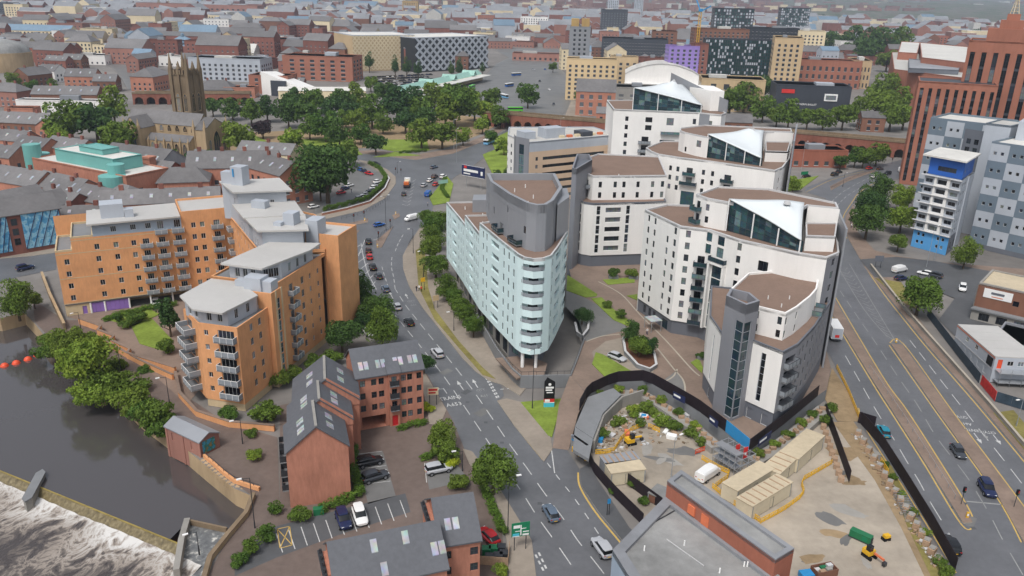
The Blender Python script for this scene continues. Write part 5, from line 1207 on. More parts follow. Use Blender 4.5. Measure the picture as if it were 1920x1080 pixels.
for k in range(6):
    mb = MB(); mb.prism([ft(tb*.3,-.5),ft(tb*.72,-.5),ft(tb*.72,-.02),ft(tb*.3,-.02)],6.4+3.05*k,6.95+3.05*k); mb.prism([ft(tb*.3,-.5),ft(tb*.36,-.5),ft(tb*.36,-.02),ft(tb*.3,-.02)],6.95+3.05*k,9.1+3.05*k); mb.prism([ft(tb*.65,-.5),ft(tb*.72,-.5),ft(tb*.72,-.02),ft(tb*.65,-.02)],6.95+3.05*k,9.1+3.05*k); mb.build('white_bay','white_wall',bt)
facade(bt,[ft(.4,.6),ft(tb-.4,.6)],24.9,30.6,'blue_wall',[(tb*.5,tb*.5,26.4,1.5,dict(fr='frame_dark',mv=4))]); facade(bt,[ft(tb-.4,.6),(151.2,262.6)],24.9,30.6,'blue_wall',grid([4,9],1.4,[26.4],1.4,CW))
facade(bt,[(143,272),ft(.4,.6)],0,30.6,'blue_wall')
solid(bt,[t2,(144,272),t0,(147,256)],0,24.9,'clad_light')
slab_roof(bt,[ft(-1.4,-1.2),ft(tb+.9,-1.2),(153,263),(144.5,273)],30.6,.5,'pale_roof')
flat_roof(bt,[t0,t1,t2,(144,272)],24.9,'concrete_grey',0)
# red brick tower
rt_ = thing('brick_office_tower','tall orange brick tower with vertical window strips and stepped top','building',(190,360,0))
RZ = 45.0; q0 = (173.1,355.4); an = math.radians(-24)
ftw = frame(q0,an)
def strips(root,p,q,z0,z1,n,m,wf_=.42,ff=True):
    L = math.dist(p,q); wd_ = L/n
    fl = 3.4 if z1 < 50 else 6.2; k = int((z1-z0-3.5)/fl); f_ = frame(p,math.atan2(q[1]-p[1],q[0]-p[0]))
    facade(root,[p,q],z0,z1,m,[(wd_*(i+.5),wd_*wf_,z0+1.5,fl*k,dict(fr='dark_clad',gl='dark_clad',mv=0,depth=.8,name='window_bay')) for i in range(n)])
    for i in range(n):
        for r in range(k): window(root,*f_(wd_*(i+.5),.72),z0+1.7+fl*r,math.atan2(q[1]-p[1],q[0]-p[0]),wd_*wf_*.94,fl-1.0,'frame_dark','glass',1,1)
low = [ftw(0,0),ftw(30,0),ftw(30,24),ftw(0,24)]
strips(rt_,low[0],low[1],0,RZ,9,'tower_brick'); strips(rt_,low[3],low[0],0,RZ,4,'tower_brick'); flat_roof(rt_,low,RZ-.3,'dark_clad',.5,.5,'tower_brick')
Hh = 62; fhi = frame((194.5,362),math.radians(-30)); hi_q = [fhi(0,0),fhi(44,0),fhi(44,26),fhi(0,26)]
strips(rt_,hi_q[0],hi_q[1],0,Hh,10,'tower_brick'); strips(rt_,hi_q[3],hi_q[0],0,Hh,5,'tower_brick'); flat_roof(rt_,hi_q,Hh-.4,'dark_clad',.6,.5,'tower_brick')
for u0,u1,t0_,t1_,z0,z1 in ((6,22,6,20,Hh-.4,Hh+5),(10,19,8,18,Hh+5,Hh+8.5),(12,17,10,16,Hh+8.5,Hh+11)): solid(rt_,[fhi(u0,t0_),fhi(u1,t0_),fhi(u1,t1_),fhi(u0,t1_)],z0,z1,'tower_brick','stepped_top',True)
mb = MB(); x,y = fhi(14.5,13)
for dx,dy in ((-1,-1),(1,-1),(1,1),(-1,1)): mb.tube((x+dx*1.2,y+dy*1.2,Hh+11),(x+dx*.4,y+dy*.4,Hh+17),.15,5)
mb.cyl(x,y,Hh+17,Hh+22,.2,.08,6)
for k in range(4): mb.box(x,y,Hh+12+k*1.5,2.2-k*.3,2.2-k*.3,.15)
mb.build('mast','cream_wall',rt_)
bc = thing('brick_law_courts','low orange brick complex with grey plant deck behind the brick tower','building',(*P(1660,190),0))
def box_px(root,tops,z0,z1,m,roof='pale_roof',wins=None,par=.5,mp=None):
    p = ccw(PP(tops,z1))
    for a,b in zip(p,p[1:]+p[:1]):
        L = math.dist(a,b); facade(root,[a,b],z0,z1,m,wins(L,z0,z1) if wins else ())
    flat_roof(root,p,z1-.2,roof,par,.5,mp or m)
def wgrid(wd_,h_,du,dz,st=None):
    return lambda L,z0,z1: grid([du*(i+.5) for i in range(int(L/du))],wd_,[z0+1.2+dz*k for k in range(max(0,int((z1-z0-1)/dz)))],h_,st or dict(fr='dark_metal',mv=0,gl='far_glass'))
box_px(bc,[(1672,98),(1700,97),(1842,120),(1835,150),(1676,130)],0,27,'tower_brick','pale_roof',None); box_px(bc,[(1690,78),(1725,80),(1720,100),(1684,98)],0,33,'tower_brick'); box_px(bc,[(1725,80),(1815,88),(1812,118),(1728,108)],0,34,'tower_brick','pale_roof',wgrid(7,8,10,40,dict(fr='dark_metal',mv=1)))
box_px(bc,[(1704,110),(1800,122),(1798,132),(1704,128)],27,30,'slate_wall','grey_roof')
# ================================================================ MIDDLE DISTANCE AND FAR CITY
def far_windows(root,p,q,z0,z1,du=4.,dz=3.4,wd_=1.6,h_=1.7,m='far_glass',base=1.0):
    """rows of windows standing a little proud of a far wall, too small to pick apart"""
    L = math.dist(p,q); a = math.atan2(q[1]-p[1],q[0]-p[0]); f_ = frame(p,a); n = int(L/du); k = int((z1-z0-base)/dz); mb = MB()
    if n < 1 or k < 1: return
    o = (L-n*du)/2
    for i in range(n):
        for r in range(k):
            u = o+du*(i+.5); z = z0+base+dz*r
            mb.face([(*f_(u-wd_/2,-.05),z),(*f_(u+wd_/2,-.05),z),(*f_(u+wd_/2,-.05),z+h_),(*f_(u-wd_/2,-.05),z+h_)])
            mb.face([(*f_(u-wd_/2-.15,-.12),z-.18),(*f_(u+wd_/2+.15,-.12),z-.18),(*f_(u+wd_/2+.15,-.02),z),(*f_(u-wd_/2-.15,-.02),z)],1)
    mb.build('window_rows',[m,'coping'],root,kind='stuff')
LABELS = []
def facing(p,q):
    mx,my = (p[0]+q[0])/2,(p[1]+q[1])/2; return (q[1]-p[1])*(-mx)+(-(q[0]-p[0]))*(-my) > 0
def gb(name,label,px,py,w,d,h,rot=0,wall='old_brick',roof='grey_slates',kind='gable',rise=None,win=(4,3.4),cat='building',group=None,chim=0,par=.6,wm='far_glass',ww=1.5,wh=1.7,sky=0):
    """building whose eaves/roof centre shows at pixel px,py"""
    x,y = P(px,py,h); a = R(rot); f_ = frame((x,y),a); q = [f_(-w/2,-d/2),f_(w/2,-d/2),f_(w/2,d/2),f_(-w/2,d/2)]
    o = thing(name,label,cat,(x,y,0),0,group); LABELS.append(o)
    mb = MB(); mb.prism(q,-.3,h,top=(kind == 'flat')); mb.build('wall',wall,o)
    rise = min(w,d)*.32 if rise is None else rise
    if kind == 'flat':
        flat_roof(o,q,h,roof,par,.4,wall if par > .3 else 'coping')
        if w*d > 250:
            u,v = random.uniform(-w*.25,w*.2),random.uniform(-d*.2,d*.2); pw,pd = w*random.uniform(.15,.3),d*random.uniform(.2,.4)
            mb = MB(); mb.prism([f_(u-pw/2,v-pd/2),f_(u+pw/2,v-pd/2),f_(u+pw/2,v+pd/2),f_(u-pw/2,v+pd/2)],h,h+random.uniform(1.5,3)); mb.build('plant_room',random.choice(['clad_light','clad_grey','pale_roof']),o)
    else:
        if d > w: q = q[1:]+q[:1]
        if kind == 'hip': gable_roof(o,q,h,h+rise,.4,roof,hip=min(w,d)*.4)
        else:
            for a_,b_ in ((q[1],q[2]),(q[3],q[0])): gable_wall(o,a_,b_,h-.01,h,h+rise,wall)
            gable_roof(o,q,h,h+rise,.3,roof)
        for i in range(sky if w >= d else 0):
            u = w*((i+.6)/(sky+.2)-.5); zf = lambda p_: h+rise*(1-abs((p_[0]-x)*-math.sin(a)+(p_[1]-y)*math.cos(a))/(d/2)); mb = MB(); mb.prism([f_(u-.5,-d*.32),f_(u+.5,-d*.32),f_(u+.5,-d*.2),f_(u-.5,-d*.2)],lambda p_: zf(p_)-.05,lambda p_: zf(p_)+.12); mb.build('skylight','sky_glass',o)
        for i in range(chim):
            t = (i+.5)/chim; mx = [(q[0][k]+q[3][k])/2*(1-t)+(q[1][k]+q[2][k])/2*t for k in (0,1)]; mb = MB(); mb.box(mx[0],mx[1],h+rise-.5,1.4,.8,1.9,a); mb.build('chimney','old_brick',o)
    if win:
        q = [f_(-w/2,-d/2),f_(w/2,-d/2),f_(w/2,d/2),f_(-w/2,d/2)]
        for a_,b_ in zip(q,q[1:]+q[:1]):
            if facing(a_,b_): far_windows(o,a_,b_,0,h,win[0],win[1],ww,wh,wm)
    return o,f_
# ---------------------------------------------------------------- stone church with clock tower
ch = thing('stone_church','soot stained stone church with slate roofs and tall clock tower','church',(*P(330,260),0))
cf0 = P(240,292); fc = frame(cf0,R(-17))       # nave runs left-right
def arch_panel(root,f_,u,v,wd_,z0,z1,face,m='glass',name='lancet_window',dpt=.12):
    """pointed window on a wall: face 0 = front (-t), 1 = right (+s)"""
    pts = [(-wd_/2,z0),(wd_/2,z0),(wd_/2,z1-wd_*.8),(wd_*.28,z1-wd_*.25),(0,z1),(-wd_*.28,z1-wd_*.25),(-wd_/2,z1-wd_*.8)]
    mb = MB(); g_ = (lambda a,d: f_(u+a,v-d)) if face == 0 else (lambda a,d: f_(u+d,v+a))
    out = [(a*1.25,z0-.3 if z < z0+.1 else z+.35) for a,z in pts]
    for i in range(len(pts)):
        j = (i+1) % len(pts); mb.face([(*g_(out[i][0],dpt*2),out[i][1]),(*g_(out[j][0],dpt*2),out[j][1]),(*g_(pts[j][0],dpt*1.2),pts[j][1]),(*g_(pts[i][0],dpt*1.2),pts[i][1])],1)
        mb.face([(*g_(out[i][0],0),out[i][1]),(*g_(out[j][0],0),out[j][1]),(*g_(out[j][0],dpt*2),out[j][1]),(*g_(out[i][0],dpt*2),out[i][1])],1)
    mb.face([(*g_(a,dpt),z) for a,z in pts]); 
    for k in (-.17,.17): mb.face([(*g_(wd_*k-.08,dpt*1.1),z0),(*g_(wd_*k+.08,dpt*1.1),z0),(*g_(wd_*k+.08,dpt*1.1),z1-wd_*.5),(*g_(wd_*k-.08,dpt*1.1),z1-wd_*.5)],1)
    mb.build(name,[m,'stone'],root)
def hallg(s0,s1,t0,t1,ze,zr,ax='s',m='stone',roof='grey_slates'):
    q = [fc(s0,t0),fc(s1,t0),fc(s1,t1),fc(s0,t1)]; mb = MB(); mb.prism(q,-.2,ze,top=False); mb.build('wall',m,ch)
    if ax == 't': q = q[1:]+q[:1]
    for a,b in ((q[1],q[2]),(q[3],q[0])): gable_wall(ch,a,b,ze-.01,ze,zr,m)
    gable_roof(ch,q,ze,zr,.2,roof)
hallg(-6,34,9,19,15,20); hallg(-6,34,2,9,8.5,11); hallg(-6,34,19,26,8.5,11); hallg(2,10,-2,9,14,19,'t')
hallg(34,40,6,22,14,18.5)
TS = 16; tower = [fc(TS,17),fc(TS+9,17),fc(TS+9,26),fc(TS,26)]
ZC = 37; mb = MB(); mb.prism(tower,0,ZC); mb.build('tower','dark_stone',ch)
for z in (12,19,26,ZC-.4): mb = MB(); mb.prism(offset(ccw(tower),-.35),z,z+.5,bot=True); mb.build('string_course','dark_stone',ch)
par_ = offset(ccw(tower),-.2)
for a,b in zip(par_,par_[1:]+par_[:1]):
    for i in range(6):
        t = (i+.5)/6; mb = MB(); mb.box(a[0]+(b[0]-a[0])*t,a[1]+(b[1]-a[1])*t,ZC,.9,.9,2.0,R(-17)); mb.build('merlon','dark_stone',ch)
for (s,t) in ((TS,17),(TS+9,17),(TS+9,26),(TS,26),(TS+4.5,17),(TS+9,21.5)):
    x,y = fc(s,t); mb = MB(); mb.box(x,y,0,1.7 if s != TS+4.5 and t != 21.5 else .8,1.7,ZC+2.5,R(-17)); mb.cyl(x,y,ZC+2.5,ZC+9.5 if s != TS+4.5 and t != 21.5 else ZC+6,1.1,.15,6); mb.build('pinnacle','dark_stone',ch)
for u in (TS+2.5,TS+6.5): arch_panel(ch,fc,u,17,1.7,20,28,0)
for v in (19.5,23.5): arch_panel(ch,fc,TS+9,v,1.7,20,28,1)
for g_,nm in (((TS+4.5,16.85,0)),0),(((TS+9.15,21.5,1)),1):
    mb = MB(); n = 20
    for r_,dd,mi_ in ((1.5,.12,0),(1.25,.15,1)):
        mb.face([(*(fc(g_[0]+r_*math.cos(6.283*k/n),g_[1]-dd) if g_[2] == 0 else fc(g_[0]+dd,g_[1]+r_*math.cos(6.283*k/n))),17+r_*math.sin(6.283*k/n)) for k in range(n)],mi_)
    for an_,ln in ((1.2,1.0),(2.6,.7)):
        dd = .18; c_2,s_2 = math.cos(an_)*ln,math.sin(an_)*ln
        g2 = (lambda a: fc(g_[0]+a,g_[1]-dd)) if g_[2] == 0 else (lambda a: fc(g_[0]+dd,g_[1]+a))
        mb.tube((*g2(0),17),(*g2(c_2),17+s_2),.09,4,2)
    mb.build('clock_face',['dark_stone','white_paint','black_clad'],ch)
for i in range(9): arch_panel(ch,fc,-4+i*4.4,2,2.0,2,7.4,0) if not 1 < -4+i*4.4 < 11 else None
for i in range(9): arch_panel(ch,fc,-4+i*4.4,9,1.8,11.6,14.4,0) if not 1 < -4+i*4.4 < 11 else None
arch_panel(ch,fc,6,-2,4.0,3,12.5,0); arch_panel(ch,fc,40,14,4.5,3,12.5,1); arch_panel(ch,fc,40,9,1.8,3,9,1); arch_panel(ch,fc,40,19,1.8,3,9,1)
for i in range(10): x,y = fc(-6+i*4.4,1.7); mb = MB(); mb.box(x,y,0,.7,1.1,8.6,R(-17)); mb.cyl(x,y,8.6,10.4,.4,.03,4); mb.build('buttress','stone',ch)
for s,t in ((2,-2),(10,-2),(34,6),(40,6),(40,22)): x,y = fc(s,t); mb = MB(); mb.box(x,y,0,1.2,1.2,15,R(-17)); mb.cyl(x,y,15,18.5,.7,.04,6); mb.build('pinnacle','stone',ch)
hallg(38,56,-2,3,4,6.2)
# ---------------------------------------------------------------- houses and works left of the church
gb_ = gb
tl = thing('teal_topped_works','long red brick works with turquoise roof storey and turquoise stair turrets','building',(*P(170,340),0))
tp = [(58,298),(100,288),(232,332),(228,340),(60,302)]
ta,tb_,tc = P(60,297,12),P(236,332,12),P(282,318,12); ta2 = P(110,284,12)
def wallbox(root,q,z0,z1,m,win=None,roof=None,par=.5,wm='far_glass'):
    q = ccw(q)
    mb = MB(); mb.prism(q,z0,z1,top=False); mb.build('wall',m,root)
    if win:
        for a,b in zip(q,q[1:]+q[:1]):
            if facing(a,b): far_windows(root,a,b,z0,z1,*win,wm)
    if roof: flat_roof(root,q,z1-.1,roof,par,.4,m)
e = Vector(tb_)-Vector(ta); nn = Vector((-e.y,e.x)).normalized()
B_ = lambda p,d: (p[0]+nn.x*d,p[1]+nn.y*d)
wallbox(tl,[ta,tb_,B_(tb_,18),B_(ta,18)],0,12,'red_brick',(7.5,4.4,1.8,1.7),'pale_roof')
e1 = e.normalized(); K = lambda u,v: (ta[0]+e1.x*u+nn.x*v,ta[1]+e1.y*u+nn.y*v)
wallbox(tl,[K(11,3),K(46,3),K(46,15),K(11,15)],12,16.5,'teal_wall',(6,3.6,2.0,2.0),'pale_roof',.3)
wallbox(tl,[K(22,6),K(36,6),K(36,13),K(22,13)],16.5,18.5,'teal_wall',None,'teal_wall',.2)
for u,v,r_,z1 in ((-2.5,2,3.2,17),(-6,6,4.2,12.4),(50,-1,4.6,12),(48.5,2,3.0,15.4)): x,y = K(u,v); mb = MB(); mb.cyl(x,y,0,z1,r_,n=20); mb.build('stair_turret','teal_wall',tl)
pb = thing('patchwork_glass_works','brick building with two big blue patchwork glass walls by the left road','building',(*P(60,470),0))
a,b = P(-25,488),P(124,462); f_ = frame(a,math.atan2(b[1]-a[1],b[0]-a[0])); Lb = math.dist(a,b)
wallbox(pb,[f_(0,0),f_(Lb,0),f_(Lb,14),f_(0,14)],0,12.5,'old_brick'); gable_roof(pb,[f_(0,0),f_(Lb,0),f_(Lb,14),f_(0,14)],12.5,16,.5,'grey_slates')
for u0,u1 in ((Lb*.02,Lb*.33),(Lb*.50,Lb*.985)):
    n = int((u1-u0)/1.6)
    for i in range(n):
        for r in range(4):
            x0,x1 = u0+(u1-u0)*i/n,u0+(u1-u0)*(i+1)/n; z0,z1 = 1.4+2.7*r,1.4+2.7*(r+1)
            mb = MB(); mb.prism([f_(x0+.03,-.25),f_(x1-.03,-.25),f_(x1-.03,-.05),f_(x0+.03,-.05)],z0+.03,z1-.03,bot=True); mb.build('pane','patchwork_glass',pb)
    for k in range(5):
        p0 = f_(u0+(u1-u0)*k/5,-.3); p1 = f_(min(u1,u0+(u1-u0)*(k+2)/5),-.3); mb = MB(); mb.tube((*p0,1.4),(*p1,1.4+10.8*(min(1,(5-k)/2))),.12,4); mb.build('brace','navy_steel' if 0 else 'sign_navy',pb)
for r in range(3): window(pb,*f_(Lb*.41,-.03),3+3*r,math.atan2(b[1]-a[1],b[0]-a[0]),1.6,2,'frame_dark','glass',1,1)
HO = [ # px,py,w,d,h,rot,roof kind,chimneys,wall, where
 (32,333,34,13,9,-24,'gable',0,'red_brick','long slate roofed brick terrace below the turquoise turret'),
 (126,347,26,12,9,-30,'gable',0,'red_brick','brick terrace with skylights under the turquoise works'),
 (165,364,30,12,8,-28,'gable',0,'red_brick','long slate roof over brick houses above the orange flats'),
 (16,378,13,20,8,-32,'gable',0,'red_brick','brick house with steep gable at the left picture edge'),
 (66,384,12,18,8,-32,'gable',0,'red_brick','narrow brick gable house beside the patchwork glass works'),
 (120,376,18,12,7,-28,'gable',0,'old_brick','small brick house with blue stair in front of the brick terrace'),
 (158,400,16,9,6,12,'gable',0,'old_brick','low slate roof right of the patchwork glass works'),
 (238,366,13,12,8,-28,'hip',0,'red_brick','hipped slate house left of the turquoise tank turret'),
 (305,372,36,11,11,16,'gable',3,'red_brick','long slate ridge with brick chimneys behind the orange flats'),
 (303,318,14,12,8,-20,'gable',0,'old_brick','grey gabled house below the church chancel'),
 (346,333,18,13,9,16,'hip',1,'red_brick','hipped brick house right of the square brick chimney'),
 (270,302,32,20,8,-22,'gable',0,'grey_roof','wide slate hall with skylights in front of the church'),
 (440,306,34,16,11,10,'gable',4,'red_brick','large slate roof with tall chimneys above the orange flats'),
 (14,288,16,12,9,-20,'gable',1,'red_brick','brick house at the left edge above the turquoise turret'),
 (72,272,18,12,9,-24,'gable',2,'red_brick','slate house with brick chimneys left of the church trees'),
 (135,274,22,12,9,-24,'gable',3,'red_brick','slate house with skylight in front of the church trees'),
 (25,258,20,12,9,-15,'gable',2,'red_brick','grey roofed brick house under the long brick shed'),
 (505,282,26,12,8,-12,'gable',1,'cream_wall','pub with dark slate roof and white gable by the big tree'),
 (525,316,20,14,12,-40,'gable',3,'red_brick','brick warehouse with tall chimneys beside the big tree'),
 (46,226,32,14,8,-8,'gable',0,'brown_brick','long brick shed with plain grey roof left of the church'),
 (100,232,10,14,9,-8,'gable',0,'red_brick','red gable end beside the long brick shed'),
 (17,168,22,14,10,-10,'hip',0,'pink_brick','hipped brick hall at the left edge under the round hall'),
 (42,202,16,10,6,5,'flat',0,'red_brick','small flat brick house left of the blue painted wall'),
 (128,174,40,14,9,6,'gable',0,'brown_brick','grey shed roof behind the white studio'),
 (60,138,16,22,9,-18,'gable',0,'brown_brick','pale grey gabled shed left of the white gable house'),
 (97,131,16,14,9,-12,'gable',0,'white_wall','white gable house with blue shop front'),
 (156,141,22,16,9,6,'gable',1,'red_brick','orange brick building with slate roof left of the street'),
 (200,150,16,14,8,10,'gable',1,'brown_brick','brown brick house beside the sloping street'),
 (140,110,18,14,9,0,'gable',1,'brown_brick','dark slate house above the orange brick building'),
 (110,112,20,12,9,-5,'gable',1,'old_brick','grey roofed brick house left of the dark slate house'),
 (282,140,18,26,11,-6,'hip',0,'red_brick','round fronted red brick corner block right of the street'),
 (265,108,12,30,12,-8,'gable',0,'pink_brick','tall brick and white row beside the street'),
 (408,165,26,18,6,5,'hip',0,'grey_roof','low grey hipped roof right of the clock tower'),
 (452,163,22,14,7,5,'flat',0,'red_brick','low red flat roofed block right of the clock tower'),
 (555,152,14,9,6,0,'gable',0,'old_brick','small dark roofed brick house beside the park trees'),
]
for px,py,w_,d,h,rot,k,c,wl,lab in HO: gb('brick_house' if 'brick' in wl else 'house',lab,px,py,w_,d,h,rot,wl,'grey_slates' if k != 'flat' else 'pale_roof',k,chim=c or (w_ > 15)*2,sky=int(w_/6) if k == 'gable' else 0)
mb = MB(); x,y = P(284,330,6); mb.box(x,y,0,3.4,3.4,13,R(-20)); mb.box(x,y,13,3.9,3.9,.8,R(-20)); mb.build('brick_chimney','red_brick',label='square red brick chimney right of the turquoise tank turret',cat='chimney')
# white studio, market, corn exchange and other landmarks on the left
gb('white_studio','long white modern studio with wedge ends behind the church trees',128,188,58,10,8,3,'white_wall','pale_roof','flat',win=(7,5),ww=3)
x_,y_ = P(77,212); mb = MB(); mb.box(x_,y_,0,16,1.2,7.5,.05); mb.build('painted_wall','sign_navy',label='dark blue painted end wall below the white studio',cat='wall')
mk_ = thing('market_hall','grey glazed market hall with stepped lantern roof','market',(*P(345,100),0)); fm = frame(P(345,98),R(4))
mb = MB(); mb.prism([fm(-55,-18),fm(55,-18),fm(55,20),fm(-55,20)],0,8); mb.build('wall','old_brick',mk_)
for u0,u1,t0_,t1_,z0,z1 in ((-54,54,-17,19,8,11),(-38,38,-10,12,11.2,14.5),(-9,9,-5,6,14.5,18)): gable_roof(mk_,[fm(u0,t0_),fm(u1,t0_),fm(u1,t1_),fm(u0,t1_)],z0,z1,.2,'blue_roof',hip=6)
x,y = fm(0,1); mb = MB(); mb.cyl(x,y,17,20,2.2,n=10); mb.cyl(x,y,20,22,2.4,.1,10); mb.build('lantern','blue_roof',mk_)
ce = thing('domed_corner_building','stone building with grey glazed dome beside the market hall','building',(*P(250,98),0)); fe = frame(P(250,100),R(5))
mb = MB(); mb.prism([fe(-16,-10),fe(16,-10),fe(16,14),fe(-16,14)],0,16); mb.build('wall','stone',ce); far_windows(ce,fe(-16,-10),fe(16,-10),0,16)
def dome(root,x,y,z,r,hh,m,name='dome',n=16,k=6):
    vs,fs = [],[]
    for j in range(k+1):
        t = j/k*math.pi/2
        for i in range(n): vs.append((x+r*math.cos(t)*math.cos(6.2832*i/n),y+r*math.cos(t)*math.sin(6.2832*i/n),z+hh*math.sin(t)))
    for j in range(k):
        for i in range(n): fs.append((j*n+i,j*n+(i+1) % n,(j+1)*n+(i+1) % n,(j+1)*n+i))
    me = bpy.data.meshes.new(name); me.from_pydata(vs,[],fs); me.materials.append(M[m]); 
    for p in me.polygons: p.use_smooth = True
    return link(name,me,root)
x,y = fe(0,4); dome(ce,x,y,16,9,8,'blue_roof'); 
for s in (-14,14): x,y = fe(s,-8); mb = MB(); mb.cyl(x,y,16,20,2.2,n=8); mb.cyl(x,y,20,24,2.3,.1,8); mb.build('turret','dark_stone',ce)
rh = thing('round_hall','round stone hall with grey domed roof cut by the left picture edge','building',(*P(12,120),0)); x,y = P(8,132); mb = MB(); mb.cyl(x,y,0,16,24,n=32); mb.build('wall','stone',rh); dome(rh,x,y,16,23,11,'felt_roof',n=32)
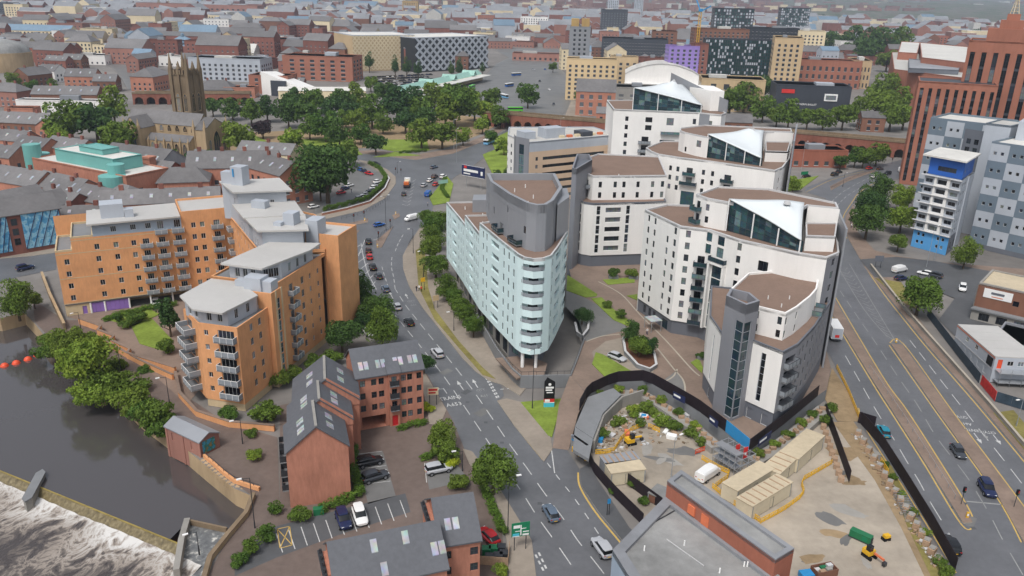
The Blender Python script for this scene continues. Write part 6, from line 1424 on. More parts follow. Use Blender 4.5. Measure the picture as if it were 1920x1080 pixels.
BIG_ = [ # name,label,px,py(roof centre),w,d,h,rot,wall,roof,kind,win
 ('mansard_block','long cream block with dark green mansard roof at the far left',55,56,120,22,13,-2,'cream_wall','blue_roof','gable',(5,4)),
 ('white_corner_block','white block with green roof right of the long cream block',130,58,34,24,14,2,'white_wall','green_copper','flat',(9,6)),
 ('brick_mill','orange red brick mill with blue roof behind the domed building',200,45,90,24,14,3,'tower_brick','blue_roof','flat',(6,5)),
 ('banded_department_store','huge brick and white banded store along the top left skyline',375,8,280,40,30,-4,'pink_brick','pale_roof','flat',(12,6)),
 ('white_arcade','white stone arcade with tower below the banded store',440,30,150,20,16,-8,'cream_wall','blue_roof','flat',(6,5)),
 ('green_roof_shed','pale green sheet roof left of the white arcade',300,27,60,40,10,0,'pink_brick','green_copper','flat',None),
 ('red_terrace','long red brick terrace above the market hall',330,66,110,14,16,2,'old_brick','grey_slates','gable',(4.5,4)),
 ('red_gabled_block','red and white gabled block right of the yellow gable',465,62,44,20,18,2,'old_brick','grey_slates','gable',(4.5,4)),
 ('yellow_gable_house','tall narrow yellow gable house beside the market hall',430,66,14,20,20,4,'tan_wall','grey_slates','gable',(4,4)),
 ('dark_red_row','orange terrace with gables left of the round white house',70,88,80,16,14,-2,'site_brick','grey_slates','gable',(5,4)),
 ('white_round_house','white rounded corner house at the end of the orange terrace',155,76,28,22,14,0,'cream_wall','grey_slates','hip',(4,4)),
 ('cream_corner_house','cream corner house at the head of the sloping street',205,84,26,20,13,-6,'cream_wall','pale_roof','flat',(4,4)),
 ('grey_tower_slab','dark slab block at the top left corner',8,5,40,24,34,0,'dark_clad','grey_roof','flat',(5,4)),
 ('cream_slab','cream slab block beside the dark slab at the top left',30,8,34,20,32,0,'cream_wall','pale_roof','flat',(5,4)),
 ('glass_office','pale glass and red striped office right of the clock tower',432,108,62,28,18,-4,'check_light','sky_glass','flat',(5,3.6)),
 ('grey_canopy_shed','white ridged market canopy above the pale glass office',430,96,60,26,9,0,'pale_roof','pale_roof','gable',None),
 ('brick_car_park','orange brick car park drum with grey open decks',605,104,62,30,20,-6,'tower_brick','pale_roof','flat',(9,3.6)),
 ('red_arena','low dark red arena with orange slats left of the white lattice store',575,74,84,40,18,-6,'old_brick','pale_roof','flat',(5,9)),
 ('plain_red_hall','plain red hall left of the white lattice store',660,62,44,40,26,0,'tower_brick','pale_roof','flat',None),
 ('low_stage_house','small brick and glass stage house with black flat roof left of the white slope',512,140,30,22,13,-4,'tower_brick','dark_clad','flat',(6,4)),
 ('white_mansion','cream mansion row under the trees at the top left',590,42,60,18,14,2,'cream_wall','grey_slates','gable',(4.5,4)),
 ('grey_mansion','grey mansard mansion right of the cream mansion row',665,44,56,18,13,0,'cream_wall','blue_roof','gable',(4.5,4)),
 ('gold_block','gold clad tower block at the top of the picture',770,2,44,30,40,0,'gold_wall','pale_roof','flat',(5,4)),
 ('long_red_offices','long red brick offices with flat grey roof right of the lattice store',945,30,110,24,24,-14,'tower_brick','grey_roof','flat',(5,4)),
 ('white_hotel','white hotel block with grey end at the flyover',1003,32,56,22,26,-8,'white_wall','pale_roof','flat',(5,4)),
 ('low_red_sheds','low brick sheds across the flyover',1010,100,60,20,8,-6,'pink_brick','grey_roof','flat',(6,5)),
 ('slim_glass_tower','slim grey glass tower with orange rooftop boxes',1088,50,16,24,52,-4,'clad_grey','pale_roof','flat',(4,3.4)),
 ('dark_student_block','dark grey block of student rooms with small slit windows',1152,18,46,24,48,0,'dark_clad','grey_roof','flat',(5,4)),
 ('white_high_rise','white and grey high rise at the top centre',1150,-2,28,20,60,0,'check_light','pale_roof','flat',(5,4)),
 ('white_high_rise','second white and grey high rise right of centre at the top',1198,-2,28,20,58,0,'check_light','pale_roof','flat',(5,4)),
 ('cream_curved_flats','cream and yellow flats with dark balcony stacks by the station road',1110,110,38,18,30,-4,'yellow_wall','pale_roof','flat',(4.6,3.3)),
 ('orange_rear_flats','plain orange flats behind the cream curved flats',1170,106,24,16,24,-2,'tan_wall','pale_roof','flat',(6,4)),
 ('dark_glass_offices','dark glass office with green panes and white roof edge',1190,72,78,34,26,-6,'dark_clad','pale_roof','flat',(3.4,3.4)),
 ('striped_offices','brown offices with tall white piers right of the dark glass office',1246,58,30,40,34,-8,'brown_brick','pale_roof','flat',(6,3.6)),
 ('red_gabled_school','red brick gabled hall with big windows in front of the cream flats',1118,168,26,22,16,-6,'red_brick','grey_slates','gable',(6,5)),
 ('red_annex','small red brick annex right of the gabled hall',1140,210,14,10,8,-6,'red_brick','grey_slates','gable',(4,3)),
 ('parking_decks','grey open parking decks behind the rear white tower',1185,162,44,24,14,-4,'concrete','grey_roof','flat',(8,3.4)),
 ('purple_flats','purple and white flats beside the tower crane',1280,86,26,16,36,2,'purple_wall','pale_roof','flat',(5,3.4)),
 ('red_scaffold_flats','red framed block under construction right of the crane',1312,82,12,16,38,2,'old_brick','pale_roof','flat',(4,3.4)),
 ('framed_block','unfinished concrete frame block behind the dark green slab',1350,54,60,24,42,0,'brown_brick','gold_wall','flat',(5,3.6)),
 ('tan_college','tan brick college with pale sheet roof',1372,146,44,28,22,-8,'tan_wall','pale_roof','flat',(9,7)),
 ('dark_tower','dark glass tower with bright panes left of the pair',1375,16,60,24,58,-2,'black_clad','dark_clad','flat',(6,4.4)),
 ('dark_tower','dark glass tower with bright panes right of the pair',1490,15,56,24,56,-4,'black_clad','dark_clad','flat',(6,4.4)),
 ('black_penthouse_block','black topped block behind the dark green slab',1445,52,70,26,38,-4,'black_clad','pale_roof','flat',(5,4)),
 ('ochre_glass_block','ochre and glass block right of the dark green slab',1478,70,24,40,44,-14,'tan_wall','pale_roof','flat',(5,4)),
 ('cream_framed_block','cream framed block right of the dark tower pair',1522,58,34,30,36,-16,'cream_wall','pale_roof','flat',(5,4)),
 ('brick_academy','red brick academy with tan end wing',1548,112,60,24,24,-10,'tower_brick','grey_roof','flat',(5.4,7)),
 ('tan_wing','tan wing at the right end of the red brick academy',1612,112,16,42,24,-14,'tan_wall','pale_roof','flat',(3,7)),
 ('theatre_box','dark grey theatre box with red emblem and white framed window',1520,158,52,26,18,-8,'dark_clad','green_roof','flat',None),
 ('brick_gate_house','dark old brick gatehouse among the trees by the viaduct',1635,218,14,10,9,-6,'brown_brick','grey_slates','gable',(5,4)),
 ('brick_gate_house','ruined brick shed behind the second sail block',1382,226,16,12,9,-6,'brown_brick','grey_slates','gable',(5,4)),
 ('brick_workshop','two storey orange brick workshop under the viaduct',1524,278,30,14,8,2,'site_brick','grey_roof','flat',(5,3.6)),
 ('red_far_flats','long orange flats far right beyond the trees',1720,66,160,20,18,-4,'site_brick','pale_roof','flat',(6,4)),
 ('white_far_shed','pale shed roofs beyond the orange flats',1740,52,200,40,9,-2,'clad_light','pale_roof','flat',None),
 ('white_far_shed','big white shed among far trees at the right',1585,38,90,50,14,-6,'clad_light','pale_roof','flat',None),
]
PL = {}
for nm,lab,px,py,w_,d,h,rot,wl,rf,k,wn_ in BIG_:
    PL[lab] = gb(nm,lab,px,py,w_,d,h,rot,wl,rf,k,win=wn_,ww=(wn_[0]*.42 if wn_ else 1.5),wh=(wn_[1]*.55 if wn_ else 1.7),wm='far_glass')
# details on the landmarks
o,f_ = PL['slim glass tower' if 0 else 'slim grey glass tower with orange rooftop boxes']
for s in (-4,4): mb = MB(); mb.prism([f_(s-3,-6),f_(s+3,-6),f_(s+3,6),f_(s-3,6)],52,58); mb.build('rooftop_box','gold_wall',o)
o,f_ = PL['dark grey theatre box with red emblem and white framed window']
mb = MB(); mb.prism([f_(-22,-13.4),f_(-13,-13.4),f_(-13,-13.05),f_(-22,-13.05)],12.5,15.2); mb.build('emblem','sign_red',o)
mb = MB(); mb.prism([f_(8,-13.6),f_(17,-13.6),f_(17,-13.05),f_(8,-13.05)],8,13); mb.build('window_surround','white_paint',o)
mb = MB(); mb.prism([f_(9,-13.8),f_(16,-13.8),f_(16,-13.65),f_(9,-13.65)],9,12); mb.build('window','glass',o)
def wall_text(root,s,f_,u,v,z,size,m,name='lettering',al='CENTER',vert=True):
    cu = bpy.data.curves.new('t','FONT'); cu.body = s; cu.size = size; cu.align_x = al; cu.resolution_u = 1
    o = bpy.data.objects.new('t',cu); COL.objects.link(o); dg = bpy.context.evaluated_depsgraph_get(); me = bpy.data.meshes.new_from_object(o.evaluated_get(dg)); bpy.data.objects.remove(o)
    p = f_(u,v); q = f_(u+1,v); a = math.atan2(q[1]-p[1],q[0]-p[0])
    me.transform(Matrix.Translation((p[0],p[1],z)) @ Matrix.Rotation(a,4,'Z') @ Matrix.Rotation(math.pi/2,4,'X')); me.materials.clear(); me.materials.append(M[m]); return link(name,me,root)
wall_text(o,'NORTHERN BALLET',f_,-5,-13.1,4.4,1.9,'white_paint')
# dark green slab speckled with bright windows
gs = thing('green_glass_slab','dark green glass slab speckled with bright windows','building',(*P(1388,150),0)); fs_ = frame(P(1316,150),R(-3)); Lg = 74
mb = MB(); mb.prism([fs_(0,0),fs_(Lg,0),fs_(Lg,18),fs_(0,18)],0,38); mb.build('wall','black_clad',gs); flat_roof(gs,[fs_(0,0),fs_(Lg,0),fs_(Lg,18),fs_(0,18)],38,'pale_roof',.6,.4,'dark_clad')
mb = MB(); rs = random.Random(3)
for i in range(36):
    for k in range(13):
        u,z = Lg*(i+.15)/36,1+2.85*k; c = rs.choice([0,0,0,0,0,1,1,2]); mb.prism([fs_(u,-.15),fs_(u+1.35,-.15),fs_(u+1.35,-.02),fs_(u,-.02)],z,z+2.3,c)
glass_mat('slab_green',S(34,66,66),S(40,78,76),S(58,92,90)); mb.build('window_rows',['slab_green','check_light','teal_glass'],gs,kind='stuff')
for lab,w_,h in (('dark glass tower with bright panes left of the pair',60,58),('dark glass tower with bright panes right of the pair',56,56)):
    o,f_ = PL[lab]; mb = MB()
    for i in range(14):
        for k in range(9): u,z = -w_/2+w_*(i+.15)/14,h-4.4*(k+1); c = rs.choice([0,0,1,1,2]); mb.prism([f_(u,-12.3),f_(u+2.6,-12.3),f_(u+2.6,-12.1),f_(u,-12.1)],z,z+3,c)
    mb.build('window_rows',['slab_green','check_light','teal_glass'],o,kind='stuff')
# lattice stores
def lattice(root,p,q,z0,z1,nu,nz,m,back):
    L = math.dist(p,q); f_ = frame(p,math.atan2(q[1]-p[1],q[0]-p[0])); mb = MB(); mb.prism([f_(0,0),f_(L,0),f_(L,60),f_(0,60)],0,z1-.3); mb.build('wall',back,root); mb = MB()
    du,dz = L/nu,(z1-z0)/nz; t = du*.2
    for i in range(nu):
        for k in range(nz):
            for s in (1,-1):
                u0,u1 = du*i,du*(i+1); za,zb_ = (z0+dz*k,z0+dz*(k+1)) if s > 0 else (z0+dz*(k+1),z0+dz*k)
                mb.face([(*f_(u0-t,-.3-.05*s),za),(*f_(u0+t,-.3-.05*s),za),(*f_(u1+t,-.3-.05*s),zb_),(*f_(u1-t,-.3-.05*s),zb_)])
    mb.build('lattice',m,root,kind='stuff'); flat_roof(root,[f_(0,0),f_(L,0),f_(L,60),f_(0,60)],z1,'pale_roof',.6,1,'clad_light'); return f_
wl_ = thing('white_lattice_store','big cream store wrapped in a white diamond lattice','building',(*P(718,140),0)); lattice(wl_,P(664,134),P(778,131),1,33,16,7,'cream_wall','tan_wall')
bl_ = thing('black_white_lattice_store','big store with black and white diamond patterned facade','building',(*P(845,140),0)); lattice(bl_,P(781,136),P(914,128),1,32,11,4,'check_light','black_clad')
# white sloping theatre roof
ts = thing('white_slope_theatre','white wedge shaped theatre with long sloping roof beside the car park drum','building',(*P(545,180),0)); ft_ = frame(P(492,178),R(-4))
mb = MB(); mb.prism([ft_(0,0),ft_(40,-6),ft_(44,16),ft_(4,22)],0,lambda p: 17-(p[0]-ft_(0,0)[0])*.33); mb.build('sloped_hall','white_wall',ts)
mb = MB(); mb.prism([ft_(8,-3),ft_(20,-5),ft_(20,-2.6),ft_(8,-.8)],0,11); mb.build('glazed_front','dark_clad',ts)
# arched white hall, long pale canopies, bus station
ah = thing('arched_white_hall','white hall with a low arched grey roof behind the rear white tower','building',(*P(1228,175),0)); fh_ = frame(P(1170,170),R(-7)); n = 14
for i in range(n):
    a0,a1 = i/n,(i+1)/n; z0,z1 = 14+9*math.sin(math.pi*a0)**.8,14+9*math.sin(math.pi*a1)**.8
    mb = MB(); mb.face([(*fh_(62*a0,0),z0),(*fh_(62*a1,0),z1),(*fh_(62*a1,40),z1),(*fh_(62*a0,40),z0)]); mb.build('roof_panel','pale_roof',ah)
mb = MB(); mb.face([(*fh_(0,.6),0),(*fh_(62,.6),0)]+[(*fh_(62*(1-i/n),.6),14+9*math.sin(math.pi*(1-i/n))**.8) for i in range(n+1)]); mb.prism([fh_(0,-6),fh_(62,-6),fh_(62,.4),fh_(0,.4)],0,7); mb.build('front_wall','white_wall',ah)
bs = thing('bus_station','long bus station with pale green glazed spine roof and canopies','bus station',(*P(830,185),0)); a,b = P(755,186),P(905,150); an = math.atan2(b[1]-a[1],b[0]-a[0]); f_ = frame(a,an); L = math.dist(a,b)
mb = MB(); mb.prism([f_(0,0),f_(L,0),f_(L,12),f_(0,12)],0,5); mb.build('wall','cream_wall',bs); mb = MB(); mb.prism([f_(0,-9),f_(L,-9),f_(L,0),f_(0,0)],4.6,5,bot=True); mb.build('canopy','pale_roof',bs); gable_roof(bs,[f_(0,1),f_(L,1),f_(L,9),f_(0,9)],5.2,9,.2,'green_copper')
for u in (L*.3,L*.58,L*.85): gable_roof(bs,[f_(u,-1),f_(u,11),f_(u+7,11),f_(u+7,-1)],6.2,10,.1,'green_copper')
gb('long_white_shed','long cream barrel roofed shed above the park trees',605,168,62,12,6,10,'cream_wall','pale_roof','gable',win=None,rise=2)
# ---------------------------------------------------------------- railway viaduct
def viaduct(label,p,q,h,n,wd_=9):
    L = math.dist(p,q); a = math.atan2(q[1]-p[1],q[0]-p[0]); f_ = frame(p,a); root = thing('railway_viaduct',label,'viaduct',(*p,0)); du = L/n
    for i in range(n):
        mb = MB(); u0 = du*i; r_ = du*.36; c = u0+du/2; k = 8; zs = h*.3
        arc = [(c-r_,0)]+[(c-r_*math.cos(math.pi*j/k),zs+min(r_,h*.48)*math.sin(math.pi*j/k)) for j in range(k+1)]+[(c+r_,0)]
        out = [(u0,0)]+arc+[(u0+du,0),(u0+du,h),(u0,h)]
        mb.face([(*f_(u,0),z) for u,z in out])
        for (ua,za),(ub,zb_) in zip(arc,arc[1:]): mb.face([(*f_(ua,0),za),(*f_(ub,0),zb_),(*f_(ub,wd_),zb_),(*f_(ua,wd_),za)])
        mb.build('arch','viaduct_brick',root)
        mb = MB(); mb.face([(*f_(c-r_,wd_*.8),0),(*f_(c+r_,wd_*.8),0),(*f_(c+r_,wd_*.8),h*.8),(*f_(c-r_,wd_*.8),h*.8)]); mb.build('arch_infill',['concrete','dark_clad','brown_brick'][i % 3],root)
    mb = MB(); mb.prism([f_(0,.2),f_(L,.2),f_(L,wd_),f_(0,wd_)],h-.6,h+.02); mb.build('deck','dirt',root)
    for v in (0,wd_-.4): mb = MB(); mb.prism([f_(0,v-.25),f_(L,v-.25),f_(L,v+.35),f_(0,v+.35)],h+.003,h+1.1,bot=True); mb.build('parapet','dark_stone',root)
    mb = MB()
    for v in (2.2,3.6,5.4,6.8): mb.strip([f_(0,v),f_(L,v)],.12,h+.05,h=.12)
    mb.build('rail','dark_metal',root)
viaduct('brick railway viaduct with arches crossing behind the office block',P(905,236),P(1180,262),8,14)
viaduct('brick railway viaduct with arches under the trees on the right',P(1470,276),P(1720,300),8,11)
viaduct('brick railway viaduct with arches behind the church tower',P(250,196),P(470,196),7,10)
# ---------------------------------------------------------------- the rest of the far city
LMK = [('the domed building',250,70),('the market hall',345,95),('the stone church',300,240),('the car park drum',600,130),('the white lattice store',715,95),('the black lattice store',845,95),('the white hotel',1005,45),('the dark student block',1150,40),('the dark green slab',1388,100),('the brick academy',1550,130),('the orange far flats',1720,70),('the banded store',400,15),('the long cream block',55,60),('the dark tower pair',1440,30)]
rs = random.Random(12); taken = [(o.location.x,o.location.y,28) for o in LABELS]+[(*P(390,100),60),(*P(718,110),70),(*P(845,110),70),(*P(1388,130),50),(*P(1228,150),45),(*P(830,175),50),(*P(545,170),30),(*P(250,95),26),(*P(12,125),30),(*P(300,255),40)]
FAR = []; yy = 540.
while yy < 3000:
    step = 20+yy*.014; half = yy*.66
    x = -half
    while x < half:
        jx,jy = x+rs.uniform(-.2,.2)*step,yy+rs.uniform(-.25,.25)*step; x += step*rs.uniform(.95,1.5)
        px,py = J(jx,jy,5)
        if not (-20 < px < 1940 and -25 < py < 125): continue
        if any(abs(jx-tx)+abs(jy-ty)*.7 < r_+step*.25 for tx,ty,r_ in taken): continue
        if 880 < px < 1065 and py > 84: continue
        if 195 < px < 262 and py > 112: continue
        green = px > 1430 or (px > 1080 and py < 40) or (450 < px < 760 and py < 22) or (760 < px < 1140 and py < 26)
        if rs.random() < (.62 if green else .12): continue
        s_k = step*rs.uniform(.7,1.25); w_,d = s_k*rs.uniform(.7,1.2),s_k*rs.uniform(.45,.7); h = rs.uniform(7,15) if rs.random() < .75 else rs.uniform(15,26)
        wl,rf,k = rs.choices([('old_brick','grey_slates','gable'),('old_brick','grey_roof','flat'),('pink_brick','grey_slates','gable'),('pink_brick','pale_roof','flat'),('brown_brick','grey_slates','hip'),('cream_wall','grey_slates','gable'),('cream_wall','pale_roof','flat'),('white_wall','pale_roof','flat'),('clad_light','blue_roof','gable')],[24,10,16,10,12,8,8,7,5])[0]
        FAR.append((jx,jy,px,py,w_,d,h,rs.choice([0,-6,6,-14,10,90,84]),wl,rf,k))
    yy += step*.95
REST = FAR[300:]; FAR = FAR[:300]
CN = dict(old_brick='red brick',pink_brick='pale red brick',brown_brick='brown brick',cream_wall='cream',white_wall='white',clad_light='light grey')
RN = dict(grey_slates='slate',grey_roof='grey flat',pale_roof='pale flat',blue_roof='blue grey')
for jx,jy,px,py,w_,d,h,rot,wl,rf,k in FAR:
    lm = min(LMK,key=lambda l: (l[1]-px)**2+4*(l[2]-py)**2); dx,dy = px-lm[1],py-lm[2]
    rel = ('beyond' if dy < 0 else 'before') if abs(dy)*2.2 > abs(dx) else ('left of' if dx < 0 else 'right of')
    q = J(jx,jy,h); gb('town_building',f'{CN[wl]} building, {RN[rf]} roof, {rel} {lm[0]}',q[0],q[1],w_,d,h,rot,wl,rf,k,group='buildings of the far city',win=(5,4) if jy < 1300 else None,chim=0)
# ================================================================ TREES, SHRUBS, HEDGES
ORD = ['first','second','third','fourth','fifth','sixth','seventh','eighth','ninth','tenth','eleventh','twelfth','thirteenth','fourteenth','fifteenth','sixteenth','seventeenth','eighteenth','nineteenth','twentieth','twenty-first','twenty-second','twenty-third','twenty-fourth','twenty-fifth','twenty-sixth','twenty-seventh','twenty-eighth','twenty-ninth','thirtieth']
def crown_mesh(name,seed,n,size,lobes,sx=1.,sz=1.,z0=0.,mat_='leaf',box=False):
    """crown of radius about 1 centred at z0: leaf clusters spread over many lobes"""
    g_ = np.random.default_rng(seed)
    if box: c = g_.uniform(-1,1,(lobes,3))*.75; rad = g_.uniform(.25,.42,lobes)
    else:
        c = g_.normal(size=(lobes,3)); c /= np.linalg.norm(c,axis=1)[:,None]; c *= g_.uniform(.22,.8,(lobes,1)); rad = g_.uniform(.2,.46,lobes); c[:,2] = np.where(c[:,2] < -.3,c[:,2]*.6,c[:,2])
    k = g_.integers(0,lobes,n); d = g_.normal(size=(n,3)); d /= np.linalg.norm(d,axis=1)[:,None]; d[:,2] = np.where(d[:,2] < -.55,-d[:,2],d[:,2])
    p = c[k]+d*(rad[k]*g_.uniform(.55,1.08,n)**.5)[:,None]
    p *= np.array([sx,sx,sz]); p[:,2] += z0
    nrm = d+g_.normal(scale=.55,size=(n,3)); nrm /= np.linalg.norm(nrm,axis=1)[:,None]
    t = np.cross(nrm,g_.normal(size=(n,3))); t /= np.linalg.norm(t,axis=1)[:,None]; b = np.cross(nrm,t)
    s = size*g_.uniform(.6,1.35,n)[:,None]
    v = np.stack([p-t*s-b*s*.6,p+t*s-b*s*.45,p+t*s*.8+b*s*.6,p-t*s*.7+b*s*.5],1).reshape(-1,3)
    me = bpy.data.meshes.new(name); me.vertices.add(4*n); me.vertices.foreach_set('co',v.ravel())
    me.loops.add(4*n); me.loops.foreach_set('vertex_index',np.arange(4*n)); me.polygons.add(n); me.polygons.foreach_set('loop_start',np.arange(n)*4); me.polygons.foreach_set('loop_total',np.full(n,4))
    me.materials.append(M[mat_]); me.update(); me.validate(); return me
def trunk_mesh(seed,h=1.0,r=.075):
    g_ = random.Random(seed); mb = MB(); mb.tube((0,0,-.05),(0,0,h*.55),r,8,r2=r*.7); mb.tube((0,0,h*.55),(.03,.02,h*1.1),r*.7,6,r2=r*.3)
    for i in range(5):
        a = 6.28*i/5+g_.random(); q = h*(.45+.1*i); mb.tube((0,0,q),(.5*math.cos(a),.5*math.sin(a),q+.45),r*.4,5,r2=r*.12)
    return mb.mesh('trunk',['bark'])
CR = {'n':[crown_mesh('crown',i,7000,.043,34,1,[.95,1.1,.85,1.0,1.2][i],1.0) for i in range(5)], 'f':[crown_mesh('crown',20+i,2200,.075,24,1,[.9,1.1,.8,1][i],.95) for i in range(4)], 'w':[crown_mesh('crown',30+i,4200,.055,22,.8,1.25,1.35) for i in range(2)],
      'c':[crown_mesh('crown',40,2400,.06,22,.7,1.5,1.55)], 'b':[crown_mesh('foliage',50+i,2600,.06,20,1,.75,.55) for i in range(3)], 'h':[crown_mesh('foliage',60+i,1500,.085,40,1,1,0,box=True) for i in range(2)]}
TRK = [trunk_mesh(i) for i in range(3)]
SPEC = {}
TR_N = [0]
def plant(label,cx,cy,wpx,k='n',m='leaf',cat='tree',name=None,group=None,z=0.):
    cz = {'n':1.0,'f':.95,'w':1.35,'c':1.55,'b':.5}[k]; r = 4.
    for _ in range(5): x,y = P(cx,cy,z+cz*r); r = wpx/2/ppm(cx,cy,z+cz*r)*1.16
    TR_N[0] += 1; i = TR_N[0]; root = thing(name or ('leafy_tree' if k != 'b' else 'shrub'),label,cat,(x,y,z),i*2.4,group); root.scale = (r*(.92+.2*((i*3) % 7)/7),r,r*(.9+.25*((i*7) % 10)/10))
    c = bpy.data.objects.new('crown' if k != 'b' else 'foliage',CR[k][i % len(CR[k])]); COL.objects.link(c); c.parent = root
    c.material_slots[0].link = 'OBJECT'; c.material_slots[0].material = M[m]
    t = bpy.data.objects.new('trunk',TRK[i % 3]); COL.objects.link(t); t.parent = root
    if k == 'b': t.scale = (.6,.6,.35)
    return root
CMN = dict(leaf='mid green',leaf_dark='dark green',leaf_light='light green',leaf_purple='dark purple',leaf_yellow='yellow green',leaf_hedge='bright green')
def series(where,items,k='n',cat='tree',group=None,z=0.):
    items = sorted(items,key=lambda t: t[0])
    from collections import Counter
    cnt = Counter(t[3] if len(t) > 3 else 'leaf' for t in items); seen = Counter()
    for t in items:
        m = t[3] if len(t) > 3 else 'leaf'; kk = t[4] if len(t) > 4 else k; seen[m] += 1
        word = {'tree':'tree','shrub':'shrub'}[cat]
        lab = f'{CMN[m]} {word} {where}' if cnt[m] == 1 else f'{ORD[seen[m]-1]} {CMN[m]} {word} from the left {where}'
        plant(lab,t[0],t[1],t[2],kk,m,cat,None,group or word+'s '+where,z)
D,Lt,Y,PU = 'leaf_dark','leaf_light','leaf_yellow','leaf_purple'
series('left of the church',[(125,232,72),(178,226,78,D),(212,205,56),(222,262,70),(60,162,26),(98,158,20),(24,152,26),(108,262,40,Lt)],'f')
series('right of the church',[(398,200,34,D),(435,203,40,D),(470,212,40),(448,262,62),(492,240,36,PU),(545,265,46,Lt),(540,215,46,D),(350,302,40,D),(395,302,30,D),(318,292,26)],'f')
series('in the park',[(578,215,52,D),(610,238,52),(648,222,32),(665,186,44),(697,212,54),(722,176,44,D),(744,198,62,D),(718,234,32),(636,255,44,D),(676,250,38),(704,268,42,D),(790,250,52),(829,250,54),(852,196,74),(788,206,54),(916,210,44,Lt),(922,186,38),(868,256,32,Lt),(560,190,40,D),(620,200,44,D),(695,158,26),(815,180,44),(890,205,40),(760,225,46,D),(880,180,40),(545,190,44,D),(590,192,44),(640,190,46,D),(500,205,44,D),(835,215,50),(800,225,44,D),(935,222,36),(670,225,44),(905,235,30,Lt),(770,190,44,D),(580,240,40),(660,205,40,D)],'f')
series('beside the church car park',[(655,288,44),(612,322,104,D,'n'),(590,296,50),(600,352,44,D,'n')],'f')
series('in front of the lattice stores',[(692,114,24,D),(741,126,22,D),(762,126,22,D),(784,128,22,D),(846,132,16,D),(861,128,22,D),(905,128,14,D)],'c')
series('lining the mint block',[(800,408,28),(812,412,40),(826,410,34),(812,430,42),(811,447,42),(810,467,46),(817,497,46),(838,543,40),(850,558,34),(861,573,38),(872,589,38),(888,612,40)],'n')
series('between the orange flats and the road',[(640,512,36,D),(664,548,62,D),(703,578,64,D),(640,625,68,D),(716,620,60),(795,682,36,D),(680,600,40,D)],'n')
series('beside the car park entrance',[(826,814,54),(925,886,86)],'n')
series('in the garden of the orange flats',[(316,596,50,D)],'w')
series('on the river bank',[(162,672,90,Lt),(126,648,62),(30,565,66),(62,560,34)],'n')
series('on the plaza',[(1092,590,34,D),(1184,626,34,D),(1200,650,42),(1214,648,40,D)],'n',z=ZP)
series('on the corner left of the blue topped tower',[(1646,360,54,D),(1630,390,64,D),(1628,416,60,D),(1692,372,44,Lt),(1692,408,52,Lt),(1686,452,36)],'n')
series('beside the car park on the right',[(1727,548,80),(1811,480,44)],'n')
series('under the right viaduct',[(1577,302,28,D),(1620,296,36),(1645,290,40),(1604,298,30),(1488,345,26,Lt)],'f')
series('along the viaduct below the theatre box',[(1458,216,40),(1480,218,46),(1515,222,40),(1545,222,40),(1582,220,44),(1612,212,46),(1645,190,62),(1672,218,52),(1697,215,52),(1660,172,50),(1690,190,46)],'f')
series('behind the white sail blocks',[(1370,190,62),(1397,182,52),(1427,166,44,D),(1432,205,44),(1345,200,40)],'f')
series('beyond the brick academy',[(1565,80,50,D),(1600,85,46,D),(1650,84,60,D),(1690,88,50),(1628,95,46,D),(1665,110,44)],'f')
series('by the station road',[(990,182,38),(975,170,16),(1037,126,18),(1085,180,18),(1090,168,16),(945,275,30,Lt),(920,256,26),(932,326,16,D),(952,324,16,D)],'f')
series('near the patchwork glass works',[(172,380,28,Lt),(35,394,18)],'f')
series('on the river bank',[(292,790,76),(240,732,66),(276,694,36),(100,640,44),(200,705,50),(260,762,50),(75,664,34),(312,812,30),(155,640,50),(180,745,60,Lt),(215,690,44),(110,652,60),(150,690,80,Lt),(185,722,70),(222,728,70),(248,757,70),(272,776,70),(302,803,60),(168,655,70),(136,642,50),(165,735,60,Lt)],'b','shrub',z=-1.2)
series('around the orange flats',[(313,654,36),(238,608,26),(222,598,20),(255,594,40),(520,710,50),(545,700,40),(500,775,60),(430,775,40),(620,672,40),(590,680,44),(470,812,26)],'b','shrub')
series('around the car parks',[(846,868,34,Y),(800,765,26,Y),(515,955,30),(560,966,44),(500,1000,40),(470,1025,40),(450,1050,36),(860,905,40),(836,852,60),(474,855,30,Lt),(940,1072,34,Lt)],'b','shrub')
series('in the planters of the plaza',[(1150,512,26),(1185,512,26),(1316,666,20),(1140,570,20),(1165,590,22)],'b','shrub',z=ZP+.3)
series('growing in the building site',[(1190,770,34,Lt),(1160,790,30),(1215,765,36),(1240,790,36,Lt),(1265,800,30),(1300,812,34),(1315,830,28),(1200,795,22),(1130,815,26),(1175,875,20),(1185,905,24),(1205,940,22),(1150,920,20),(1550,790,28),(1560,765,24),(1500,790,22),(1475,815,20)],'b','shrub')
series('along the fence of the dual carriageway',[(1690,925,20,Lt),(1675,895,18),(1712,960,20),(1735,1000,22,Lt),(1760,1050,28),(1660,870,16),(1775,1072,30)],'b','shrub')
def hedge(label,px,w_,h,m='leaf_hedge',z=0.):
    pts = PP(px,z); L = along(pts); root = thing('clipped_hedge',label,'hedge',(*pts[0],z)); n = max(1,int(L[-1]/(w_*1.5)))
    for i in range(n):
        p,q = at_u(pts,L,L[-1]*i/n),at_u(pts,L,L[-1]*(i+1)/n); a = math.atan2(q[1]-p[1],q[0]-p[0])
        c = link('hedge_section',CR['h'][i % 2],root,((p[0]+q[0])/2,(p[1]+q[1])/2,z+h/2),a); c.scale = (math.dist(p,q)/1.75,w_/1.75,h/1.85); c.material_slots[0].link = 'OBJECT'; c.material_slots[0].material = M[m]
hedge('curved hedge on the wall of the church car park',[(606,396),(650,386),(690,374),(715,352),(724,335),(712,318),(692,308)],1.6,1.8)
hedge('long clipped hedge in front of the orange flats',[(195,602),(235,590),(290,578),(330,574)],2.2,1.2)
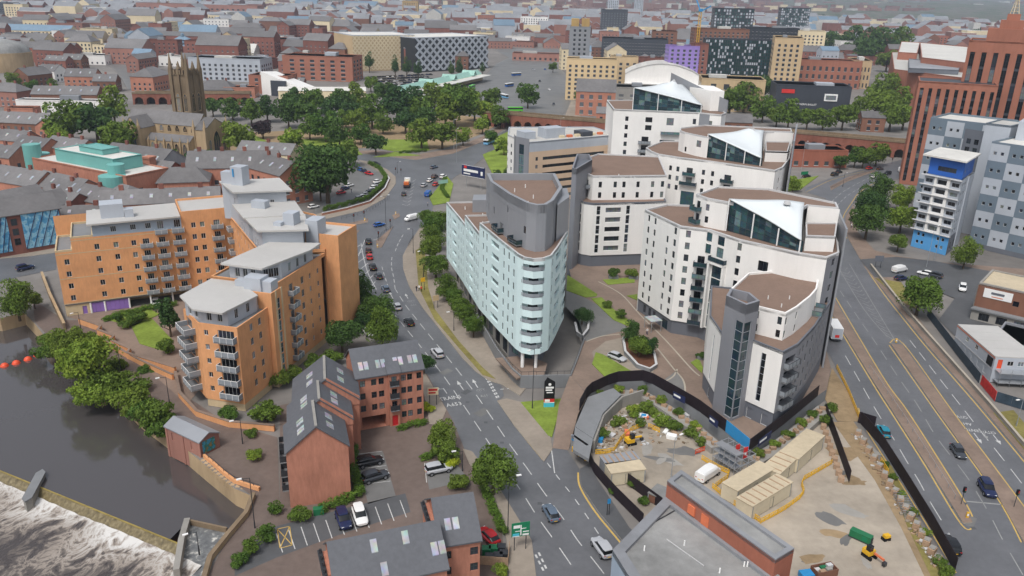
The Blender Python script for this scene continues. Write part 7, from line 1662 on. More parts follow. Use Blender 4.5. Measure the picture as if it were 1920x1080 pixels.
hedge('low hedge under the red door facade',[(746,806),(800,794)],1.5,1.1)
hedge('hedge along the side of the brick gable',[(665,830),(662,880),(676,930),(600,962)],1.6,1.5)
hedge('hedge beside the pavement above the red car',[(900,900),(925,960),(945,1005)],1.4,1.3)
hedge('clipped hedge left of the car park entrance',[(790,862),(850,846)],1.6,1.2)
hedge('hedges around the lawn by the junction',[(835,335),(828,355),(840,372)],1.6,1.2)
hedge('hedge beside the church lawn',[(748,288),(800,284)],1.6,1.4)
# far woods: one mass
def wood(name,label,boxes,seed,n):
    g_ = np.random.default_rng(seed); P3 = []
    for (x0,y0,x1,y1,cnt) in boxes:
        for _ in range(cnt):
            px,py = g_.uniform(x0,x1),g_.uniform(y0,y1); h = g_.uniform(6,12); x,y = P(px,py,h*.5)
            if y > 9000 or y < 0: continue
            P3.append((x,y,h*.55,h*.6*g_.uniform(.8,1.5)))
    V = []; 
    for x,y,z,r in P3:
        m_ = int(n); d = g_.normal(size=(m_,3)); d /= np.linalg.norm(d,axis=1)[:,None]; d[:,2] = abs(d[:,2])*1.0-.2; c = np.array([x,y,z])+d*r*g_.uniform(.6,1.05,(m_,1))*np.array([1.15,1.15,.8])
        nr = d+g_.normal(scale=.4,size=(m_,3)); nr /= np.linalg.norm(nr,axis=1)[:,None]; t = np.cross(nr,g_.normal(size=(m_,3))); t /= np.linalg.norm(t,axis=1)[:,None]; b = np.cross(nr,t); s = r*.26*g_.uniform(.7,1.3,(m_,1))
        V.append(np.stack([c-t*s-b*s,c+t*s-b*s*.8,c+t*s+b*s,c-t*s*.8+b*s],1))
    v = np.concatenate(V).reshape(-1,3); N = len(v)//4
    me = bpy.data.meshes.new(name); me.vertices.add(4*N); me.vertices.foreach_set('co',v.ravel()); me.loops.add(4*N); me.loops.foreach_set('vertex_index',np.arange(4*N)); me.polygons.add(N); me.polygons.foreach_set('loop_start',np.arange(N)*4); me.polygons.foreach_set('loop_total',np.full(N,4))
    me.materials.append(M['leaf_dark']); me.update(); tag(link(name,me),label,'wood',kind='stuff')
wood('far_wood','distant woods and street trees across the far city',[(480,4,760,22,70),(820,2,1130,28,150),(1080,20,1320,45,70),(1080,2,1300,20,80),(1540,22,1920,62,170),(1400,-8,1920,22,330),(0,20,480,100,60),(480,20,960,60,30),(0,-25,700,4,160),(700,-18,1400,4,200),(1280,10,1560,40,70),(1100,36,1230,48,30)],5,60)
def city_mass():
    rs = random.Random(5); mb = MB(); mats = ['old_brick','pink_brick','grey_roof','cream_wall','pale_roof','blue_roof','brown_brick']
    for _ in range(2300):
        px,py = rs.uniform(-20,1940),rs.uniform(-24,30)
        if px > 1450 and rs.random() < .25: continue
        x,y = P(px,py)
        if not 1500 < y < 7500: continue
        k = y/1500; w_,d,h = rs.uniform(12,38)*k**.6,rs.uniform(9,18)*k**.5,rs.uniform(6,13); base = max(0,(y-2700)/6000)*100
        a = R(rs.choice([0,8,-8,20,90])); wi = rs.choice([0,0,1,1,3,6,4]); ri = rs.choice([2,2,2,4,6,0,5])
        ca,sa = math.cos(a),math.sin(a); q = [(x+u*ca-v*sa,y+u*sa+v*ca) for u,v in ((-w_/2,-d/2),(w_/2,-d/2),(w_/2,d/2),(-w_/2,d/2))]
        mb.prism(q,-1,base+h,wi,ri)
    for jx,jy,px,py,w_,d,h,rot,wl,rf,k in REST:
        wi,ri = {'old_brick':0,'pink_brick':1,'cream_wall':3,'brown_brick':6}.get(wl,4),{'grey_slates':2,'grey_roof':2,'blue_roof':5}.get(rf,4); a = R(rot); ca,sa = math.cos(a),math.sin(a); G = lambda u,v: (jx+u*ca-v*sa,jy+u*sa+v*ca)
        q = [G(-w_/2,-d/2),G(w_/2,-d/2),G(w_/2,d/2),G(-w_/2,d/2)]; mb.prism(q,-1,h,wi,ri)
        if k != 'flat':
            z = h+d*.32; r1,r2 = G(-w_/2,0),G(w_/2,0); mb.face([(*q[0],h),(*q[1],h),(*r2,z),(*r1,z)],ri); mb.face([(*q[2],h),(*q[3],h),(*r1,z),(*r2,z)],ri); mb.face([(*q[1],h),(*q[2],h),(*r2,z)],wi); mb.face([(*q[3],h),(*q[0],h),(*r1,z)],wi)
    mb.build('distant_city',mats,label='mass of small roofs of the far hazy suburbs',cat='buildings',kind='stuff')
city_mass()
# ================================================================ VEHICLES
def loft(secs,n=12,power=3.2):
    """superellipse sections (x, half width, z low, z high) -> mesh builder, front is +x"""
    mb = MB(); ring = []
    for x,hw,z0,z1 in secs:
        r_ = []
        for i in range(n):
            t = 2*math.pi*(i+.5)/n; c,s = math.cos(t),math.sin(t)
            r_.append((x,hw*math.copysign(abs(c)**(2/power),c),(z0+z1)/2+(z1-z0)/2*math.copysign(abs(s)**(2/power),s)))
        ring.append(r_)
    for a,b in zip(ring,ring[1:]):
        for i in range(n): j = (i+1) % n; mb.face([a[i],b[i],b[j],a[j]])
    mb.face(ring[0]); mb.face(ring[-1][::-1]); return mb
def smooth(me):
    for p in me.polygons: p.use_smooth = True
    return me
def vmesh(kind):
    """meshes of one vehicle kind: list of (part, mesh, location, subparts)"""
    L = []; W = .9
    if kind == 'car':
        body = loft([(-2.1,.55,.42,.78),(-2.02,.78,.32,.92),(-1.5,.88,.25,.96),(0,.9,.24,.95),(1.1,.88,.25,.9),(1.75,.82,.28,.78),(2.05,.62,.34,.66),(2.1,.5,.4,.6)])
        cab = loft([(-1.85,.66,.86,.98),(-1.35,.7,.86,1.36),(-.5,.72,.86,1.45),(.2,.7,.86,1.42),(.95,.7,.84,.92)])
        roof = loft([(-1.42,.5,1.3,1.4),(-1.2,.62,1.33,1.445),(-.5,.64,1.38,1.49),(.12,.62,1.36,1.455),(.3,.5,1.32,1.42)]); wx,wr,ln = (1.3,-1.3),.32,2.1
    elif kind == 'suv':
        body = loft([(-2.2,.6,.5,.95),(-2.12,.84,.38,1.1),(-1.5,.94,.32,1.12),(0,.95,.3,1.1),(1.2,.93,.32,1.04),(1.9,.86,.36,.92),(2.18,.66,.42,.78)])
        cab = loft([(-2.08,.74,1.0,1.15),(-1.8,.78,1.0,1.6),(-.5,.8,1.0,1.68),(.2,.78,1.0,1.64),(1.0,.76,.98,1.06)])
        roof = loft([(-1.95,.55,1.55,1.66),(-1.6,.7,1.6,1.72),(-.5,.72,1.63,1.75),(.12,.7,1.6,1.7),(.35,.55,1.56,1.64)]); wx,wr,ln = (1.4,-1.4),.38,2.2
    else:
        body = loft([(-2.6,.75,.4,1.85),(-2.55,.92,.35,1.95),(0,.95,.32,1.98),(1.2,.93,.32,1.95),(1.75,.9,.33,1.25),(2.3,.84,.36,1.05),(2.5,.62,.42,.8)],power=5)
        cab = loft([(.95,.86,1.15,1.82),(1.3,.86,1.15,1.8),(1.72,.8,1.1,1.3),(1.85,.6,1.1,1.2)])
        roof = loft([(-2.3,.7,1.93,2.02),(0,.8,1.95,2.04),(1.0,.7,1.9,1.99)]); wx,wr,ln = (1.6,-1.6),.35,2.5
    L.append(('body',smooth(body.mesh('body',['paint_silver'])),(0,0,0))); L.append(('window_glass',smooth(cab.mesh('window_glass',['car_glass'])),(0,0,0))); L.append(('roof',smooth(roof.mesh('roof',['paint_silver'])),(0,0,0)))
    return L,wx,wr,ln
def wheel_meshes(r_):
    t = MB(); t.tube((0,-.12,0),(0,.12,0),r_,14); c = MB(); c.tube((0,-.135,0),(0,.135,0),r_*.62,10); return t.mesh('wheel',['tyre']),c.mesh('rim',['rim'])
lampm = MB().box(0,0,0,.08,.32,.12).mesh('headlight',['headlamp']); tailm = MB().box(0,0,0,.07,.28,.14).mesh('tail_light',['tail_lamp']); platem = MB().box(0,0,0,.04,.5,.11).mesh('number_plate',['yellow_plastic'])
VK = {}
def vehicle(kind,label,px,toward,color,z=0.,name='parked_car',cat='car',group=None):
    if kind not in VK: L,wx,wr,ln = vmesh(kind); VK[kind] = (L,wx,wr,ln)+wheel_meshes(wr)
    L,wx,wr,ln,wm_,rm_ = VK[kind]; x,y = P(*px,z+.6); tx,ty = P(*toward,z+.6)
    root = thing(name,label,cat,(x,y,z),math.atan2(ty-y,tx-x),group); root.scale = (1.08,1.08,1.05)
    def add(n,me,loc,par=root,col=None):
        o = bpy.data.objects.new(n,me); COL.objects.link(o); o.parent = par; o.location = loc
        if col: o.material_slots[0].link = 'OBJECT'; o.material_slots[0].material = M[col]
        return o
    for n_,me,loc in L: add(n_,me,loc,root,'paint_'+color if n_ != 'window_glass' else None)
    W = .78 if kind == 'car' else .84
    for wx_ in wx:
        for s in (-1,1): add('rim',rm_,(0,0,0),add('wheel',wm_,(wx_,s*W,wr)))
    zf = .6 if kind == 'car' else .74 if kind == 'suv' else .8
    for s in (-1,1): add('headlight',lampm,(ln-.1 if kind != 'van' else 2.36,s*.52,zf-.05)); add('tail_light',tailm,(-ln+.06 if kind != 'van' else -2.58,s*.6,zf+.12))
    add('number_plate',platem,(-ln-.0 if kind != 'van' else -2.6,0,zf-.1)); return root
for k,px,to,c,lab in [
 ('suv',(691,453),(690,440),'black','black car at the head of the queue by the traffic island'),('car',(691,469),(690,455),'brown','dark maroon car second in the queue'),('car',(693,481),(691,468),'red','bright red car in the queue beside the hatching'),('suv',(699,501),(694,486),'black','black four by four behind the red car'),('car',(710,517),(702,504),'dgrey','dark car with brown load behind the black four by four'),('car',(723,541),(714,525),'steel','grey green car passing the chevron hatching'),('car',(744,574),(733,558),'silver','silver car beside the trees of the orange flats'),('car',(767,603),(755,588),'black','black hatchback following the silver car'),('suv',(820,662),(806,645),'silver','silver car level with the slate roofed house'),('car',(1033,961),(1020,938),'steel','steel blue car on the lower main road'),('suv',(1129,1027),(1112,1003),'silver','silver car beside the flat roofed workshop'),
 ('car',(711,421),(725,418),'blue','blue car turning past the traffic island'),('van',(771,410),(758,413),'white','white van crossing the junction by the street trees'),('car',(757,363),(757,352),'dgrey','small grey car behind the works lorry'),('car',(795,347),(804,341),'silver','silver car left of the queue at the junction'),('car',(806,338),(815,332),'white','white car in the queue at the far junction'),('suv',(815,331),(824,326),'brown','dark brown car at the far junction'),('car',(817,345),(826,339),'red','red car at the far junction beside the lawn'),('suv',(831,331),(840,326),'white','white car nearest the navy billboard'),('van',(803,364),(812,356),'blue','blue van beside the junction lawn'),
 ('car',(705,307),(720,309),'black','black car turning out beyond the church car park'),('car',(814,313),(830,309),'steel','blue grey car on the road above the junction'),
 ('suv',(693,865),(706,862),'black','black convertible parked beside the brick gable'),('suv',(703,893),(716,889),'dgrey','dark grey estate car parked below the black convertible'),('suv',(822,879),(836,876),'silver','silver car parked by the yellow shrubs'),('suv',(644,974),(650,990),'navy','navy blue car parked in the lower bays'),('suv',(675,967),(680,982),'white','white car parked next to the navy car'),('car',(916,1004),(906,994),'red','red car parked beside the bin store'),
 ('car',(292,567),(291,577),'white','white car under the orange flats'),
 ('car',(1657,808),(1650,795),'teal','turquoise car beside the black hoarding'),('car',(1797,846),(1808,862),'dgrey','grey saloon on the middle carriageway'),('suv',(1851,916),(1862,934),'navy','dark blue car at the signals of the dual carriageway'),('suv',(1781,1021),(1770,1003),'black','large black car at the lower end of the dual carriageway'),
 ('car',(1640,331),(1655,328),'white','white car on the bend right of the white blocks'),('suv',(1664,325),(1650,328),'black','dark four by four on the bend behind the white car'),('car',(1650,316),(1664,313),'brown','dark brown car on the far side of the bend'),('car',(1630,315),(1644,312),'red','maroon car on the far side of the bend'),('car',(1573,322),(1586,319),'black','black car by the brick workshop nearest the bend'),('suv',(1565,327),(1578,324),'black','black four by four beside the brick workshop'),('car',(1513,330),(1528,328),'black','black car parked before the green sign'),('van',(1688,319),(1690,310),'white','white van on the bend under the brick tower'),
 ('van',(1687,506),(1700,503),'white','white van in the right car park'),('car',(1690,521),(1704,519),'navy','dark blue car below the white van'),('car',(1735,512),(1720,509),'white','white car under the tree of the right car park'),('suv',(1752,516),(1738,512),'dgrey','dark car beside the white car under the tree'),('suv',(1805,540),(1804,552),'white','white pick up on the right car park road'),
 ('car',(1598,280),(1598,288),'white','white car under the first right arch'),('van',(1609,284),(1610,292),'white','white van parked under the right arches'),('car',(1668,282),(1668,290),'white','white car by the blue container'),('car',(1685,280),(1686,288),'red','red car parked at the viaduct'),('car',(1678,274),(1678,282),'black','black car parked behind the red car at the viaduct'),
 ('suv',(47,502),(60,499),'navy','dark car on the left road'),('van',(1328,889),(1340,881),'white','white van on the building site'),
 ('car',(676,318),(684,321),'blue','blue car at the top of the church car park'),('car',(684,321),(692,324),'navy','navy car at the top of the church car park'),('car',(692,325),(701,327),'red','red car at the top of the church car park'),('car',(640,361),(652,358),'red','red car under the big tree'),('car',(647,353),(658,350),'navy','blue car under the big tree'),('car',(655,347),(666,344),'white','white car beside the big tree'),('car',(588,387),(598,385),'white','white car parked behind the orange flats'),('car',(690,622),(697,630),'white','white car half hidden by trees of the orange flats')]:
    mov = 'parked' not in lab; vehicle(k,lab,px,to,c,name={'van':'white_van' if c == 'white' else 'van'}.get(k,'car'),cat='van' if k == 'van' else 'car',z=.13 if px[0] > 1684 and 500 < px[1] < 545 else 0)
for px,to,c,lab in [((1012,152),(1020,160),'black','black car at the middle of the station road'),((1030,168),(1040,178),'white','white car on the station road bend'),((1002,214),(1012,212),'red','red car beside the green bus'),((1038,195),(1042,205),'dgrey','grey car below the cream curved flats'),((1000,130),(1010,131),'silver','silver car beyond the station trees'),((985,222),(995,221),'white','white car before the viaduct'),((1022,130),(1030,134),'blue','blue car near the low brick sheds'),((1046,222),(1048,232),'black','black car at the viaduct crossing')]: vehicle('car',lab,px,to,c,name='car')
rs = random.Random(4); mb = MB()
for r in range(5):
    for i in range(22):
        if rs.random() < .15: continue
        x,y = P(698+i*5.2+rs.uniform(-.8,.8)+r*4,146+r*4.2-i*.25); k = rs.choice([0,0,0,1,2,3]); mb.box(x,y,.3,4.2,1.8,.6,.1,k); mb.box(x-.2,y,.9,2.2,1.6,.55,.1,4)
mb.build('far_parked_cars',['paint_black','paint_silver','paint_navy','paint_white','car_glass'],label='rows of tiny parked cars before the lattice stores',cat='cars',kind='stuff')
vehicle('car','silver car on the plaza turning circle',(1157,669),(1170,674),'silver',ZP)
for i,(px,c) in enumerate([((709,340),'white'),((707,346),'silver'),((703,351),'white'),((699,356),'silver'),((694,360),'dgrey'),((688,364),'silver'),((682,368),'white'),((675,371),'silver')]): vehicle('car',f'{ORD[i]} car from the top along the church car park hedge, {"white" if c == "white" else "grey"}',px,(px[0]+9,px[1]-1.5),c,name='car',group='cars along the hedge')
def bigbox(name,label,cat,px,to,z,ln,wd_,h,bodym,parts):
    x,y = P(*px,z+1); tx,ty = P(*to,z+1); root = thing(name,label,cat,(x,y,z),math.atan2(ty-y,tx-x))
    wm_,rm_ = wheel_meshes(.48)
    for wx_ in (-ln*.32,ln*.32,-ln*.22 if ln > 7 else ln*.32):
        for s in (-1,1): o = bpy.data.objects.new('wheel',wm_); COL.objects.link(o); o.parent = root; o.location = (wx_,s*(wd_/2-.16),.48)
    for n_,m,x0,x1,y0,y1,z0,z1 in parts:
        mb = MB(); mb.box((x0+x1)/2,(y0+y1)/2,z0,x1-x0,y1-y0,z1-z0); mb.build(n_,m,root,world=False)
    return root
bigbox('box_lorry','white box lorry on the dual carriageway beside the white block','lorry',(1561,622),(1548,600),0,8.5,2.5,3.8,'white',[('chassis','dark_metal',-4.2,4.2,-1,1,.5,.9),('load_box','white_paint',-4.3,2.1,-1.25,1.25,.9,3.7),('cab','paint_dgrey',2.25,4.3,-1.2,1.2,.6,2.9),('windscreen','car_glass',4.3,4.34,-1.1,1.1,1.6,2.6),('rear_door','clad_light',-4.36,-4.3,-1.15,1.15,1.0,3.6),('emblem','sign_red',-4.38,-4.36,-.5,.5,1.3,2.0)])
bigbox('works_lorry','orange and white works lorry waiting at the junction','lorry',(763,345),(768,330),0,8,2.5,3,'x',[('chassis','dark_metal',-4,4,-1,1,.5,.9),('cab','paint_white',2.3,4.1,-1.2,1.2,.7,2.9),('windscreen','car_glass',4.1,4.14,-1.1,1.1,1.6,2.6),('bed','paint_brown',-4,2.1,-1.2,1.2,.9,1.5),('load','paint_orange',-3.8,-2,-1.0,1.0,1.5,2.6),('tank','cream_wall',-1.6,1.8,-.9,.9,1.5,2.5)])
for i,(px,to,c,lab) in enumerate([((917,266),(935,258),'lblue','pale blue bus coming round the bend below the park'),((966,206),(990,206),'green','bright green bus by the viaduct'),((945,181),(956,184),'lblue','pale blue bus in the bus station yard'),((968,140),(985,139),'blue','blue bus beyond the station yard'),((955,160),(968,158),'blue','dark blue bus in the station yard'),((800,186),(812,181),'green','green bus under the station canopy'),((822,182),(834,177),'white','white bus under the station canopy'),((885,164),(897,160),'green','green bus at the far end of the canopy'),((873,169),(885,165),'lblue','blue bus at the far end of the canopy'),((800,181),(812,178),'white','white bus behind the green bus at the canopy')]):
    bigbox('city_bus',lab,'bus',px,to,0,10.5,2.5,3.1,'x',[('body','paint_'+c,-5.2,5.2,-1.25,1.25,.4,1.5),('window_band','car_glass',-5.15,5.15,-1.22,1.22,1.5,2.5),('roof','paint_'+('white' if c != 'green' else 'green'),-5.2,5.2,-1.25,1.25,2.5,3.05),('windscreen','car_glass',5.2,5.24,-1.1,1.1,1.2,2.7)])
# ================================================================ STREET FURNITURE
def lamp(label,px,h=8.,arm=1.4,to=None,m='dark_metal',z=0.,double=False,group='street lamps'):
    x,y = P(*px,z); a = 0
    if to: tx,ty = P(*to,z); a = math.atan2(ty-y,tx-x)
    root = thing('street_lamp',label,'lamp post',(x,y,z),a,group)
    mb = MB(); mb.cyl(0,0,0,1.1,.12,.11,8); mb.cyl(0,0,1.1,h,.08,.05,8); mb.build('post',m,root,world=False)
    for s in ((1,-1) if double else (1,)):
        mb = MB(); mb.tube((0,0,h-.1),(s*arm,0,h+.15),.045,6); mb.build('arm',m,root,world=False)
        mb = MB(); mb.box(s*(arm+.3),0,h+.08,.75,.3,.14); mb.build('lamp_head','white_paint',root,world=False)
    return root
for lab,px,h,to,mm_,z,db in [('thin dark lamp post at the nose of the mint block',(998,766),13,(990,770),'dark_metal',.1,0),('tall twin headed lamp on the long traffic island',(724,432),12,(740,428),'dark_metal',.1,1),('dark lamp post beside the pavement below the street trees',(794,520),8,(780,524),'dark_metal',.1,0),('dark lamp post on the pavement near the junction van',(775,475),8,(760,478),'dark_metal',.1,0),('dark lamp by the round street trees',(851,620),5,(840,622),'dark_metal',.1,0),('white headed lamp on the promenade above the shrubs',(227,695),5,(220,697),'dark_metal',0,0),('white headed lamp on the promenade by the railing',(318,758),6,(310,760),'dark_metal',0,0),('lamp on the promenade beside the pump house',(455,832),5,(448,834),'dark_metal',0,0),('lamp on the promenade corner above the fish pass',(478,990),9,(470,992),'dark_metal',0,0),('lamp at the fish pass',(374,1040),4,(368,1042),'dark_metal',0,0),('lamp post on the path left of the ramps',(152,618),4.5,(146,620),'dark_metal',0,0),('lamp post beside the green direction sign',(952,1000),10,(975,996),'dark_metal',.1,0),('tall pale lamp column in the right car park, left of two',(1737,500),13,(1750,498),'galv',.1,0),('tall pale lamp column in the right car park, right of two',(1752,488),11,(1764,486),'galv',.1,0),('tall pale lamp post behind the second sail block',(1500,336),17,(1512,334),'galv',0,0),('grey floodlight post on the building site',(1258,897),8,(1266,893),'galv',0,0),('pale mast beside the station road',(1050,262),12,(1060,262),'galv',0,0),('lamp post in the car park by the yellow shrubs',(867,883),4,(860,884),'dark_metal',0,0),('lamp post left of the hatching by the trees',(657,520),5,(664,520),'dark_metal',0,0),('lamp post on the right verge near the cabins',(1905,800),6,(1890,803),'galv',0,0),('lamp post on the left pavement by the church car park',(745,325),5,(752,324),'dark_metal',0,0),('lamp post by the curved railing on the right',(1580,350),6,(1590,348),'dark_metal',.1,0),('tall mast with lamp at the bend left of the billboard',(856,305),16,(862,303),'galv',0,0),('slim mast beside the tall mast at the bend',(851,280),15,(857,279),'white_paint',0,0),('lamp post beyond the academy trees',(1640,130),20,(1632,130),'galv',0,0),('lamp post by the bus station trees',(770,170),14,(776,170),'galv',0,0)]:
    lamp(lab,px,h,1.2,to,mm_,z,db)
def signal(label,px,z=.14,h=3.2):
    x,y = P(*px,z); root = thing('traffic_light',label,'traffic light',(x,y,z),0,'traffic lights'); mb = MB(); mb.cyl(0,0,0,h,.06,n=6); mb.build('post','dark_metal',root,world=False)
    mb = MB(); mb.box(0,0,h-.9,.42,.3,1.0); mb.box(0,-.2,h-.75,.3,.1,.75); mb.build('signal_head','sign_black',root,world=False)
    for k in range(3): mb = MB(); mb.tube((0,-.26,h-.62+k*.27),(0,-.28,h-.62+k*.27),.09,8); mb.build('lens',['green_plastic','orange_plastic','red_plastic'][k],root,world=False)
for lab,px in [('traffic light on the central reservation of the dual carriageway',(1802,945)),('traffic light on the dividing strip at the right edge',(1901,950)),('traffic light at the tip of the long traffic island',(710,452)),('traffic light at the head of the long traffic island',(732,428)),('traffic light on the west island by the green sign',(661,450)),('traffic light by the hedge pavement, left of two',(664,418)),('traffic light by the hedge pavement, right of two',(683,412)),('traffic light at the far junction, left of two',(742,328)),('traffic light at the far junction, right of two',(752,330)),('traffic light on the bend median',(1672,308))]: signal(lab,px)
def bars(root,f_,L,rows,m='white_paint',v=-.03,name='print_line'):
    for u0,u1,z0,z1 in rows: mb = MB(); mb.prism([f_(L*u0,v),f_(L*u1,v),f_(L*u1,v+.025),f_(L*u0,v+.025)],z0,z1,bot=True); mb.build(name,m,root)
def board(name,label,cat,a,b,z0,h,t,face,back='galv',posts=True,base=0.,pm='dark_metal',zb=None):
    """sign board between pixels a,b (at height z0), facing the camera side"""
    p,q = P(*a,z0),P(*b,z0); L = math.dist(p,q); an = math.atan2(q[1]-p[1],q[0]-p[0]); f_ = frame(p,an); root = thing(name,label,cat,(*f_(L/2,0),base))
    mb = MB(); mb.prism([f_(0,0),f_(L,0),f_(L,t),f_(0,t)],z0,z0+h,0,bot=True); mb.build('panel',face,root)
    if posts:
        for u in (L*.18,L*.82): x,y = f_(u,t+.06); mb = MB(); mb.cyl(x,y,base,z0+h*.95,.07,n=6); mb.build('post',pm,root)
    return root,f_,L
o,f_,L = board('direction_sign','green direction sign with white route map by the lower main road','sign',(959,1008),(993,1003),2.6,2.4,.08,'sign_green')
mb = MB(); mb.strip
for u0,u1,z0,z1 in ((L*.48,L*.54,2.8,4.6),(L*.2,L*.5,3.5,3.62),(L*.5,L*.8,3.9,4.0)): mb = MB(); mb.prism([f_(u0,-.03),f_(u1,-.03),f_(u1,-.005),f_(u0,-.005)],z0,z1); mb.build('route_line','white_paint',o)
mb = MB(); mb.prism([f_(L*.06,-.03),f_(L*.42,-.03),f_(L*.42,-.005),f_(L*.06,-.005)],2.75,3.2); mb.build('blue_patch','sign_cyan',o); bars(o,f_,L,[(.1,.46,4.1,4.6),(.62,.95,3.3,3.45),(.05,.44,2.62,2.74),(.6,.95,2.7,3.0)])
o,f_,L = board('direction_sign','brown red lettered direction sign above the arrows on the main road','sign',(802,741),(822,740),2.4,1.6,.06,'cream_wall'); bars(o,f_,L,[(.08,.9,3.3,3.75),(.08,.75,2.7,3.05)],'sign_red')
board('direction_sign','cream back of a direction sign on the verge under the street trees','sign',(812,565),(823,563),2.2,1.5,.06,'tan_wall')
board('direction_sign','small green sign on the west traffic island','sign',(642,437),(653,436),1.2,1.3,.05,'sign_green')
board('direction_sign','green sign on the lawn beside the bend','sign',(1502,328),(1515,327),1.4,1.5,.05,'sign_green'); board('direction_sign','blue grey direction sign by the right car park','sign',(1640,490),(1656,490),2.4,1.8,.06,'steel_sign' if 0 else 'slate_wall'); board('direction_sign','green sign near the far junction queue','sign',(822,345),(840,343),1.2,1.5,.05,'green_copper')
board('warning_sign','small yellow sign beside the street trees','sign',(789,529),(797,528),2.6,1.2,.05,'yellow_plastic'); board('parking_sign','small blue sign beside the site hoarding','sign',(1139,945),(1145,944),2.3,.9,.05,'blue_plastic')
o,f_,L = board('roadside_billboard','navy billboard with white lettering above the mint block','billboard',(866,328),(908,336),5,4.6,.5,'sign_navy',pm='galv')
bars(o,f_,L,[(.08,.72,6.9,7.9),(.08,.38,5.8,6.3)]); bars(o,f_,L,[(.1,.22,8.2,9.2)],'sign_red'); bars(o,f_,L,[(0,1,9.45,9.6),(0,1,5.0,5.12)],v=-.04)
mb = MB(); mb.prism([f_(L*.84,-.05),f_(L*.93,-.05),f_(L*.93,-.01),f_(L*.84,-.01)],6.2,7.8); mb.build('emblem','white_paint',o)
x,y = P(1029,762,.2); to_ = thing('totem_sign','black totem sign with red and blue foot on the lawn by the ramp','sign',(x,y,.15),.1); ft2 = frame((x,y),.1)
for m,z0,z1 in (('sign_cyan',.15,1.1),('white_paint',1.1,1.25),('sign_red',1.25,2.0),('sign_black',2.0,5.6)): mb = MB(); mb.prism([ft2(-1.05,-.2),ft2(1.05,-.2),ft2(1.05,.2),ft2(-1.05,.2)],z0,z1); mb.build('panel',m,to_)
mb = MB(); mb.face([(*ft2(-1.05,-.2),5.6),(*ft2(1.05,-.2),5.6),(*ft2(-.5,-.2),6.6)]); mb.face([(*ft2(-1.05,.2),5.6),(*ft2(1.05,.2),5.6),(*ft2(-.5,.2),6.6)]); mb.build('pointed_top','sign_black',to_)
bars(to_,ft2,1,[(-.8,.8,4.3,4.7),(-.8,.5,3.8,4.1),(-.6,.7,3.3,3.5),(-.9,.1,1.35,1.9)],v=-.23)
mb = MB(); mb.tube((*ft2(0,-.21),5.2),(*ft2(0,-.24),5.2),.3,12); mb.build('roundel','white_paint',to_)
# bollards, bins, railings
for i,px in enumerate([(742,402),(708,463),(684,414),(653,459),(1680,642),(1813,970),(1862,512)]):
    x,y = P(*px,.14); r_ = thing('keep_left_bollard',['white bollard on the crossing island','yellow bollard at the tip of the long traffic island','yellow bollard on the north island','white bollard on the west island','yellow bollard at the start of the dividing strip','yellow bollard at the end of the central reservation','yellow bollard in the right car park'][i],'bollard',(x,y,.14)); mb = MB(); mb.box(0,0,0,.36,.24,1.0); mb.build('body','yellow_plastic',r_,world=False); mb = MB(); mb.box(0,-.14,.35,.28,.03,.4); mb.build('face','white_paint',r_,world=False)
def railing(label,px,h=1.1,m='dark_metal',z=.12,sp=1.6,name='guard_railing',bars=2):
    pts = PP(spline(px,3),z); L = along(pts); root = thing(name,label,'railing',(*pts[0],z)); n = int(L[-1]/sp)
    mb = MB()
    for k in range(bars): 
        for a,b in zip(pts,pts[1:]): mb.tube((*a,z+h*(k+1)/bars),(*b,z+h*(k+1)/bars),.03,4)
    mb.build('rail',m,root)
    for i in range(n+1): x,y = at_u(pts,L,L[-1]*i/n); mb = MB(); mb.box(x,y,z,.07,.07,h); mb.build('post',m,root)
railing('black guard railing on the long traffic island',[(708,450),(722,436),(735,427)]); railing('black guard railing along the median of the bend',[(1558,354),(1590,338),(1640,320)]); railing('black guard railing beside the street tree pavement',[(766,462),(775,446)])
railing('black guard railing along the hedge pavement',[(640,412),(690,398),(730,372)],sp=2.4); railing('riverside railing along the shrubs of the promenade',[(262,745),(300,775),(330,806)],sp=1.4,z=0); railing('grey railing on the central reservation',[(1630,690),(1698,790),(1790,935)],.8,'galv',.14,3,bars=1)
def wallrun(name,label,px,w_,h,m,cap=None,z=0.,cat='wall'):
    pts = PP(px,z); root = thing(name,label,cat,(*pts[0],z)); mb = MB(); mb.strip(pts,w_,z,h=h); mb.build('wall',m,root)
    if cap: mb = MB(); mb.strip(pts,w_+.12,z+h+.003,h=.1); mb.build('coping',cap,root)
wallrun('brick_wall','low curved brick wall below the church car park hedge',[(604,404),(650,394),(694,381),(722,356),(730,338),(718,321)],.4,.9,'red_brick','coping'); wallrun('zigzag_wall','zigzag orange brick wall of the riverside ramp, upper run',[(150,607),(190,621),(185,628),(215,640),(208,647),(245,664),(240,672),(330,700)],.5,1.4,'orange_brick','brown_paving'); wallrun('zigzag_wall','orange brick ramp wall beside the promenade lamps',[(190,640),(208,652),(235,668),(260,682),(325,712)],.4,1.2,'orange_brick','brown_paving')
wallrun('curved_wall','curved orange brick wall at the foot of the front tower',[(330,706),(338,745),(370,780),(430,800),(515,808)],.5,1.2,'orange_brick','brown_paving'); wallrun('stone_wall','stained stone wall of the steps by the left road',[(80,520),(95,560),(122,618)],.5,1.6,'dark_stone','stone'); wallrun('boundary_wall','low stone wall along the right verge of the dual carriageway',[(1632,500),(1690,575),(1740,632),(1800,700),(1860,768),(1930,850)],.4,.9,'concrete','kerb_stone')
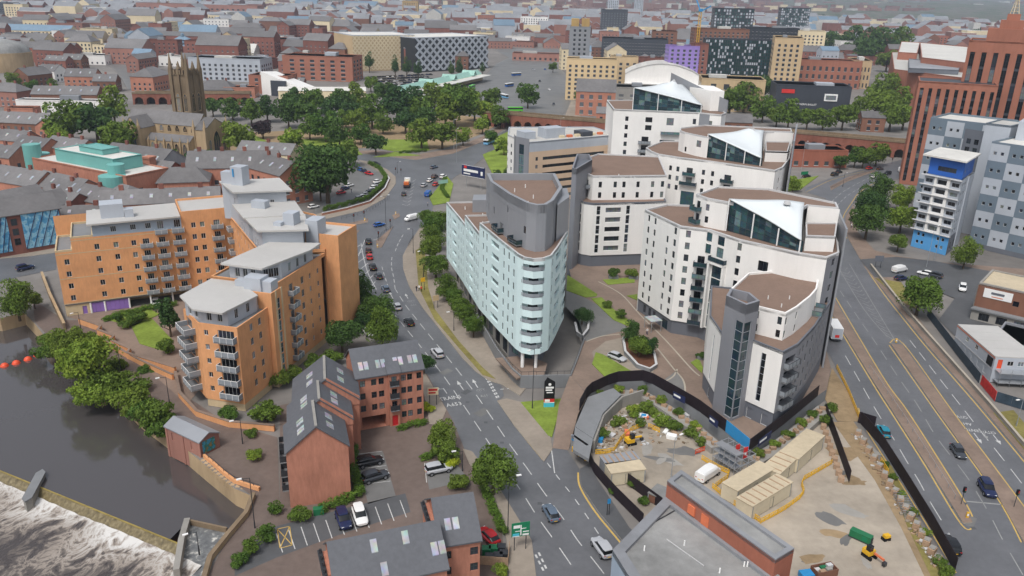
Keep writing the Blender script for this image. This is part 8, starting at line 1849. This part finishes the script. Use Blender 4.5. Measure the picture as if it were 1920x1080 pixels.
wallrun('planter_wall','curved grey planter wall around the plaza trees',[(1168,640),(1172,665),(1195,690),(1218,698),(1230,690),(1226,668),(1205,640),(1180,632),(1168,640)],.4,.9,'concrete_grey','coping',ZP); wallrun('planter_wall','grey teardrop planter wall round the tall plaza tree',[(1078,610),(1082,628),(1092,635),(1102,622),(1104,605)],.4,.8,'concrete_grey','coping',ZP)
on_plaza('planting_bed',[(1170,640),(1174,664),(1196,688),(1218,696),(1228,688),(1224,668),(1204,642),(1180,634)],'soil',ZP,.5)
for i,px in enumerate([(1150,522),(1187,522),(1317,672)]): x,y = P(*px,ZP); mb = MB(); mb.box(x,y,ZP,2.6,1.8,.8); mb.build('plant_box','concrete_grey',label='square grey plant box '+['left of the two before the middle white block','right of the two before the middle white block','beside the front tower entrance'][i],cat='plant box')
# buoys in the river
for i,(px) in enumerate([(8,684),(30,679),(52,672),(70,664)]):
    x,y = P(*px,ZW+.3); r_ = thing('river_buoy',['orange float cut by the left picture edge','orange float second from the left edge','orange float third from the left edge','orange float nearest the bank shrubs'][i],'buoy',(x,y,ZW)); dome(r_,x,y,ZW,.85,.75,'orange_plastic','float',12,4); mb = MB(); mb.cyl(x,y,ZW-.3,ZW+.02,.9,n=12); mb.build('collar','orange_plastic',r_)
mb = MB(); pts = PP([(-10,688),(8,684),(30,679),(52,672),(70,664),(95,655)],ZW)
for a,b in zip(pts,pts[1:]): mb.tube((*a,ZW+.15),(*b,ZW+.15),.07,5)
mb.build('boom_cable','dark_metal',label='cable linking the orange floats across the river',cat='cable')
# car park markings and small things
for i in range(11):
    t = i/10; a,b = (518+232*t,1000-62*t),(530+232*t,1036-66*t); mb = MB(); mb.strip(PP([a,b]),.14,.016); mb.build('bay_line','road_paint',kind='structure')
for a,b in (((520,992),(525,1028)),((543,987),(548,1022)),((520,992),(548,1022)),((543,987),(525,1028)),((520,992),(543,987)),((525,1028),(548,1022))): mb = MB(); mb.strip(PP([a,b]),.14,.018); mb.build('hatched_bay','yellow_paint',kind='structure')
for a,b in (((668,852),(716,846)),((674,879),(724,873)),((682,908),(732,902)),((796,868),(800,905))): mb = MB(); mb.strip(PP([a,b]),.12,.016); mb.build('bay_line','road_paint',kind='structure')
for i,(px,c) in enumerate([((912,1032),'green_plastic'),((925,1030),'green_plastic'),((940,1028),'dark_metal'),((918,1046),'dark_metal'),((934,1044),'dark_metal'),((945,1040),'dark_metal')]):
    x,y = P(*px,.8); r_ = thing('wheelie_bin',['green bin left in the bin store','green bin with box right of the first','dark bin at the back of the bin store','dark bin front left in the bin store','dark bin front middle in the bin store','dark bin front right in the bin store'][i],'bin',(x,y,0)); mb = MB(); mb.prism([(x-.6,y-.5),(x+.6,y-.5),(x+.6,y+.5),(x-.6,y+.5)],.1,1.2); mb.build('body',c,r_); mb = MB(); mb.box(x,y,1.203,1.3,1.1,.12); mb.build('lid',c,r_)
wallrun('bin_store_fence','brown timber fence round the bin store',[(902,1024),(898,1058),(952,1062),(955,1030)],.1,1.5,'crate_wood',cat='fence')
x,y = P(597,957,.6); mb = MB(); mb.box(x,y,0,1.6,1.0,1.1,.3); mb.build('green_cabinet','green_plastic',label='green utility cabinet at the foot of the brick gable',cat='cabinet')
# ================================================================ BUILDING SITE
HB = [(1086,770),(1102,740),(1152,716),(1212,713),(1307,768),(1360,809)]
def hoarding(label,px,z,h=2.4,sp=2.6,m='hoarding',text=()):
    pts = PP(px,z); L = along(pts); root = thing('site_hoarding',label,'fence',(*pts[0],z)); n = max(1,round(L[-1]/sp))
    for i in range(n):
        p,q = at_u(pts,L,L[-1]*i/n),at_u(pts,L,L[-1]*(i+1)/n); mb = MB(); mb.strip([p,((p[0]*.01+q[0]*.99),(p[1]*.01+q[1]*.99))],.08,z,h=h); mb.build('panel',m,root)
    return root,pts,L
h1,_,_ = hoarding('black hoarding along the plaza edge above the site',HB,ZP); h2,_,_ = hoarding('black hoarding on the right plaza edge above the cabins',[(1404,845),(1470,795),(1533,742)],ZP); hoarding('turquoise hoarding at the corner of the plaza',[(1360,809),(1403,845)],ZP,2.4,2.6,'blue_plastic')
hoarding('black hoarding along the dual carriageway',[(1612,792),(1650,835),(1700,915),(1745,990),(1790,1072)],.05,2.4); hoarding('short black hoarding across the end of the site path',[(1608,792),(1640,802)],.05,2.4); hoarding('black hoarding between yard and path',[(1545,775),(1562,820),(1592,905)],.05,2.4); hoarding('black hoarding along the street corner',[(1100,855),(1112,885),(1150,930),(1205,985)],.05,2.2); hoarding('dark inner fence beside the rusty container',[(1172,905),(1240,955)],.05,2.2)
hoarding('graffiti covered fence on the right verge',[(1738,592),(1790,660),(1835,718)],.12,2.2,2.2,'mural_dark'); hoarding('red mural fence on the right verge',[(1838,720),(1865,752)],.12,2.2,2.2,'mural_red'); hoarding('teal graffiti fence at the right edge',[(1866,752),(1925,770)],.12,2.2,2.4,'mural_dark')
for r_,px,to in ((h1,(1262,745),(1290,760)),(h1,(1330,790),(1350,806)),(h2,(1420,838),(1450,815))):
    p,q = P(*px,ZP+.5),P(*to,ZP+.5); f_ = frame(p,math.atan2(q[1]-p[1],q[0]-p[0])); Lx = math.dist(p,q); mb = MB(); mb.prism([f_(0,-.12),f_(Lx*.8,-.12),f_(Lx*.8,-.06),f_(0,-.06)],ZP+.5,ZP+1.9); mb.build('notice','sign_navy',r_); bars(r_,f_,Lx,[(.06,.5,ZP+1.1,ZP+1.5)],v=-.15)
# retaining wall ledge with gabions and planters under the plaza
for nm,px,seed in (('left',[(1115,752),(1150,735),(1205,738),(1250,765),(1300,800),(1345,838)],1),('right',[(1412,865),(1450,842),(1500,805),(1545,765)],2)):
    pts = PP(px,1.2); L = along(pts); rt2 = thing('crib_wall',f'stepped retaining ledge with weeds and crates on the {nm} side of the plaza','wall',(*pts[0],0)); mb = MB(); mb.strip(pts,2.6,0,h=1.25); mb.build('ledge','concrete',rt2)
    rs = random.Random(seed); n = int(L[-1]/1.7)
    for i in range(n):
        x,y = at_u(pts,L,L[-1]*(i+.5)/n); c = thing('timber_crate',f'{ORD[i % 30]} timber crate from the left on the {nm} ledge below the plaza','crate',(x,y,1.25),rs.uniform(0,3)); mb = MB(); mb.box(0,0,0,1.1,.7,.55); mb.build('box','crate_wood',c,world=False); mb = MB(); mb.box(0,0,.553,1.2,.2,.08); mb.build('lid_board','crate_wood',c,world=False)
    for i in range(n//3): x,y = at_u(pts,L,L[-1]*(i+.3)/(n/3)); px_ = J(x,y,2); plant(f'{ORD[i]} weed clump from the left on the {nm} ledge below the plaza',px_[0],px_[1],22,'b','leaf_light' if i % 2 else 'leaf','shrub',group=f'weeds on the {nm} ledge',z=1.25)
# concrete deck and portal beside the ramp
dk = thing('ramp_portal','concrete deck with striped height barrier beside the entrance ramp','portal',(*P(1090,840),0)); q = PP([(1078,800),(1102,745),(1150,728),(1165,740),(1130,775),(1112,822)],3.0)
mb = MB(); mb.prism(q,2.4,3.05,bot=True); mb.build('deck','concrete_grey',dk)
for px in ((1072,842),(1100,862)): x,y = P(*px); mb = MB(); mb.box(x,y,0,.5,.5,2.9); mb.build('pillar','galv',dk)
a,b = P(1072,842),P(1100,862); mb = MB(); mb.strip([a,b],.5,2.4,h=.6); mb.build('lintel','slate_wall',dk); mb = MB(); mb.strip([a,b],.52,2.1,h=.28); mb.build('height_bar','blue_plastic',dk)
for k in range(5): x,y = P(1074+k*6,846+k*4.3); mb = MB(); mb.box(x,y,0,.4,.4,.9); mb.build('striped_block',['yellow_plastic','sign_black'][k % 2],dk)
mb = MB(); mb.prism(PP([(1078,800),(1112,822),(1104,860),(1074,842)],3.05),lambda p: 2.4,lambda p: 3.0,bot=True); mb.build('deck_end','concrete_grey',dk)
wallrun('concrete_wall','stained concrete wall under the deck on the left of the site',[(1112,850),(1130,800),(1165,765),(1205,752)],.4,2.6,'concrete')
def cabin(label,a,b,z0,h,dp,body='cabin_cream',roofm='cabin_roof',ribs=0,doors=1,name='site_cabin'):
    """cabin whose front top edge shows between pixels a and b"""
    p,q = P(*a,z0+h),P(*b,z0+h); L = math.dist(p,q); an = math.atan2(q[1]-p[1],q[0]-p[0]); f_ = frame(p,an); r_ = thing(name,label,'cabin',(*f_(L/2,dp/2),z0)); st = dict(fr='frame_white',mv=1)
    facade(r_,[f_(0,0),f_(L,0)],z0+.15,z0+h,body,[(L*(i+.5)/max(1,doors),1.0,z0+.2,2.0,dict(gl=body,fr='frame_dark',mv=0,name='door')) for i in range(doors)] if h > 2.4 else (),depth=.05)
    facade(r_,[f_(L,0),f_(L,dp)],z0+.15,z0+h,body,[(dp*.5,1.1,z0+1.0,.9,st)],depth=.05); facade(r_,[f_(0,dp),f_(0,0)],z0+.15,z0+h,body); mb = MB(); mb.prism([f_(-.08,-.08),f_(L+.08,-.08),f_(L+.08,dp+.08),f_(-.08,dp+.08)],z0+h+.003,z0+h+.18,bot=True); mb.build('roof',roofm,r_)
    for i in range(ribs): u = L*(i+.5)/ribs; mb = MB(); mb.prism([f_(u-.12,.1),f_(u+.12,.1),f_(u+.12,dp-.1),f_(u-.12,dp-.1)],z0+h+.18,z0+h+.24); mb.build('roof_rib','crate_wood',r_)
    for u in (.02,.98): x,y = f_(L*u,.02); mb = MB(); mb.box(x,y,z0+.1,.16,.16,h-.1,an); mb.build('corner_post','galv',r_)
    return r_,f_,L
cabin('cream site cabin in front with dark roof ribs and red doors',(1411,951),(1486,905),0,2.7,3.0,ribs=7); cabin('cream site cabin behind the ribbed cabin',(1383,922),(1452,880),0,2.8,3.0); cabin('cream site cabin in the middle of the row',(1462,890),(1497,858),0,2.7,3.2,ribs=4); cabin('cream site cabin at the far end of the row',(1497,862),(1546,818),0,2.8,3.4); cabin('cream site cabin with notice near the street corner',(1146,889),(1211,881),0,2.5,3.0); cabin('blue grey container behind the corner cabin',(1136,872),(1200,862),0,2.5,2.6,'clad_grey','clad_grey',6,0,'shipping_container'); cabin('rusty flat container behind the workshop',(1215,925),(1262,945),0,1.6,3.2,'brown_brick','felt_roof',0,0,'shipping_container')
pk_ = thing('stacked_portable_offices','two storey grey portable offices with orange panels at the right edge','cabin',(*P(1840,690),.1))
p,q = P(1786,652,.1),P(1855,716,.1); L = math.dist(p,q); an = math.atan2(q[1]-p[1],q[0]-p[0]); f_ = frame(p,an)
ww_ = dict(fr='frame_white',mv=1)
facade(pk_,[f_(0,0),f_(L,0)],.1,6.0,'check_light',[(L*.3,1.2,4.2,1.1,ww_),(L*.55,1.2,4.2,1.1,ww_)]+[(L*(.2+.16*i),1.5,.9,1.5,dict(fr='coping',gl='clad_light',mv=0,name='shutter')) for i in range(5)],depth=.06); facade(pk_,[f_(L,0),f_(L,9)],.1,6.0,'check_light',[(3.4,1.3,4.1,1.1,ww_),(5.6,1.3,4.1,1.1,ww_),(1.2,1.0,3.4,2.1,dict(gl='orange_plastic',fr='orange_plastic',mv=0,name='door'))],depth=.06); facade(pk_,[f_(0,9),f_(0,0)],.1,6.0,'check_light')
for i in range(4): mb = MB(); mb.prism([f_(L*i/4+.03,-.1),f_(L*(i+1)/4-.03,-.1),f_(L*(i+1)/4-.03,9.1),f_(L*i/4+.03,9.1)],6.003,6.25,bot=True); mb.build('roof_module','sheet_roof',pk_)
for z in (5.7,3.0): mb = MB(); mb.prism([f_(-.05,-.1),f_(L+.1,-.1),f_(L+.1,-.06),f_(-.05,-.06)],z,z+.2,bot=True); mb.build('edge_trim','terracotta' if z > 4 else 'coping',pk_)
mb = MB(); mb.prism([f_(L*.84,-.14),f_(L*.97,-.14),f_(L*.97,-.08),f_(L*.84,-.08)],3.4,5.4); mb.build('notice','sign_black',pk_)
for z in (.9,3.1):
    mb = MB(); mb.prism([f_(L+.1,.5),f_(L+2.2,.5),f_(L+2.2,8),f_(L+.1,8)],z,z+.12,bot=True); mb.build('walkway','galv',pk_)
    for k in range(4): mb = MB(); x,y = f_(L+2.15,.6+2.4*k); mb.cyl(x,y,0,z+1.1,.05,n=5); mb.build('post','galv',pk_)
rbd = thing('low_right_building','low brown building with pale flat roof and white banner at the right edge','building',(*P(1900,600),.1)); a,b = P(1818,598,.1),P(1990,640,.1); f_ = frame(a,math.atan2(b[1]-a[1],b[0]-a[0])); L = math.dist(a,b)
facade(rbd,[f_(0,0),f_(L,0)],0,3,'concrete',grid([3+4*i for i in range(8)],2.4,[.4],2.0,dict(fr='frame_dark',mv=2))); facade(rbd,[f_(0,1.5),f_(L,1.5)],3,9.5,'brown_brick',grid([9+3*i for i in range(8)],1.4,[5.6],1.4,dict(fr='frame_dark',mv=0)))
facade(rbd,[f_(0,16),f_(0,0)],0,9.5,'concrete'); flat_roof(rbd,[f_(0,1.5),f_(L,1.5),f_(L,16),f_(0,16)],9.5,'cabin_roof',.4,.5,'concrete'); mb = MB(); mb.prism([f_(-.2,-.6),f_(L,-.6),f_(L,1.5),f_(-.2,1.5)],3.003,3.4,bot=True); mb.build('canopy','concrete_grey',rbd)
mb = MB(); mb.prism([f_(1.5,1.35),f_(8,1.35),f_(8,1.47),f_(1.5,1.47)],6.4,8.8); mb.build('banner','white_paint',rbd); bars(rbd,f_,1,[(3.2,6.2,7.5,8.1)],'slate_wall',1.31); bars(rbd,f_,1,[(3.4,6.0,6.8,7.0)],'terracotta',1.31)
gb('low_right_shed','grey flat shed beside the portable offices at the right edge',1945,640,16,14,4,-40,'clad_grey','felt_roof','flat',win=None)
# scaffold stair, barriers, debris, machines
sf = thing('scaffold_stair','grey scaffold stair tower at the corner of the plaza','scaffold',(*P(1370,860),0)); a,b = P(1335,868),P(1385,900); f_ = frame(a,math.atan2(b[1]-a[1],b[0]-a[0])); L = math.dist(a,b); mb = MB()
for u in range(6):
    for v in range(3): x,y = f_(L*u/5,v*1.8); mb.cyl(x,y,0,4.2,.05,n=5)
mb.build('uprights','galv',sf,kind='stuff')
for z in (1.4,2.8,4.0):
    mb = MB()
    for v in range(3): mb.tube((*f_(0,v*1.8),z),(*f_(L,v*1.8),z),.05,5)
    for u in range(6): mb.tube((*f_(L*u/5,0),z),(*f_(L*u/5,3.6),z),.05,5)
    mb.build('ledger_frame','galv',sf,kind='stuff'); mb = MB(); mb.prism([f_(.1,.1),f_(L*.8,.1),f_(L*.8,1.7),f_(.1,1.7)],z+.06,z+.12,bot=True); mb.build('deck','grey_metal',sf)
mb = MB(); mb.prism([f_(0,0),f_(1.2,0),f_(1.2,.1),f_(0,.1)],1,3.6)
for i in range(5): mb = MB(); mb.tube((*f_(L*i/5,0),.1),(*f_(L*(i+1)/5,0),2.8),.045,5); mb.build('brace','galv',sf)
for lab,px in (('red fire point board on the plaza corner',(1383,843)),('small red sign right of the fire point board',(1398,848))): x,y = P(*px,ZP+1.2); mb = MB(); mb.box(x,y,ZP,.9,.12,2.2 if 'board' in lab else 1.2,.5); mb.box(x,y-.08,ZP+.7,.4,.05,.4,.5,1); mb.build('site_sign',['sign_red','white_paint'],label=lab,cat='sign')
def barrier(label,px,m='yellow_plastic',z=.02,h=1.0):
    pts = PP(px,z); L = along(pts); root = thing('safety_barrier',label,'barrier',(*pts[0],z)); n = max(1,round(L[-1]/2.1))
    for i in range(n):
        p,q = at_u(pts,L,L[-1]*i/n),at_u(pts,L,L[-1]*(i+.96)/n); mb = MB(); mb.strip([p,q],.06,z+.1,h=.25); mb.strip([p,q],.06,z+.5,h=.12); mb.strip([p,q],.07,z+.85,h=.15)
        for t in (.03,.5,.97): mb.box(p[0]+(q[0]-p[0])*t,p[1]+(q[1]-p[1])*t,z,.07,.07,h)
        mb.build('barrier_panel',m,root)
barrier('yellow barriers in front of the site cabins',[(1425,982),(1470,958),(1508,930),(1500,905),(1560,870)]); barrier('yellow barriers along the workshop wall',[(1335,915),(1372,945),(1425,980)]); barrier('yellow barriers beside the white site van',[(1315,862),(1345,880),(1372,892),(1340,915)]); barrier('yellow barriers curving round the debris',[(1116,852),(1150,850),(1165,825),(1185,808),(1210,798)]); barrier('short yellow barrier in the middle of the yard',[(1215,802),(1238,812)]); barrier('orange barriers by the scaffold stair',[(1303,852),(1322,845)],'orange_plastic'); barrier('yellow barriers on the verge of the dual carriageway',[(1568,690),(1590,735),(1612,790)]); barrier('yellow barrier leaning at the long hoarding',[(1650,865),(1665,890)])
rs = random.Random(9); DB = [('stack of pale boards','coping'),('stack of timber planks','crate_wood'),('white bag of rubble','white_paint'),('blue tarpaulin bundle','blue_plastic'),('grey block pallet','concrete_grey'),('orange brown pallet','terracotta')]
for i in range(24):
    px = rs.choice([(1122+rs.uniform(0,55),800+rs.uniform(-5,50)),(1240+rs.uniform(0,55),775+rs.uniform(0,45))]) if i < 20 else (1165+i*2,760+i); px = (px[0],px[1]); nm,m = DB[i % 6]; x,y = P(*px,.3); o = thing('building_material',f'{nm} in the yard, {ORD[i//6]} of its sort from the front','material',(x,y,.02),rs.uniform(0,3)); w2,d2,h2_ = rs.uniform(.8,2.0),rs.uniform(.6,1.2),rs.uniform(.3,.8)
    for k in range(3): mb = MB(); mb.box(rs.uniform(-.06,.06),rs.uniform(-.06,.06),h2_*k/3,w2,d2,h2_/3-.02,rs.uniform(-.06,.06)); mb.build('layer',m,o,world=False)
def machine(name,label,px,rot,parts,z=.02):
    x,y = P(*px,z+.4); o = thing(name,label,'machine',(x,y,z),rot)
    for n_,m,cx,cy,z0,sx,sy,sz in parts: mb = MB(); mb.box(cx,cy,z0,sx,sy,sz); mb.build(n_,m,o,world=False)
    return o
EX = [('track','tyre',0,.55,0,1.9,.35,.5),('track','tyre',0,-.55,0,1.9,.35,.5),('body','yellow_plastic',-.2,0,.55,1.5,1.3,.8),('cab','car_glass',.1,-.3,1.35,.8,.7,.9),('boom','yellow_plastic',1.5,.2,.9,1.9,.25,.3),('bucket','dark_metal',2.5,.2,.2,.5,.6,.6)]
machine('mini_digger','small yellow dumper among the debris',(1182,829),.4,EX); machine('mini_digger','yellow digger with brown boom at the foot of the yard',(1630,1040),-1.1,[(n_,('terracotta' if n_ == 'boom' else m),a,b,c,d*.9,e,f2_) for n_,m,a,b,c,d,e,f2_ in EX]); machine('generator','long green generator on the yard',(1614,1008),-.75,[('skid','dark_metal',0,0,0,3.4,1.0,.25),('body','green_plastic',0,0,.25,3.2,1.1,1.1),('hatch','sign_green',.7,-.56,.4,.8,.04,.7),('outlet','dark_metal',1.65,0,.5,.12,.7,.6)]); machine('mini_roller','small yellow roller near the weeds',(1662,1008),.3,[('drum','tyre',.3,0,0,.5,.8,.5),('drum','tyre',-.4,0,0,.5,.8,.5),('body','yellow_plastic',0,0,.45,1.0,.7,.5)])
sk = machine('rubbish_skip','brown skip full of rubbish behind the workshop',(1545,1072),.3,[('floor','dark_metal',0,0,0,3.2,1.7,.15),('side','brown_brick',0,.85,0,3.4,.1,1.2),('side','brown_brick',0,-.85,0,3.4,.1,1.2),('end','brown_brick',1.65,0,0,.1,1.6,1.2),('end','brown_brick',-1.65,0,0,.1,1.6,1.2)]+[('rubbish',['coping','crate_wood','green_plastic','concrete'][k % 4],-1+k*.5,(-1)**k*.3,.4+.1*k,.9,.6,.5) for k in range(5)])
x,y = P(1512,1078,.5); mb = MB(); mb.box(x,y,.02,1.8,1.4,.9,.2); mb.build('plastic_crate','blue_plastic',label='blue crate beside the rubbish skip',cat='crate')
for i in range(16): # gabion blocks along the road hoarding
    t = i/15; px = (1615+150*t,812+236*t); x,y = P(*px,.5); o = thing('concrete_block',f'{ORD[i]} rubble filled block from the top along the road hoarding','block',(x-.6,y,.05),rs.uniform(-.2,.2)+.95,'rubble blocks along the road hoarding'); mb = MB(); mb.box(0,0,0,1.3,1.0,.95); mb.build('block','crate_wood',o,world=False); mb = MB(); mb.box(.05,0,.953,1.0,.8,.12); mb.build('cap','concrete',o,world=False)
for i in range(9):
    t = i/8; px = (1553+34*t,800+98*t); x,y = P(*px,.5); o = thing('concrete_block',f'{ORD[i]} rubble block from the top along the inner hoarding','block',(x-.9,y,.05),1.2,'rubble blocks along the inner hoarding'); mb = MB(); mb.box(0,0,0,1.2,1.0,.9); mb.build('block','crate_wood',o,world=False)
# fencing panels stacked: grey hoops near the weeds
hp = thing('stacked_fence_feet','pile of grey wire fence panels among the weeds','fence panels',(*P(1698,945),.1)); 
for i in range(9):
    px = (1686+2.6*i,930+5*i); x,y = P(*px,.1); mb = MB()
    for k in range(4): mb.tube((x-1,y+.2*k,.1+.25*k),(x+1,y-.1+.2*k,.1+.25*k),.04,4)
    mb.tube((x-1,y,.1),(x-1,y,1.0),.04,4); mb.tube((x+1,y,.1),(x+1,y,1.0),.04,4); mb.build('wire_panel','galv',hp)
# rubble and stains of the yard
rs = random.Random(21); mb = MB()
for i in range(420):
    px = (rs.uniform(1118,1190),rs.uniform(770,850)) if i < 200 else (rs.uniform(1190,1320),rs.uniform(750,835)) if i < 300 else (1560+rs.random()*190,0)
    if i >= 300: t = rs.random(); px = (1612+150*t+rs.uniform(-14,4),815+250*t)
    if i < 300 and 200 <= i and (px[1]-750) < (px[0]-1190)*.55-6: continue
    x,y = P(*px); mb.box(x,y,.02,rs.uniform(.2,.8),rs.uniform(.15,.5),rs.uniform(.08,.35),rs.uniform(0,3),rs.choice([0,0,1,2,3]))
mb.build('rubble_scatter',['rubble','crate_wood','coping','dark_stone'],label='scattered rubble and timber over the building yard',cat='rubble',kind='stuff')
for i in range(22):
    cx,cy = rs.choice([(rs.uniform(1180,1300),rs.uniform(830,870)),(rs.uniform(1480,1680),rs.uniform(940,1060)),(rs.uniform(1560,1640),rs.uniform(830,930))]); r_ = rs.uniform(.8,3.2); x,y = P(cx,cy); st_ = rs.uniform(.25,.6); an = rs.uniform(0,3)
    pts = [(math.cos(6.283*k/14)*r_*rs.uniform(.7,1.2),math.sin(6.283*k/14)*r_*st_*rs.uniform(.7,1.2)) for k in range(14)]; mb = MB(); mb.face([(x+u*math.cos(an)-v*math.sin(an),y+u*math.sin(an)+v*math.cos(an),.026+i*.0005) for u,v in pts]); mb.build('ground_stain',['concrete','dirt','asphalt_old'][i % 3],kind='structure')
for i in range(26):
    px = rs.choice([(735+i*13.5+rs.uniform(-8,8),545+i*19),(1600+i*9,640+i*14)]); x,y = P(*px); mb = MB(); mb.box(x,y,.008+i*.0001,rs.uniform(.7,.8),.7,.004) if i % 2 else mb.box(x,y,.006+i*.0001,rs.uniform(2,5),rs.uniform(1,2),.004,.9); mb.build('manhole_cover' if i % 2 else 'road_patch','asphalt_dark' if i % 4 else 'asphalt_old',mr if px[0] < 1400 else rr_)
# tower crane
tc = thing('tower_crane','yellow tower crane with blue jib beside the purple flats','crane',(*P(1303,130),0)); x,y = P(1303,128); mb = MB(); hgt_ = 60
for dx,dy in ((-1,-1),(1,-1),(1,1),(-1,1)): mb.tube((x+dx*1.2,y+dy*1.2,0),(x+dx*1.2,y+dy*1.2,hgt_),.22,4)
for k in range(20):
    z = hgt_*k/20
    for (ax,ay),(bx,by) in (((-1,-1),(1,-1)),((1,-1),(1,1)),((1,1),(-1,1)),((-1,1),(-1,-1))): mb.tube((x+ax*1.2,y+ay*1.2,z),(x+bx*1.2,y+by*1.2,z+hgt_/20),.14,4)
mb.build('mast','yellow_plastic',tc); mb = MB(); mb.tube((x,y,hgt_),(x-14,y+10,hgt_+34),.8,4); mb.tube((x,y,hgt_),(x+10,y-4,hgt_+6),.9,4); mb.build('jib','blue_plastic',tc); mb = MB(); mb.box(x,y,hgt_,4,4,3); mb.build('slew_cab','blue_plastic',tc)
# people on the pavements
def person_mesh(name,top,legs,stride=.18):
    me = bpy.data.meshes.new(name); V = [(0,0,.95),(0,0,1.25),(0,0,1.42),(0,.02,1.52),(0,.02,1.66),(-.1,0,.9),(-.11,-stride,.48),(-.11,-stride-.04,.06),(.1,0,.9),(.11,stride,.48),(.11,stride+.06,.06),(-.2,0,1.38),(-.26,.12,1.1),(-.27,.24,.86),(.2,0,1.38),(.26,-.1,1.1),(.27,-.2,.88),(-.11,-stride-.2,.04),(.11,stride-.1,.04)]
    E = [(0,1),(1,2),(2,3),(3,4),(0,5),(5,6),(6,7),(7,17),(0,8),(8,9),(9,10),(10,18),(2,11),(11,12),(12,13),(2,14),(14,15),(15,16)]; Rd = [.15,.15,.16,.06,.11,.1,.075,.05,.1,.075,.05,.07,.05,.04,.07,.05,.04,.04,.04]
    me.from_pydata(V,E,[]); o = bpy.data.objects.new(name,me); COL.objects.link(o); sk_ = o.modifiers.new('s','SKIN'); sd = o.modifiers.new('d','SUBSURF'); sd.levels = sd.render_levels = 1
    lay = me.skin_vertices[0].data if me.skin_vertices else None
    if lay:
        for i,r_ in enumerate(Rd): lay[i].radius = (r_,r_*.85)
        lay[0].use_root = True
    dg = bpy.context.evaluated_depsgraph_get(); m2_ = bpy.data.meshes.new_from_object(o.evaluated_get(dg)); bpy.data.objects.remove(o)
    for m in (top,legs,'skin','sign_black'): m2_.materials.append(M[m])
    for p in m2_.polygons:
        z = p.center[2]; p.material_index = 3 if z > 1.64 or z < .09 else 2 if z > 1.47 or (z < .95 and abs(p.center[0]) > .22) else 0 if z > .92 else 1; p.use_smooth = True
    return m2_
PM = [person_mesh('person',a,b) for a,b in (('sign_black','sign_navy'),('white_paint','sign_navy'),('sign_red','sign_black'),('steel_p' if 0 else 'rail_grey','sign_black'))]
for i,(px,rz,lab,z) in enumerate([((781,546),.4,'person in dark clothes walking on the pavement by the street trees',.12),((786,545),.2,'person in a white top walking on the pavement',.12),((790,547),.3,'person in red walking beside the white topped person',.12),((1594,413),2.6,'person in black at the front of the group on the bend',.12),((1595,420),2.6,'person in white amid the group on the bend',.12),((1596,427),2.6,'person in grey at the back of the group on the bend',.12),((1578,417),1.2,'person in dark clothes beside the white block at the bend',.12),((802,387),.5,'person in grey waiting at the far kerb',.12),((659,361),1.0,'person standing in the church car park',0),((1213,627),.8,'person in dark clothes on the plaza path',ZP)]):
    x,y = P(*px,z); tag(link('person',PM[i % 4],None,(x,y,z),rz),lab,'person')
# ---------------------------------------------------------------- haze and unique labels
from collections import defaultdict
by = defaultdict(list)
for o in LABELS: by[o['label']].append(o)
SZ = ['widest','second widest','third widest']
for lab, os_ in by.items():
    if len(os_) > 1:
        for i, o in enumerate(sorted(os_, key=lambda o: J(*o.location)[0])): o['label'] = f'{ORD[i]} from left, {lab}'
hz = bpy.data.materials.new('haze'); hz.use_nodes = True; n = hz.node_tree.nodes; n.clear()
ov = n.new('ShaderNodeOutputMaterial'); pv = n.new('ShaderNodeVolumePrincipled'); pv.inputs['Color'].default_value = (.72,.84,1,1); pv.inputs['Density'].default_value = .00011; pv.inputs['Anisotropy'].default_value = .1
hz.node_tree.links.new(pv.outputs[0], ov.inputs['Volume']); M['haze'] = hz
mb = MB(); mb.box(0,6000,-9,24000,13900,230); mb.build('haze','haze',kind='stuff')
